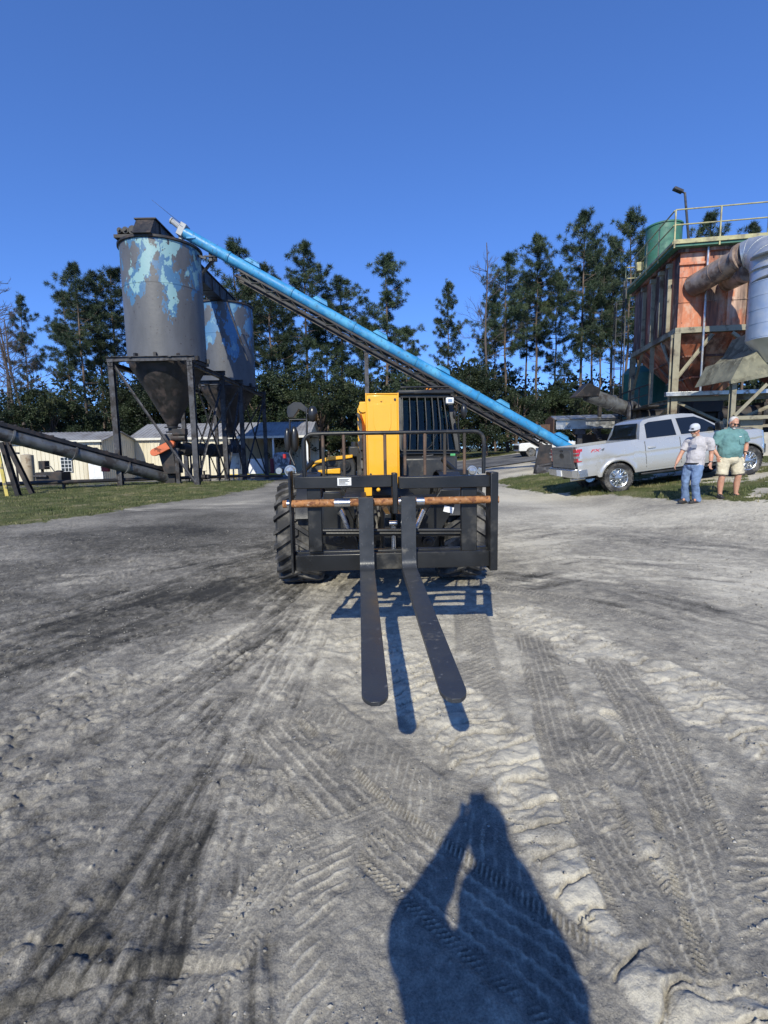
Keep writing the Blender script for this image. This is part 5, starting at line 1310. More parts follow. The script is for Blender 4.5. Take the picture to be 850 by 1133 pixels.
truck.rotation_euler = Matrix((Dx, Dy, Dz)).transposed().to_euler()
WB = 3.68; RA = .475; WZ = .41
def zlow(x):
    z = .50
    if x < -.55: z = .56
    if x > WB+.5: z = .55
    for xw in (0, WB):
        d = abs(x-xw)
        if d < RA: z = max(z, WZ+math.sqrt(RA*RA-d*d))
    return z
def lerp(x, ks):
    for (a, va), (b, vb) in zip(ks[:-1], ks[1:]):
        if x <= b:
            t = max(0, (x-a)/(b-a)); return va+(vb-va)*t
    return ks[-1][1]
def zup(x): return lerp(x, [(-1.12, 1.36), (-1.05, 1.395), (.60, 1.40), (.72, 1.36), (2.9, 1.33), (3.2, 1.32), (4.05, 1.24), (4.3, 1.16), (4.45, 1.04)])
def wid(x, z):
    w_ = 1.0 - .16*max(0, z-1.0)**1.4 - .35*max(0, .75-z)**2 - (.012 if abs(z-.98) < .03 else 0)
    for xw in (0, WB):
        d = math.hypot(x-xw, z-WZ)
        if RA-.01 < d < RA+.10: w_ += .028*math.cos((d-RA-.03)/.07*math.pi/2)**2 if abs(d-RA-.03) < .07 else 0
    if x > 4.02: w_ -= .42*((x-4.02)/.43)**2
    if x < -1.0: w_ -= .5*(-1.0-x)**1.5
    return w_
xs = sorted(x for x in set([-1.12, -1.08, -1.0] + [round(-.95+i*.05, 3) for i in range(int(5.4/.05)+1)] + [xw+RA*math.sin(t)*s for xw in (0, WB) for s in (-1, 1) for t in [R(a) for a in (60, 70, 78, 84, 90)]]) if x <= 4.451)
NR = 16
def side_grid(mb, x0, x1, s, off=0.0, zt=None, zb=None):
    cols = [x for x in xs if x0-1e-6 <= x <= x1+1e-6]
    if cols[0] > x0+1e-4: cols = [x0]+cols
    if cols[-1] < x1-1e-4: cols = cols+[x1]
    vs = []; fs = []
    for x in cols:
        a = zlow(x) if zb is None else max(zb, zlow(x)); b = zup(x) if zt is None else min(zt, zup(x))
        for j in range(NR+1):
            z = a+(b-a)*j/NR; vs.append((x, s*(wid(x, z)+off), z))
    for i in range(len(cols)-1):
        for j in range(NR): k = i*(NR+1)+j; fs.append([k, k+1, k+NR+2, k+NR+1])
    mb.add(vs, fs); return cols
mb = MB()
for s in (-1, 1):
    side_grid(mb, -1.12, 4.45, s)
    # rolled lips of the arches and the rail
    cols = xs; vs = []; fs = []
    for x in cols: z = zlow(x); vs += [(x, s*wid(x, z), z), (x, s*(wid(x, z)-.14), z+.01)]
    for i in range(len(cols)-1): fs.append([2*i, 2*i+2, 2*i+3, 2*i+1])
    mb.add(vs, fs)
# bed: rails, inner walls, floor, front wall
for s in (-1, 1):
    mb.bb((-1.10, s*.84, 1.30), (.60, s*.955, 1.402)); mb.bb((-1.10, s*.84, .85), (.60, s*.86, 1.299))
mb.bb((-1.1, -.84, .84), (.6, .84, .86)); mb.bb((.58, -.93, .86), (.66, .93, 1.39))
# hood and cowl
rings = []
for x in [3.02, 3.2, 3.5, 3.8, 4.1, 4.25, 4.36, 4.45]:
    zz = zup(x); w_ = wid(x, zz); ring = []
    for j in range(13):
        y = -w_+2*w_*j/12; q = abs(y/w_); ring.append((x, y, zz+.09*(1-q**2.2)+(.02 if .35 < q < .8 else 0)))
    rings.append(ring)
mb.loft(rings, caps=False, closed=False)
# nose and floor pan, tail panel
mb.bb((4.25, -.62, .62), (4.42, .62, 1.04)); mb.bb((-1.06, -.86, .62), (-1.0, .86, .83)); mb.bb((.55, -.84, .48), (3.1, .84, .56))
body = mesh_obj('body', mb, M_sil, truck, True, sharp=40)
# cab
prof = [(.66, 1.36), (.74, 1.60), (.82, 1.82), (.92, 1.90), (1.15, 1.935), (1.6, 1.955), (2.05, 1.945), (2.35, 1.90), (2.62, 1.79), (2.95, 1.56), (3.22, 1.33)]
def gy(z): return .955-.46*(z-1.34)**1.12 if z > 1.34 else .955
mb = MB(); rings = []
for s_ in [i/10 for i in range(11)]:
    ring = []
    for x, z in prof:
        u = (s_*2-1); y = gy(z)*u; zz = z+(.025*(1-u*u) if z > 1.8 else 0); xx = x-(.10*u*u if x > 2.6 else 0)+(.0)
        ring.append((xx, y, zz))
    rings.append(ring)
mb.loft(rings, caps=False, closed=False)
for s in (-1, 1): 
    vs = [(x-(.10 if x > 2.6 else 0), s*gy(z), z) for x, z in prof]
    mb.add(vs, [list(range(len(vs)))])
cabb = mesh_obj('cab', mb, M_sil, truck, True, sharp=38)
def gl(name, pts, parent, s=-1, th=.006):
    m = MB(); vs = [(x, s*(gy(z)+th), z) for x, z in pts]; vs2 = [(x, s*(gy(z)-.004), z) for x, z in pts]; n = len(pts)
    m.add(vs+vs2, [list(range(n)), list(range(n, 2*n))[::-1]]+[[i, (i+1)%n, n+(i+1)%n, n+i] for i in range(n)]); return mesh_obj(name, m, M_dglass, parent, True)
for s in (-1, 1):
    for nm, x0, x1, zt in (('rear', .80, 1.78, None), ('front', 1.80, 3.02, None)):
        m = MB(); side_grid(m, x0+.01 if nm == 'rear' else x0, x1 if nm == 'rear' else 2.98, s, .004, zt=1.325, zb=.56)
        dr = mesh_obj('door', m, M_sil, truck, True)
        hx = x0+.72 if nm == 'rear' else x0+.24
        hx = .98 if nm == 'rear' else 1.97
        m = MB(); m.box((hx, s*1.0, 1.13), (.20, .05, .045)); m.box((hx, s*.985, 1.13), (.24, .03, .07)); mesh_obj('handle', m, M_sil, dr, True, bevel=.012)
        if nm == 'rear': gl('window', [(.88, 1.40), (1.72, 1.385), (1.72, 1.83), (1.05, 1.83), (.93, 1.78)], dr, s)
        else: gl('window', [(1.86, 1.383), (2.98, 1.365), (2.95, 1.42), (2.60, 1.70), (2.36, 1.82), (1.84, 1.835)], dr, s)
    for xg in (.80, 1.79, 3.0):
        m = MB(); m.v = []; 
        for z_ in [i/8 for i in range(8)]:
            a = .60+z_*.72; b = a+.09; m.bb((xg-.004, s*(wid(xg, a)+.0045), a), (xg+.004, s*(wid(xg, a)-.01), b))
        mesh_obj('seam', m, M_black, truck, True)
# rear window and windscreen
m = MB(); m.add([(.735-.008, -.70, 1.56), (.735-.008, .70, 1.56), (.80, .66, 1.83), (.80, -.66, 1.83), (.67-.008, -.80, 1.41), (.67-.008, .80, 1.41)], [[0,1,2,3],[4,5,1,0]]); 
for v in m.v: v.x -= .004
mesh_obj('rear_window', m, M_dglass, truck, True)
m = MB(); m.add([(3.12-.06, -.80, 1.43), (3.18, 0, 1.42), (3.12-.06, .80, 1.43), (2.50-.06, .66, 1.87), (2.53, 0, 1.89), (2.50-.06, -.66, 1.87)], [[0,1,4,5],[1,2,3,4]])
for v in m.v: v.x += .03; v.z += .02
mesh_obj('windscreen', m, M_dglass, truck, True)
# tailgate, lights, bumper
m = MB(); m.box((-1.115, 0, 1.10), (.07, 1.60, .60)); m.box((-1.155, 0, 1.12), (.02, 1.30, .40)); m.bb((-1.16, -.8, 1.36), (-1.06, .8, 1.405)); tg = mesh_obj('tailgate', m, M_tail, truck, True, bevel=.015)
m = MB(); m.lathe([(.06, 0), (.075, .006), (.0, .008)], 20, (-1.166, 0, 1.16), (-1, 0, 0)); [setattr(v, 'y', v.y*2.1) for v in m.v]; mesh_obj('emblem', m, M_black, tg, True)
m = MB(); m.box((-1.168, 0, 1.30), (.02, .22, .05)); mesh_obj('handle', m, M_black, tg, True, bevel=.008)
for s in (-1, 1):
    m = MB(); m.loft([[(-1.15, s*.80, .98), (-1.15, s*.80, 1.34), (-1.13, s*.965, 1.34), (-1.13, s*.985, .98)], [(-.99, s*.82, .98), (-.95, s*.82, 1.34), (-.95, s*(wid(-.95,1.34)+.006), 1.34), (-.99, s*(wid(-.99,.98)+.008), .98)]])
    tl = mesh_obj('tail_light', m, M_redlens, truck, True, bevel=.01)
    m = MB(); m.bb((-1.157, s*.83, 1.09), (-1.05, s*.995, 1.15)); m.bb((-1.157, s*.83, 1.22), (-1.06, s*.995, 1.245)); mesh_obj('white_lens', m, M_lens, tl, True)
m = MB(); m.loft([[(-1.06, -.93, .50), (-1.06, -.95, .80), (-1.06, .95, .80), (-1.06, .93, .50)], [(-1.27, -.86, .56), (-1.28, -.88, .78), (-1.28, .88, .78), (-1.27, .86, .56)]])
for s in (-1, 1): m.box((-.98, s*.95, .66), (.26, .10, .24))
bp = mesh_obj('rear_bumper', m, M_silver, truck, True, bevel=.02)
m = MB(); m.box((-1.285, 0, .66), (.02, .34, .17)); mesh_obj('number_plate', m, M_white, bp, True)
m = MB(); m.tube((-1.2, -.62, .48), (-.8, -.62, .48), .045, n=14); mesh_obj('exhaust', m, M_chrome, truck, True)
m = MB(); m.loft([[(4.30, -.70, .50), (4.30, -.72, .80), (4.30, .72, .80), (4.30, .70, .50)], [(4.56, -.45, .52), (4.57, -.48, .78), (4.57, .48, .78), (4.56, .45, .52)]])
for s in (-1, 1): m.loft([[(4.10, s*.985, .55), (4.10, s*.995, .82), (4.2, s*.7, .82), (4.2, s*.7, .55)], [(4.42, s*.70, .53), (4.42, s*.73, .80), (4.5, s*.5, .80), (4.5, s*.5, .53)]])
mesh_obj('front_bumper', m, M_sil, truck, True, bevel=.02)
for s in (-1, 1):
    m = MB(); m.loft([[(4.12, s*(wid(4.12, 1.0)+.004), .93), (4.18, s*(wid(4.18, 1.1)+.004), 1.13), (4.25, s*.7, 1.13), (4.25, s*.7, .93)], [(4.43, s*.62, .92), (4.42, s*.64, 1.05), (4.46, s*.5, 1.05), (4.47, s*.5, .92)]]); mesh_obj('headlight', m, M_lens, truck, True, bevel=.01)
m = MB(); m.box((4.45, 0, .95), (.06, 1.0, .24)); m.box((4.48, 0, .95), (.04, .96, .05)); mesh_obj('grille', m, M_chrome, truck, True, bevel=.01)
for s in (-1, 1):
    m = MB(); m.box((2.82, s*1.12, 1.48), (.12, .22, .24)); m.beam((2.84, s*.94, 1.40), (2.84, s*1.05, 1.42), .08, .05); mesh_obj('mirror', m, M_black, truck, True, bevel=.03)
    m = MB(); m.bb((.62, s*.86, .40), (3.02, s*1.03, .46)); mesh_obj('running_board', m, M_black, truck, True, bevel=.015)
    # wheel house lining
    for xw in (0, WB):
        m = MB(); rr = []
        for k in range(9): a = R(180*k/8); rr.append([(xw+RA*.98*math.cos(a), s*.97, WZ+RA*.98*math.sin(a)), (xw+RA*.98*math.cos(a), s*.58, WZ+RA*.98*math.sin(a))])
        m.loft(rr, caps=False, closed=False); m.add([(xw+RA*.98*math.cos(R(180*k/8)), s*.58, WZ+RA*.98*math.sin(R(180*k/8))) for k in range(9)], [list(range(9))]); mesh_obj('wheel_liner', m, M_black, truck, True)
m = MB()   # frame rails and axles under the body
for s in (-1, 1): m.beam((-1.0, s*.45, .50), (4.3, s*.45, .50), .08, .14)
m.tube((0, -.75, .41), (0, .75, .41), .06); m.tube((WB, -.75, .41), (WB, .75, .41), .05); m.ell((0, 0, .41), (.18,.16,.16)); m.bb((1.0, -.4, .40), (3.5, .4, .55)); m.bb((2.9, -.5, .5), (4.3, .5, 1.1))
mesh_obj('underbody', m, M_black, truck, True)
for xw in (0, WB):
    for s in (-1, 1):
        c = Vector((xw, s*.86, .405)); m = MB()
        m.lathe([(.05, .13), (.10, .12), (.11, .09)], 24, c, (0, s, 0), (True, True))
        m.lathe([(.245, .12), (.262, .13), (.268, .125), (.262, .06), (.235, .0), (.235, -.1)], 36, c, (0, s, 0), (False, False))
        m.lathe([(.235, .0), (.05, .01)], 24, c, (0, s, 0), (False, True))
        for k in range(6):
            for dq in (-.14, .14):
                a = k*math.pi/3+dq; b = k*math.pi/3+dq*1.5
                p0 = c+Vector((.07*math.cos(a), s*.115, .07*math.sin(a))); p1 = c+Vector((.25*math.cos(b), s*.105, .25*math.sin(b))); m.beam(p0, p1, .026, .036, (0, s, 0))
        wh = mesh_obj('wheel', m, M_rim, truck, True, bevel=.003)
        m = MB(); m.lathe([(.262, -.12), (.30, -.14), (.37, -.145), (.398, -.125), (.405, -.06), (.405, .06), (.398, .125), (.37, .145), (.30, .14), (.262, .12)], 56, c, (0, s, 0), (False, False))
        for k in range(40):
            a = 2*math.pi*k/40
            for y_, w_ in ((-.11, .05), (-.035, .06), (.045, .06), (.115, .05)):
                aa = a+(.05 if y_ > 0 else 0)+(.03 if abs(y_) > .1 else 0); m.box(c+Vector((.405*math.cos(aa), y_, .405*math.sin(aa))), (.02, w_, .045), Matrix.Rotation(-aa, 3, 'Y'))
        mesh_obj('tyre', m, M_rubber, wh, True)
# lettering on the bed side
def decal(txt, loc, size, mt, parent, rot, shear=.35, ext=.0015):
    cu = bpy.data.curves.new('lettering', 'FONT'); cu.body = txt; cu.size = size; cu.extrude = ext; cu.shear = shear; cu.offset = size*.022; cu.space_character = 1.0
    tmp = bpy.data.objects.new('lettering_source', cu); me_ = bpy.data.meshes.new_from_object(tmp); bpy.data.objects.remove(tmp); me_.materials.clear(); me_.materials.append(mt); o = bpy.data.objects.new('lettering', me_); COL.objects.link(o); o.parent = parent; o.location = loc; o.rotation_euler = rot; return o
M_redp = mat('red_decal', (.50, .03, .035), .4); M_greyp = mat('dark_decal', (.10, .10, .11), .4)
decal('FX', (-.74, -wid(-.5, 1.25)-.006, 1.21), .135, M_redp, truck, (R(90-6), 0, 0)).scale = (1.6, .8, 1)
decal('4', (-.47, -wid(-.2, 1.25)-.006, 1.21), .135, M_greyp, truck, (R(90-6), 0, 0)).scale = (1.6, .8, 1)
# ------------------------------------------------------------------ people
def skin_m(name, c): return mat(name, c, .5, 0, .1, 12, .05, 90, dirt=(c[0]*1.05, c[1]*.8, c[2]*.75), dirt_amt=.3, dirt_scale=6, dirt_soft=.3)
def cloth_m(name, c, v=.12): return mat(name, c, .85, 0, v, 9, .35, 16, spec=.2)
M_skin = skin_m('tanned_skin', (.50, .27, .18)); M_hair = mat('white_hair', (.55, .52, .48), .8, 0, .2, 30, .5, 90)
M_shoe = mat('dark_shoes', (.03, .028, .028), .6, 0, .2); M_gls = mat('dark_glasses', (.01,.01,.012), .1)
def cap_(mb, a, b, ra, rb, n=14):
    a = Vector(a); b = Vector(b); d = (b-a); L_ = d.length; d = d/L_ if L_ > 1e-6 else Vector((0,0,1)); prof = []
    for i in range(0, 5): t = R(-90+90*i/4); prof.append((max(.0005, ra*math.cos(t)), ra*math.sin(t)))
    for i in range(0, 5): t = R(90*i/4); prof.append((max(.0005, rb*math.cos(t)), L_+rb*math.sin(t)))
    mb.lathe(prof, n, a, d)
def chain(mb, pts, rs):
    for (a, b, ra, rb) in zip(pts[:-1], pts[1:], rs[:-1], rs[1:]): cap_(mb, a, b, ra, rb)
def flesh(name, mb, mt, parent, vox=.011, it=4, ripple=None):
    o = mesh_obj(name, mb, mt, parent, True, sharp=180)
    r = o.modifiers.new('remesh', 'REMESH'); r.mode = 'VOXEL'; r.voxel_size = vox; r.use_smooth_shade = True
    s = o.modifiers.new('smooth', 'SMOOTH'); s.factor = .5; s.iterations = it
    if ripple:
        tx = bpy.data.textures.new('cloth_folds', 'CLOUDS'); tx.noise_scale = ripple[1]; tx.noise_depth = 2
        d = o.modifiers.new('folds', 'DISPLACE'); d.texture = tx; d.strength = ripple[0]; d.mid_level = .5; d.texture_coords = 'LOCAL'
    return o
def hand(mb, w_, f, side, curl=.5, s=1.0, thumb=1):
    """wrist, direction of the fingers, direction of the thumb side; five separate bent fingers"""
    w_ = Vector(w_); f = Vector(f).normalized(); sd = Vector(side); sd = (sd-f*sd.dot(f)).normalized(); nrm = f.cross(sd).normalized()
    pc = w_+f*.045*s
    for k in range(-1, 2): cap_(mb, w_+sd*k*.012*s, w_+f*.085*s+sd*k*.024*s, .020*s, .016*s)
    for k, (off, L_) in enumerate(((.033, .072), (.011, .080), (-.011, .075), (-.033, .058))):
        p = w_+f*.085*s+sd*off*s; d = f.copy(); r_ = .0095*s
        for j, q in enumerate((.45, .32, .25)):
            d = (Matrix.Rotation(curl*(.5+.35*j), 3, sd*thumb) @ d).normalized(); e = p+d*L_*q*s; cap_(mb, p, e, r_, r_*.92, 10); p = e; r_ *= .92
    p = w_+f*.02*s+sd*.03*s; d = (f*.7+sd*.75).normalized(); e = p+d*.045*s; cap_(mb, p, e, .0125*s, .011*s, 10); e2 = e+(d+f*.6).normalized()*.032*s; cap_(mb, e, e2, .011*s, .0095*s, 10)
def head(mb, c, fwd, up, s=1.0):
    """skull, jaw, nose, ears, brow and lips; returns the frame"""
    c = Vector(c); f = Vector(fwd).normalized(); u = Vector(up); u = (u-f*u.dot(f)).normalized(); r = f.cross(u)
    F = lambda x, y, z: c+r*x*s+f*y*s+u*z*s
    Mx = Matrix((r, f, u)).transposed()
    e = Mx.to_euler()
    mb.ell(F(0, -.012, .025), (.076*s, .094*s, .092*s), 20, 14, e); mb.ell(F(0, .012, -.045), (.060*s, .072*s, .068*s), 16, 12, e)
    cap_(mb, F(0, .088, .015), F(0, .108, -.020), .010*s, .015*s); cap_(mb, F(-.018, .098, -.024), F(.018, .098, -.024), .009*s, .009*s)
    cap_(mb, F(-.035, .078, .035), F(.035, .078, .035), .012*s, .012*s); cap_(mb, F(-.022, .080, -.058), F(.022, .080, -.058), .010*s, .010*s); cap_(mb, F(-.01, .072, -.098), F(.01, .072, -.098), .018*s, .018*s)
    for q in (-1, 1): mb.ell(F(q*.077, -.005, -.005), (.012*s, .022*s, .034*s), 10, 8, e); mb.ell(F(q*.045, .055, -.028), (.024*s, .026*s, .024*s), 10, 8, e)
    return F, e
def glasses(F, e, parent, mt=M_gls, s=1):
    m = MB()
    for q in (-1, 1): m.ell(F(q*.032, .098, .012), (.026*s, .008*s, .018*s), 12, 8, e); m.beam(F(q*.058, .085, .016), F(q*.080, -.01, .012), .006, .006)
    m.beam(F(-.01, .104, .018), F(.01, .104, .018), .006, .006); return mesh_obj('sunglasses', m, mt, parent, True)

# --- man in the grey shirt, cap and jeans, stepping to the left
gpos = G(766, 556.5)
man = thing('person', 'man in light grey t-shirt, pale cap and blue jeans stepping to the left', 'person', gpos, (0,0,0), world=False)
hu = .00288
def q(u, v, y=0): return Vector(((u-255)*hu, y, (757-v)*hu))
b = MB()
F, e = head(b, q(246, 212, .0), (-.80, -.52, -.30), (-.15, -.1, 1), 1.0)
cap_(b, q(262, 232, .03), q(275, 262, .04), .058, .065)
b.ell(q(278, 325, .03), (.155, .16, .22)); b.ell(q(268, 400, .02), (.155, .17, .17)); b.ell(q(258, 455, .03), (.145, .15, .12))
cap_(b, q(240, 282, .16), q(330, 285, -.10), .058, .060)
nearsh, nearel, nearwr = q(343, 296, -.12), q(357, 385, -.10), q(343, 452, -.16)
farsh, farel, farwr = q(232, 296, .20), q(188, 390, .20), q(142, 455, .12)
chain(b, [nearsh, nearsh*.5+nearel*.5, nearel, nearel*.6+nearwr*.4, nearwr], [.052, .050, .045, .046, .030]); chain(b, [farsh, farsh*.5+farel*.5, farel, farel*.6+farwr*.4, farwr], [.052, .050, .044, .045, .029])
hand(b, nearwr, (-.15, -.15, -1), (-.9, -.4, 0), .55, 1.0, 1); hand(b, farwr, (-.45, -.2, -.85), (-.6, -.7, 0), .5, 1.0, 1)
hipn, knn, ann = q(272, 490, -.06), q(246, 605, -.10), q(282, 722, -.03); hipf, knf, anf = q(236, 490, .12), q(214, 605, .10), q(232, 726, .14)
chain(b, [hipn, knn, ann], [.095, .062, .045]); chain(b, [hipf, knf, anf], [.095, .062, .045])
for a_ in (ann, anf): cap_(b, a_, a_+Vector((-.10, -.06, -.04)), .04, .035)
body = flesh('body', b, M_skin, man, .009)
b = MB(); b.ell(q(278, 325, .03), (.172, .178, .24)); b.ell(q(266, 405, .02), (.180, .192, .185)); cap_(b, q(256, 456, .03), q(270, 456, .0), .160, .160); cap_(b, q(276, 340, .03), q(262, 440, .02), .178, .166)
cap_(b, q(238, 284, .17), q(332, 288, -.11), .078, .086); cap_(b, nearsh, nearsh*.9+nearel*.1, .072, .070); b.tube(nearsh, nearsh*.3+nearel*.7, .071, .078, 16); cap_(b, farsh, farsh*.9+farel*.1, .070, .068); b.tube(farsh, farsh*.35+farel*.65, .069, .074, 16); cap_(b, q(262, 268, .04), q(285, 275, .03), .075, .09)
sh = flesh('t_shirt', b, cloth_m('grey_cotton', (.46, .44, .45)), man, .011, 16, (.035, .10))
b = MB(); c = q(221, 326, -.115); b.box(c, (.10, .02, .07), (0, 0, -.7)); mesh_obj('chest_print', b, mat('print_grey', (.22,.24,.30), .8), man, True)
b = MB(); b.ell(q(256, 475, .03), (.158, .165, .11))
chain(b, [q(272, 485, -.05), (q(272, 490, -.06)+knn)/2, knn, (knn+ann)/2, ann+Vector((.0,0,-.03))], [.116, .100, .082, .076, .088]); chain(b, [q(238, 485, .11), (hipf+knf)/2, knf, (knf+anf)/2, anf+Vector((0,0,-.03))], [.116, .100, .080, .076, .086])
flesh('jeans', b, cloth_m('blue_denim', (.15, .22, .36), .3), man, .010, 10, (.03, .09))
b = MB()
for a_ in (ann, anf): b.loft([[(a_.x+dx, a_.y+dy, z) for dx, dy in ((.06,.04),(.05,-.06),(-.10,-.11),(-.20,-.10),(-.21,-.05),(-.13,.02))] for z, k in ((.0, 1), (.05, 1))]); cap_(b, a_+Vector((0,0,-.02)), a_+Vector((-.13, -.06, -.05)), .052, .04)
mesh_obj('shoes', b, M_shoe, man, True, bevel=.01)
b = MB(); b.lathe([(.098, -.01), (.100, .03), (.094, .065), (.070, .098), (.035, .112), (.002, .114)], 24, F(0, -.010, .048), (F(0,0,1)-F(0,0,0)), (False, False))
p = [F(math.sin(t)*.082, .070+math.cos(t)*.085, .050) for t in [R(-85+17*i) for i in range(11)]]; p0 = [F(math.sin(t)*.082, .060, .056) for t in [R(-85+17*i) for i in range(11)]]
b.add(p+p0, [[i, i+1, 12+i, 11+i] for i in range(10)]); b.add([v+Vector((0,0,-.008)) for v in p]+[v+Vector((0,0,-.008)) for v in p0], [[i, i+1, 12+i, 11+i] for i in range(10)])
cp = mesh_obj('cap', b, mat('pale_cap', (.52,.54,.57), .8, 0, .1, 9, .2, 60), man, True)
b = MB(); b.ell(F(0, .088, .072), (.03, .01, .022), 10, 8, e); mesh_obj('cap_patch', b, M_ink, cp, True)
glasses(F, e, man)
b = MB(); b.ell(F(0, .062, -.078), (.046, .040, .040), 14, 10, e); flesh('beard', b, mat('grey_beard', (.34,.27,.22), .9, 0, .2, 30, .4, 90), man, .006, 2)
b = MB(); d_ = (nearwr-nearel).normalized(); b.tube(nearwr-d_*.03, nearwr-d_*.005, .036, n=16); mesh_obj('watch', b, M_black, man, True)
b = MB(); b.lathe([(.172, 0), (.174, .035)], 24, q(256, 462, .03), (0,0,1)); mesh_obj('belt', b, M_black, man, True)

# --- man in the teal shirt and khaki shorts, hands in pockets
gpos = G(805, 551.5)
man = thing('person', 'white haired man in teal t-shirt and khaki shorts with hands in pockets', 'person', gpos, (0,0,0), world=False)
hu = .00300
def q(u, v, y=0): return Vector(((u-532)*hu, y, (706-v)*hu))
b = MB(); F, e = head(b, q(535, 160, -.04), (-.02, -.86, -.50), (0, -.4, 1), 1.04)
cap_(b, q(537, 185, .01), q(540, 212, .04), .062, .072)
b.ell(q(540, 270, .04), (.185, .15, .22)); b.ell(q(535, 350, .0), (.19, .18, .20)); b.ell(q(535, 410, .03), (.185, .16, .13)); cap_(b, q(478, 234, .05), q(604, 234, .05), .060, .060)
lsh, lel, lwr = q(450, 240, .05), q(420, 340, .09), q(437, 392, -.02); rsh, rel, rwr = q(628, 240, .05), q(668, 318, .10), q(636, 378, -.02)
chain(b, [lsh, lsh*.5+lel*.5, lel, lel*.6+lwr*.4, lwr], [.054, .052, .047, .047, .032]); chain(b, [rsh, rsh*.5+rel*.5, rel, rel*.6+rwr*.4, rwr], [.054, .052, .047, .047, .032])
hand(b, lwr, (.10, -.15, -1), (.5, -.8, 0), .15, .95); hand(b, rwr, (-.15, -.1, -1), (-.5, -.8, 0), .15, .95)
lk, la = q(480, 545, -.01), q(481, 672, .03); rk, ra_ = q(600, 540, -.01), q(598, 674, .03)
chain(b, [q(495, 440, .03), lk, (lk*.6+la*.4)+Vector((0,.02,0)), la], [.11, .062, .066, .040]); chain(b, [q(575, 440, .03), rk, (rk*.6+ra_*.4)+Vector((0,.02,0)), ra_], [.11, .062, .066, .040])
for a_, dx in ((la, -.03), (ra_, .03)): cap_(b, a_, a_+Vector((dx, -.12, -.055)), .040, .032)
flesh('body', b, M_skin, man, .009)
b = MB(); b.ell(q(540, 272, .04), (.205, .17, .24)); b.ell(q(533, 352, -.005), (.215, .205, .205)); cap_(b, q(500, 382, .02), q(565, 376, .02), .155, .150); cap_(b, q(515, 280, .03), q(505, 380, .02), .185, .165); cap_(b, q(565, 280, .03), q(565, 376, .02), .185, .165); cap_(b, q(470, 232, .05), q(612, 232, .05), .086, .086)
cap_(b, q(536, 202, .03), q(540, 225, .04), .078, .10)
cap_(b, lsh, lsh*.9+lel*.1, .086, .084); b.tube(lsh, lsh*.3+lel*.7, .080, .088, 16); cap_(b, rsh, rsh*.9+rel*.1, .082, .080); b.tube(rsh, rsh*.3+rel*.7, .080, .088, 16)
sh = flesh('t_shirt', b, cloth_m('teal_cotton', (.13, .255, .25)), man, .011, 16, (.04, .12))
b = MB(); b.box(q(578, 292, -.135), (.13, .03, .12), (-.15, 0, .28)); b.box(q(566, 258+16, -.150), (.05, .012, .012)); mesh_obj('chest_pocket', b, bpy.data.materials['teal_cotton'], man, True, bevel=.01)
b = MB(); b.box(q(563, 258, -.142), (.05, .02, .014)); mesh_obj('pocket_tag', b, M_white, man, True)
b = MB(); b.ell(q(535, 420, .02), (.205, .175, .13)); b.ell(q(452, 440, .0), (.04, .07, .10)); b.ell(q(622, 435, .0), (.04, .07, .10))
b.tube(q(492, 425, .02), q(478, 532, .0), .122, .122, 20); b.tube(q(578, 425, .02), q(598, 528, .0), .122, .122, 20); cap_(b, q(492, 420, .02), q(578, 420, .02), .125, .125)
flesh('shorts', b, cloth_m('khaki_cloth', (.56, .50, .37)), man, .010, 10, (.035, .10))
b = MB()
for a_, dx in ((la, -.045), (ra_, .045)):
    b.loft([[(a_.x+x*.05+(dx if y < 0 else 0)*1.0, a_.y+y, z) for x, y in ((-.9,.07),(.9,.07),(1,-.06),(.95,-.16),(.5,-.21),(-.5,-.21),(-.95,-.16),(-1,-.06))] for z in (-.0, .045)]); cap_(b, a_+Vector((0, 0, -.035)), a_+Vector((dx, -.12, -.055)), .056, .044)
mesh_obj('shoes', b, M_shoe, man, True, bevel=.008)
b = MB(); b.ell(F(0, -.035, .045), (.088, .090, .082), 20, 14, e); b.ell(F(0, -.06, -.01), (.082, .055, .07), 16, 10, e); flesh('hair', b, M_hair, man, .007, 2)
b = MB(); b.ell(F(0, .070, -.082), (.036, .034, .034), 12, 8, e); b.ell(F(0, .092, -.045), (.034, .014, .010), 12, 8, e); flesh('beard', b, M_hair, man, .006, 2)
glasses(F, e, man)
b = MB(); d_ = (rwr-rel).normalized(); b.tube(rwr-d_*.03, rwr+d_*.0, .038, n=16); mesh_obj('watch', b, M_black, man, True)

# --- the person taking the photograph: stands behind the lens, seen by the shadow on the dirt
ph = thing('person', 'person holding up a phone, whose shadow falls on the dirt in front', 'person', (-.015, 0, 0), (0,0,0), world=False)
b = MB(); F, e = head(b, (.012, -.22, 1.535), (0, 1, -.1), (0, 0, 1), 1.05)
cap_(b, (.015, -.28, 1.45), (.02, -.42, 1.30), .062, .075)
b.ell((.0, -.46, 1.22), (.19, .13, .24)); b.ell((.0, -.45, 1.0), (.18, .15, .18)); b.ell((0, -.46, .88), (.18, .14, .12))
cap_(b, (-.13, -.46, 1.27), (.13, -.46, 1.27), .07, .07)
lS, lE, lW = Vector((-.17, -.44, 1.25)), Vector((-.212, -.20, 1.225)), Vector((-.060, -.085, 1.45)); rS, rE, rW = Vector((.16, -.43, 1.24)), Vector((.16, -.22, 1.20)), Vector((.08, -.085, 1.42))
chain(b, [lS, lS*.5+lE*.5, lE, lE*.6+lW*.4, lW], [.075, .072, .064, .060, .046]); chain(b, [rS, rS*.5+rE*.5, rE, rE*.6+rW*.4, rW], [.075, .072, .064, .060, .046])
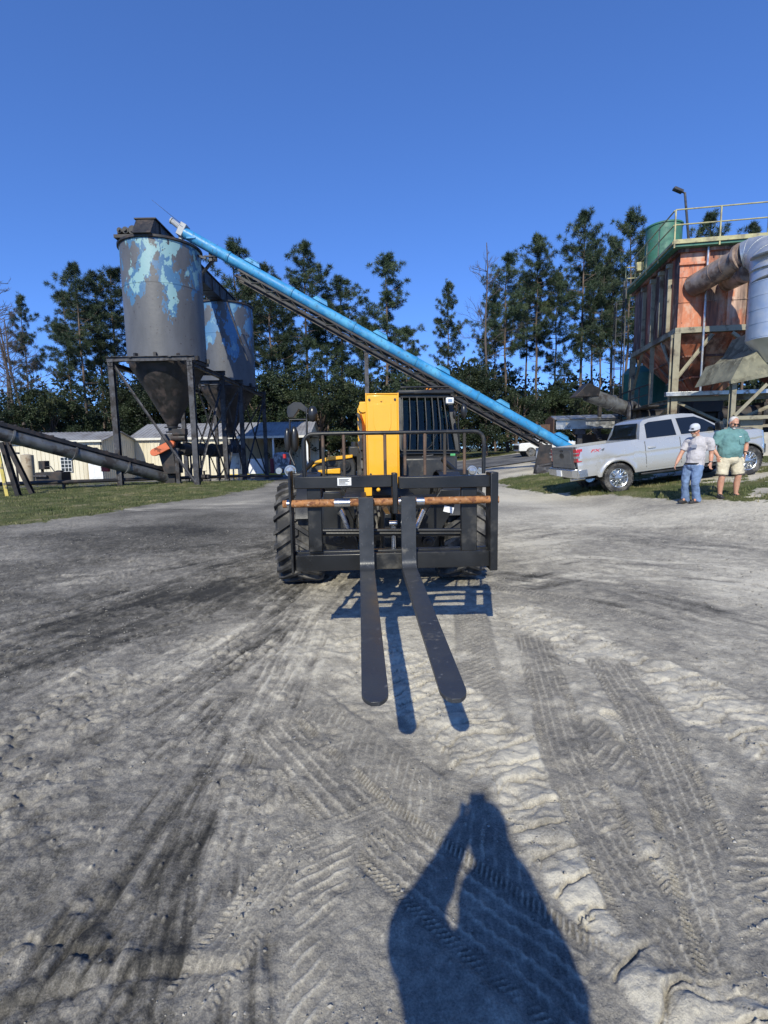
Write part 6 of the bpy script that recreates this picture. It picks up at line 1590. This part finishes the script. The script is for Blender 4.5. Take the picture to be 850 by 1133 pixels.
def grip(mb, w_, sx_, zc):
    w_ = Vector(w_)
    for k in range(-1, 2): cap_(mb, w_+Vector((0, 0, k*.02)), Vector((sx_*.052, -.045, zc+k*.024)), .020, .016)
    for k in range(4):
        z = zc+.034-k*.022; p = Vector((sx_*.052, -.045, z)); pts = [p, Vector((sx_*.056, -.022, z)), Vector((sx_*.040, -.014, z-.002))]
        chain(mb, pts, [.0095, .009, .0075])
    chain(mb, [Vector((sx_*.055, -.052, zc+.01)), Vector((sx_*.038, -.050, zc+.03)), Vector((sx_*.022, -.046, zc+.045))], [.012, .011, .009])
grip(b, lW, -1, 1.49); grip(b, rW, 1, 1.47)
for s in (-1, 1):
    chain(b, [(s*.09, -.46, .86), (s*.10, -.47, .48), (s*.11, -.44, .09)], [.105, .065, .048]); cap_(b, (s*.11, -.44, .05), (s*.13, -.28, .035), .045, .034)
flesh('body', b, M_skin, ph, .009)
b = MB(); b.ell((0.02, -.46, 1.13), (.215, .17, .24)); b.ell((0.04, -.45, .96), (.23, .20, .22)); cap_(b, (-.06, -.46, .88), (.06, -.46, .88), .19, .19); cap_(b, (-.13, -.46, 1.26), (.13, -.46, 1.26), .085, .085)
cap_(b, lS, lE, .10, .095); cap_(b, rS, rE, .10, .09); cap_(b, lE, lE*.55+lW*.45, .075, .06); cap_(b, rE, rE*.45+rW*.55, .09, .075); cap_(b, (.0, -.30, 1.38), (.01, -.42, 1.24), .10, .13); flesh('shirt', b, cloth_m('dark_shirt', (.10, .12, .16)), ph, .012, 4, (.03, .12))
b = MB(); b.ell((0, -.46, .86), (.20, .17, .13))
for s in (-1, 1): chain(b, [(s*.09, -.46, .86), (s*.10, -.47, .48), (s*.11, -.44, .10)], [.125, .10, .085])
flesh('trousers', b, cloth_m('dark_trousers', (.05, .055, .07)), ph, .012, 4, (.03, .12))
b = MB()
for s in (-1, 1): b.box((s*.12, -.36, .03), (.10, .29, .06)); b.ell((s*.12, -.34, .06), (.048, .12, .05))
mesh_obj('shoes', b, M_shoe, ph, True, bevel=.015)
b = MB(); b.ell(F(0, -.02, .035), (.088, .104, .095), 20, 14, e); flesh('hair', b, mat('brown_hair', (.07,.045,.03), .8, 0, .2, 30, .4, 90), ph, .008, 2)
b = MB(); b.bb((-.036, -.030, 1.425), (.036, -.0225, 1.572))
o = solo('phone', b, M_black, 'black smartphone held upright in both hands by the person casting the shadow', 'phone', bevel=.003)
# ------------------------------------------------------------------ paved lanes
def sheet(name, x0, x1, y0, y1, mt, lift=.05, wob=.5):
    nx, ny = 60, 40; mb = MB(); vs = []
    for j in range(ny+1):
        for i in range(nx+1):
            x = x0+(x1-x0)*i/nx; y = y0+(y1-y0)*j/ny
            if j == 0: y += wob*math.sin(x*.7)*.5
            vs.append((x, y, tz(x, y)+lift))
    mb.add(vs, [[j*(nx+1)+i, j*(nx+1)+i+1, (j+1)*(nx+1)+i+1, (j+1)*(nx+1)+i] for j in range(ny) for i in range(nx)])
    o = mesh_obj(name, mb, mt); o['kind'] = 'structure'; return o
M_asph = mat('worn_asphalt', (.07,.07,.072), .9, 0, .2, 1.5, .2, 12, dirt=(.17,.165,.155), dirt_amt=.4, dirt_scale=.6, dirt_soft=.3)
sheet('road', -8, 34, 33, 47, M_asph, .06)
sheet('pavement', -36, -13.4, 24.0, 36.9, M_asph, .055)

# ------------------------------------------------------------------ trees
def raw_mesh(name, V, F, mt, k=3):
    me = bpy.data.meshes.new(name); V = np.asarray(V, np.float32); n = len(V)
    F = np.asarray(F, np.int32)
    me.vertices.add(n); me.vertices.foreach_set('co', V.ravel()); me.loops.add(F.size); me.loops.foreach_set('vertex_index', F.ravel())
    me.polygons.add(len(F)); me.polygons.foreach_set('loop_start', np.arange(0, F.size, k, dtype=np.int32)); me.update(); me.materials.append(mt); return me
def leaf_mat(name, c0, c1, hi):
    m = bpy.data.materials.new(name); N, L, B = nodes(m); tc = N.new('ShaderNodeTexCoord')
    n = N.new('ShaderNodeTexNoise'); n.inputs['Scale'].default_value = .5; n.inputs['Detail'].default_value = 5; L.new(tc.outputs['Object'], n.inputs[0])
    r = N.new('ShaderNodeValToRGB'); L.new(n.outputs[0], r.inputs[0]); e = r.color_ramp.elements
    e[0].position = .36; e[0].color = (*c0, 1); e[1].position = .66; e[1].color = (*hi, 1); k = e.new(.52); k.color = (*c1, 1)
    oi = N.new('ShaderNodeObjectInfo'); mr = N.new('ShaderNodeMapRange'); mr.inputs[3].default_value = .75; mr.inputs[4].default_value = 1.3; L.new(oi.outputs['Random'], mr.inputs[0])
    h = N.new('ShaderNodeHueSaturation'); L.new(r.outputs[0], h.inputs['Color']); L.new(mr.outputs[0], h.inputs['Value']); L.new(h.outputs[0], B.inputs['Base Color'])
    B.inputs['Roughness'].default_value = .55; B.inputs['Specular IOR Level'].default_value = .35
    return m
M_needle = leaf_mat('pine_needles', (.021, .037, .019), (.040, .063, .030), (.078, .10, .048))
M_leaf = leaf_mat('dark_leaves', (.011, .020, .010), (.022, .035, .014), (.045, .06, .026))
M_leaf2 = leaf_mat('light_leaves', (.016, .026, .011), (.032, .047, .018), (.065, .078, .034))
M_bark = mat('pine_bark', (.14, .10, .075), .9, 0, .25, 2, .5, 9, stretch=(1,1,.3), dirt=(.07,.055,.045), dirt_amt=.45, dirt_scale=3)
M_dead = mat('dead_wood', (.10, .08, .07), .9, 0, .25, 2, .3, 9, stretch=(1,1,.3))
def puff(rs, c, r, n, ln, wd, flat=.7, up=.25):
    """n slim blades round a point"""
    d = rs.normal(size=(n, 3)); d[:, 2] = d[:, 2]*flat+up; d /= np.linalg.norm(d, axis=1)[:, None]
    o = c + d*r*(rs.rand(n, 1)**.6); l = ln*(.6+.8*rs.rand(n, 1))
    t = rs.normal(size=(n, 3)); t -= d*np.sum(t*d, 1)[:, None]; t /= np.linalg.norm(t, axis=1)[:, None]
    return np.concatenate([(o-t*wd)[:, None], (o+t*wd)[:, None], (o+d*l)[:, None]], 1)
def pine_proto(seed, cb=.48, spread=.16, dens=1.0):
    """unit: 25 m tall pine with a bare lower trunk"""
    rs = np.random.RandomState(seed); rd = random.Random(seed); H = 25.0; mb = MB()
    bx, by = rd.uniform(-.5, .5), rd.uniform(-.5, .5)
    ctr = lambda z: np.array([bx*math.sin(z/H*2.6)+.08*math.sin(z*.9+seed), by*math.sin(z/H*2.1), z])
    mb.path([tuple(ctr(z)) for z in np.linspace(-.3, H*.97, 16)], [.23*(1-.86*i/15)+.015 for i in range(16)], 9)
    tris = []
    z = H*cb
    for _ in range(9):   # dead stubs
        zz = rd.uniform(H*.25, H*cb); a = rd.uniform(0, 6.28); c = ctr(zz); l = rd.uniform(.4, 1.6); mb.path([tuple(c), tuple(c+np.array([math.cos(a)*l, math.sin(a)*l, rd.uniform(-.2, .5)]))], [.035, .012], 5, False)
    while z < H*.985:
        t = (z-H*cb)/(H*(1-cb))
        R_ = H*spread*(math.sin(math.pi*min(1, .22+.80*t))**.8*(1.05-.35*t)+.05)
        for _ in range(rd.choice((2, 3, 3, 4))):
            a = rd.uniform(0, 6.283); L_ = R_*rd.uniform(.45, 1.25); rise = rd.uniform(-.05, .45)*L_+(.55*t)*L_*.6
            if rd.random() < .16: continue
            c = ctr(z); e = c+np.array([math.cos(a)*L_, math.sin(a)*L_, rise]); mid = (c+e)/2+np.array([0, 0, -.10*L_])
            mb.path([tuple(c), tuple(mid), tuple(e)], [.05*(1-t*.6), .032, .012], 5, False)
            k = max(2, int(L_*2.0))
            for j in range(k):
                s = (j+1)/k; q = (1-s)**2*c+2*s*(1-s)*mid+s*s*e
                if s < .30: continue
                for _ in range(2):
                    off = rs.normal(size=3)*np.array([.36, .36, .20])*(1.05-.3*t)
                    tris.append(puff(rs, q+off, .20, int(70*dens), .40, .024, .8, .35))
        z += rd.uniform(.45, .95)*(1-.3*t)
    for j in range(5): tris.append(puff(rs, ctr(H*(.95+.01*j))+rs.normal(size=3)*.2, .25, 22, .34, .04))
    T = np.concatenate(tris, 0); V = T.reshape(-1, 3); F = np.arange(len(V)).reshape(-1, 3)
    return mb, V, F
def leafy_proto(seed, w_=.42, dens=1.0, low=.12):
    """unit: 9 m tall broad tree, leaves nearly to the ground"""
    rs = np.random.RandomState(seed); rd = random.Random(seed); H = 9.0; mb = MB(); tris = []
    mb.path([(0,0,-.3), (.1,.05,2), (.2*rd.uniform(-1,1), .1, 4.5), (.3*rd.uniform(-1,1), 0, 7.2)], [.16, .13, .09, .03], 8)
    nl = 22
    for i in range(nl):
        a = rd.uniform(0, 6.283); zz = H*(low+.88*(1-low)*rd.random()**.8); rr = H*w_*math.sqrt(max(.05, 1-((zz/H-.45)/.62)**2))*rd.uniform(.35, .95)
        c = np.array([math.cos(a)*rr, math.sin(a)*rr, zz])
        mb.path([(0, 0, max(.8, zz*.55)), tuple(c*.6+np.array([0, 0, zz*.32])), tuple(c)], [.06, .035, .012], 5, False)
        R_ = rd.uniform(.8, 1.5)
        for _ in range(int(26*dens)):
            d = rs.normal(size=3); d /= np.linalg.norm(d); p = c+d*R_*np.array([1, 1, .72])*rs.rand()**.35
            tris.append(puff(rs, p, .26, 44, .14, .05, .8, .1))
    T = np.concatenate(tris, 0); V = T.reshape(-1, 3); F = np.arange(len(V)).reshape(-1, 3)
    return mb, V, F
def mk(name, proto, mt, fm):
    mb, V, F = proto; o1 = mesh_obj('trunk', mb, mt); me = raw_mesh('crown', V, F, fm); o2 = bpy.data.objects.new('crown', me); COL.objects.link(o2)
    return o1, o2
PINES = [mk('pine', pine_proto(s, cb, sp), M_bark, M_needle) for s, cb, sp in ((1, .45, .175), (2, .50, .165), (3, .40, .18), (4, .55, .165), (5, .45, .14))]
LEAFY = [mk('leafy', leafy_proto(s, w_), M_bark, lm) for s, w_, lm in ((11, .46, M_leaf), (12, .38, M_leaf), (13, .42, M_leaf2), (14, .34, M_leaf))]
used = set()
def place(protos, i, name, label, cat, group, px, ytop, Y, rot, wid_=1.0, H0=25.0, lean=0):
    b = on_ground(px, Y); top = P(px, ytop, Y); H = top.z-b.z; s = H/H0
    t = thing(name, label, cat, b, (R(lean)*.3, R(lean), rot), group, world=False); t.scale = (s*wid_, s*wid_, s)
    for o in protos[i]:
        if (id(protos), i) in used: c = o.copy(); COL.objects.link(c)
        else: c = o
        c.parent = t
    used.add((id(protos), i)); return t
GP = 'tall pines behind the yard'
for a in (
 (4, 'tall thin pine standing just right of the bare dead trees at far left', 40, 325, 60, .5, .62),
 (2, 'broad dark pine between the dead trees and the grey silo', 103, 292, 60, 1.5, .85),
 (3, 'slim pine seen through the left legs of the silo stand', 118, 302, 66, 2.5, .9),
 (1, 'pine whose crown touches the left edge of the grey silo', 140, 296, 64, 4, 1.0),
 (4, 'pine showing between the two silos under the black bridge conveyor', 236, 300, 70, 1, 1.0),
 (0, 'pine crown just above the rear silo, crossed by the blue auger', 268, 268, 66, 3.3, 1.0),
 (1, 'pine right of the rear silo behind the auger truss', 302, 290, 62, .3, 1.0),
 (2, 'large pine under the upper middle of the blue auger', 344, 267, 66, 5, .95),
 (3, 'sparse pine left of the yellow boom tip, cut by the auger', 378, 308, 70, 2, 1.1),
 (0, 'round topped pine rising above the auger right over the yellow boom', 427, 281, 66, 4.4, 1.0),
 (4, 'small narrow pine standing alone above the forklift cab', 497, 311, 68, .9, .75),
 (1, 'pine just right of the bare dead tree above the auger', 562, 281, 62, 2.2, .9),
 (3, 'slender pine second right of the bare dead tree', 594, 262, 64, 5.5, .85),
 (2, 'tallest left pine of the pair left of the orange bin', 640, 234, 62, 1.1, .8),
 (1, 'pine with a low crown between the tall pair left of the orange bin', 662, 296, 60, 3.1, .75),
 (0, 'tallest right pine of the pair left of the orange bin', 686, 235, 60, 2.7, .8),
 (4, 'short young pine with a bent trunk under the tall pines', 622, 402, 56, 0.2, 1.5),
 (2, 'pine whose top shows behind the deck rail beside the lamp post', 772, 236, 66, .7, .8),
 (3, 'pine whose top shows behind the deck rail left of the duct', 812, 250, 70, 1.9, .8),
 (1, 'pine behind the silver duct at the right edge', 842, 243, 72, 3.9, .8),
 (4, 'pine mostly hidden behind the left edge of the orange bin', 712, 300, 68, 4.1, .8),
 (1, 'lower pine crowding the left side of the broad dark pine near the grey silo', 84, 322, 70, 5.2, .8),
 (3, 'lower pine right behind the rear silo, left of the one behind the truss', 284, 306, 74, .7, .9),
 (0, 'lower pine left of the large pine under the auger', 322, 318, 74, 1.9, .9),
 (2, 'lower pine right of the large pine under the auger', 364, 326, 72, 4.0, .8),
 (4, 'low pine just left of the round topped pine over the boom', 408, 352, 66, 2.6, .9),
 (0, 'low pine just right of the round topped pine over the boom', 449, 362, 64, 3.5, .9),
 (2, 'lower pine directly behind the bare dead tree above the auger', 548, 322, 72, .4, .8),
 (3, 'lower pine between the first two pines right of the bare dead tree', 578, 304, 74, 1.4, .9),
 (0, 'lower pine above the bent young pine', 614, 300, 72, 5.9, .8),
 (3, 'lower pine touching the right side of the tallest left pine', 652, 266, 70, 3.7, .75),
 (1, 'lower pine touching the left side of the tallest right pine', 674, 262, 70, 1.0, .75),
 (2, 'lower pine just left of the ladder of the orange bin', 700, 272, 72, 2.0, .75)):
    i, lab, px, yt, Y, rot, wd = a; place(PINES, i, 'pine_tree', lab, 'pine tree', GP, px, yt, Y, rot, wd)
GU = 'leafy trees below the pines'
for k, a in enumerate((
 ('leafy tree behind the grey conveyor at the left edge', -8, 452, 52, 1.1), ('leafy tree at the foot of the bare dead trees', 24, 452, 50, 1.3), ('leafy tree with sky gaps above the left shed roof', 62, 424, 52, 1.0),
 ('dark leafy tree above the ridge end of the left shed', 96, 440, 54, 1.2), ('leafy tree behind the left front leg of the silo stand', 128, 430, 56, 1.2), ('leafy tree behind the cone of the grey silo', 165, 418, 58, 1.2),
 ('leafy tree behind the right front leg of the silo stand', 205, 410, 56, 1.1), ('leafy tree behind the cone of the rear silo', 242, 408, 60, 1.2), ('leafy tree above the open end of the second shed', 288, 404, 54, 1.1),
 ('dense leafy tree above the forklift mirrors', 322, 400, 52, 1.2), ('dense leafy tree between the mirrors and the yellow boom', 356, 412, 50, 1.1), ('leafy tree directly behind the tip of the yellow boom', 392, 398, 54, 1.1),
 ('leafy tree behind the left half of the forklift cab', 432, 402, 52, 1.1), ('leafy tree behind the right half of the forklift cab', 470, 410, 56, 1.2), ('leafy tree under the small narrow pine', 503, 396, 54, 1.0),
 ('leafy tree at the foot of the bare dead tree', 538, 414, 52, 1.1), ('leafy tree behind the white pickup nose', 572, 420, 54, 1.1), ('leafy tree beside the bent young pine', 606, 424, 56, 1.1),
 ('leafy tree above the roofed trough', 640, 430, 52, 1.1), ('leafy tree behind the black conveyor head', 676, 424, 54, 1.1), ('leafy tree behind the ladder of the orange bin', 706, 410, 56, 1.1),
 ('leafy tree seen through the left of the orange bin stand', 745, 420, 58, 1.2), ('leafy tree seen through the middle of the orange bin stand', 790, 424, 56, 1.2), ('leafy tree at the far right behind the olive chute', 838, 420, 54, 1.2))):
    lab, px, yt, Y, wd = a; place(LEAFY, k % 4, 'leafy_tree', lab, 'tree', GU, px, yt, Y, k*1.7, wd, 9.0)
# bare dead trees
def dead_tree(label, px, yt, Y, seed, lean, H0=1):
    rd = random.Random(seed); b = on_ground(px, Y); top = P(px, yt, Y); H = top.z-b.z
    t = thing('dead_tree', label, 'dead tree', b, (0, R(lean), 0), 'bare dead trees', world=False)
    m = MB(); pts = [(.12*math.sin(i*1.3+seed), .1*math.cos(i+seed), H*i/9) for i in range(10)]; m.path(pts, [.20*(1-.85*i/9)+.012 for i in range(10)], 8); mesh_obj('trunk', m, M_dead, t, True)
    m = MB()
    def twig(p, d, l, r, dep):
        d = d.normalized(); e = p+d*l; mid = p+d*l*.5+Vector((rd.uniform(-.1,.1), rd.uniform(-.1,.1), rd.uniform(-.05,.15)))*l; m.path([p, mid, e], [r, r*.75, r*.4], 4, False)
        if dep > 0:
            for _ in range(rd.choice((3, 4, 4))): s = rd.uniform(.25, 1); twig(p.lerp(e, s), d+Vector((rd.uniform(-.8,.8), rd.uniform(-.8,.8), rd.uniform(-.2,.8))), l*rd.uniform(.35, .6), r*.5, dep-1)
    for i in range(26):
        z = H*rd.uniform(.45, .99); a = rd.uniform(0, 6.283); l = (H-z)*.28+rd.uniform(.5, 1.4); k = z/H*9; j = min(8, int(k)); p = Vector(pts[j]).lerp(Vector(pts[j+1]), k-j)
        twig(p, Vector((math.cos(a), math.sin(a), rd.uniform(.1, .9))), l, .035, 2)
    mesh_obj('branches', m, M_dead, t, True)
for a in (('leaning bare dead tree at the left edge above the grey conveyor', 12, 318, 50, 1, -5), ('thickest bare dead trunk, cut by the left edge of the picture', 3, 330, 46, 6, -3), ('straight bare dead tree between the leaning ones at far left', 20, 322, 58, 7, -1), ('second bare dead tree from the left edge', 26, 308, 56, 2, -4), ('third bare dead tree from the left edge, beside the tall thin pine', 35, 350, 54, 3, -5),
          ('bare dead tree with a twiggy top standing above the auger', 537, 268, 60, 4, 0)): dead_tree(*a)
# the wood behind, nobody could count it
def far_wood():
    rs = np.random.RandomState(77); tris = []
    for i in range(2600):
        x = rs.uniform(-95, 105); y = rs.uniform(74, 96); h = 9.0+4.5*rs.rand()+2*math.sin(x*.13)+1.2*math.sin(x*.41+1); z = h*rs.rand()**.6
        tris.append(puff(rs, np.array([x, y, z-.5]), 1.6, 50, .5, .26, .8, .1))
    T = np.concatenate(tris, 0); V = T.reshape(-1, 3); me = raw_mesh('far_wood', V, np.arange(len(V)).reshape(-1, 3), M_leaf)
    o = bpy.data.objects.new('far_wood', me); COL.objects.link(o); tag(o, 'dark mass of far woodland closing the yard behind all trees', 'woodland', kind='stuff')
far_wood()
# grass blades on the verges
def grass_blades():
    rs = np.random.RandomState(5); n = 420000
    x = rs.uniform(-26, 26, n); y = rs.uniform(9.5, 31, n)
    k = np.abs(x) < y*.80+1; x, y = x[k], y[k]; g = grass_mask(x, y) + .30*fbm(x*2.2, y*2.2, 3, 555)
    k = g > .62; x, y = x[k], y[k]; n = len(x); z = terrain(x, y)+.02
    h = (.035+.07*rs.rand(n)**2)*(1+.6*fbm(x*.8, y*.8, 2, 556)); a = rs.uniform(0, 6.283, n); w_ = .012; ln = rs.normal(size=(n, 2))*.03
    p0 = np.stack([x-np.cos(a)*w_, y-np.sin(a)*w_, z-.01], 1); p1 = np.stack([x+np.cos(a)*w_, y+np.sin(a)*w_, z-.01], 1); p2 = np.stack([x+ln[:, 0], y+ln[:, 1], z+h], 1)
    V = np.stack([p0, p1, p2], 1).reshape(-1, 3)
    m = bpy.data.materials.new('grass_blades'); N, L, B = nodes(m); ge = N.new('ShaderNodeNewGeometry'); nn = N.new('ShaderNodeTexNoise'); nn.inputs['Scale'].default_value = .9; nn.inputs['Detail'].default_value = 8; nn.inputs['Roughness'].default_value = .75; L.new(ge.outputs['Position'], nn.inputs[0])
    r = N.new('ShaderNodeValToRGB'); L.new(nn.outputs[0], r.inputs[0]); e = r.color_ramp.elements; e[0].position = .38; e[0].color = (.03, .055, .012, 1); e[1].position = .64; e[1].color = (.27, .23, .12, 1); q = e.new(.5); q.color = (.095, .115, .035, 1)
    L.new(r.outputs[0], B.inputs['Base Color']); B.inputs['Roughness'].default_value = .7
    me = raw_mesh('grass', V, np.arange(len(V)).reshape(-1, 3), m); o = bpy.data.objects.new('grass', me); COL.objects.link(o); tag(o, 'short patchy green and straw grass on both verges of the yard', 'grass', kind='stuff'); print('blades', n)
grass_blades()

# far white pickup, half hidden
t = thing('pickup_truck', 'small white pickup far off on the road, only its nose showing', 'pickup truck', on_ground(585, 40), (0,0,0), world=False)
m = MB(); m.prism([(-1.0, .45), (-1.0, .95), (-.85, 1.05), (.3, 1.12), (.9, 1.72), (2.3, 1.75), (2.6, 1.15), (4.4, 1.12), (4.4, .5), (4.0, .45)], (0, -.9, 0), (1,0,0), (0,0,1), (0, 1.8, 0)); mesh_obj('body', m, mat('white_car_paint', (.72,.72,.70), .3, 0, .04, coat=.5), t, True, bevel=.05)
m = MB(); m.box((-1.02, 0, .75), (.05, 1.5, .32)); mesh_obj('grille', m, M_black, t, True); m = MB(); m.prism([(.42, 1.15), (.92, 1.64), (2.2, 1.66), (2.4, 1.15)], (0, -.91, 0), (1,0,0), (0,0,1), (0, .02, 0)); mesh_obj('window', m, M_dglass, t, True)
for x in (-.1, 3.3):
    for s in (-1, 1):
        m = MB(); c = (x, s*.82, .38); m.lathe([(.2, .12), (.36, .13), (.38, 0), (.36, -.1)], 24, c, (0, s, 0)); w_ = mesh_obj('tyre', m, M_rubber, t, True); m = MB(); m.lathe([(.05, .14), (.20, .13), (.21, .11)], 20, c, (0, s, 0)); mesh_obj('rim', m, M_rim, w_, True)
for o in list(S.objects):
    if '_o' in o: del o['_o']
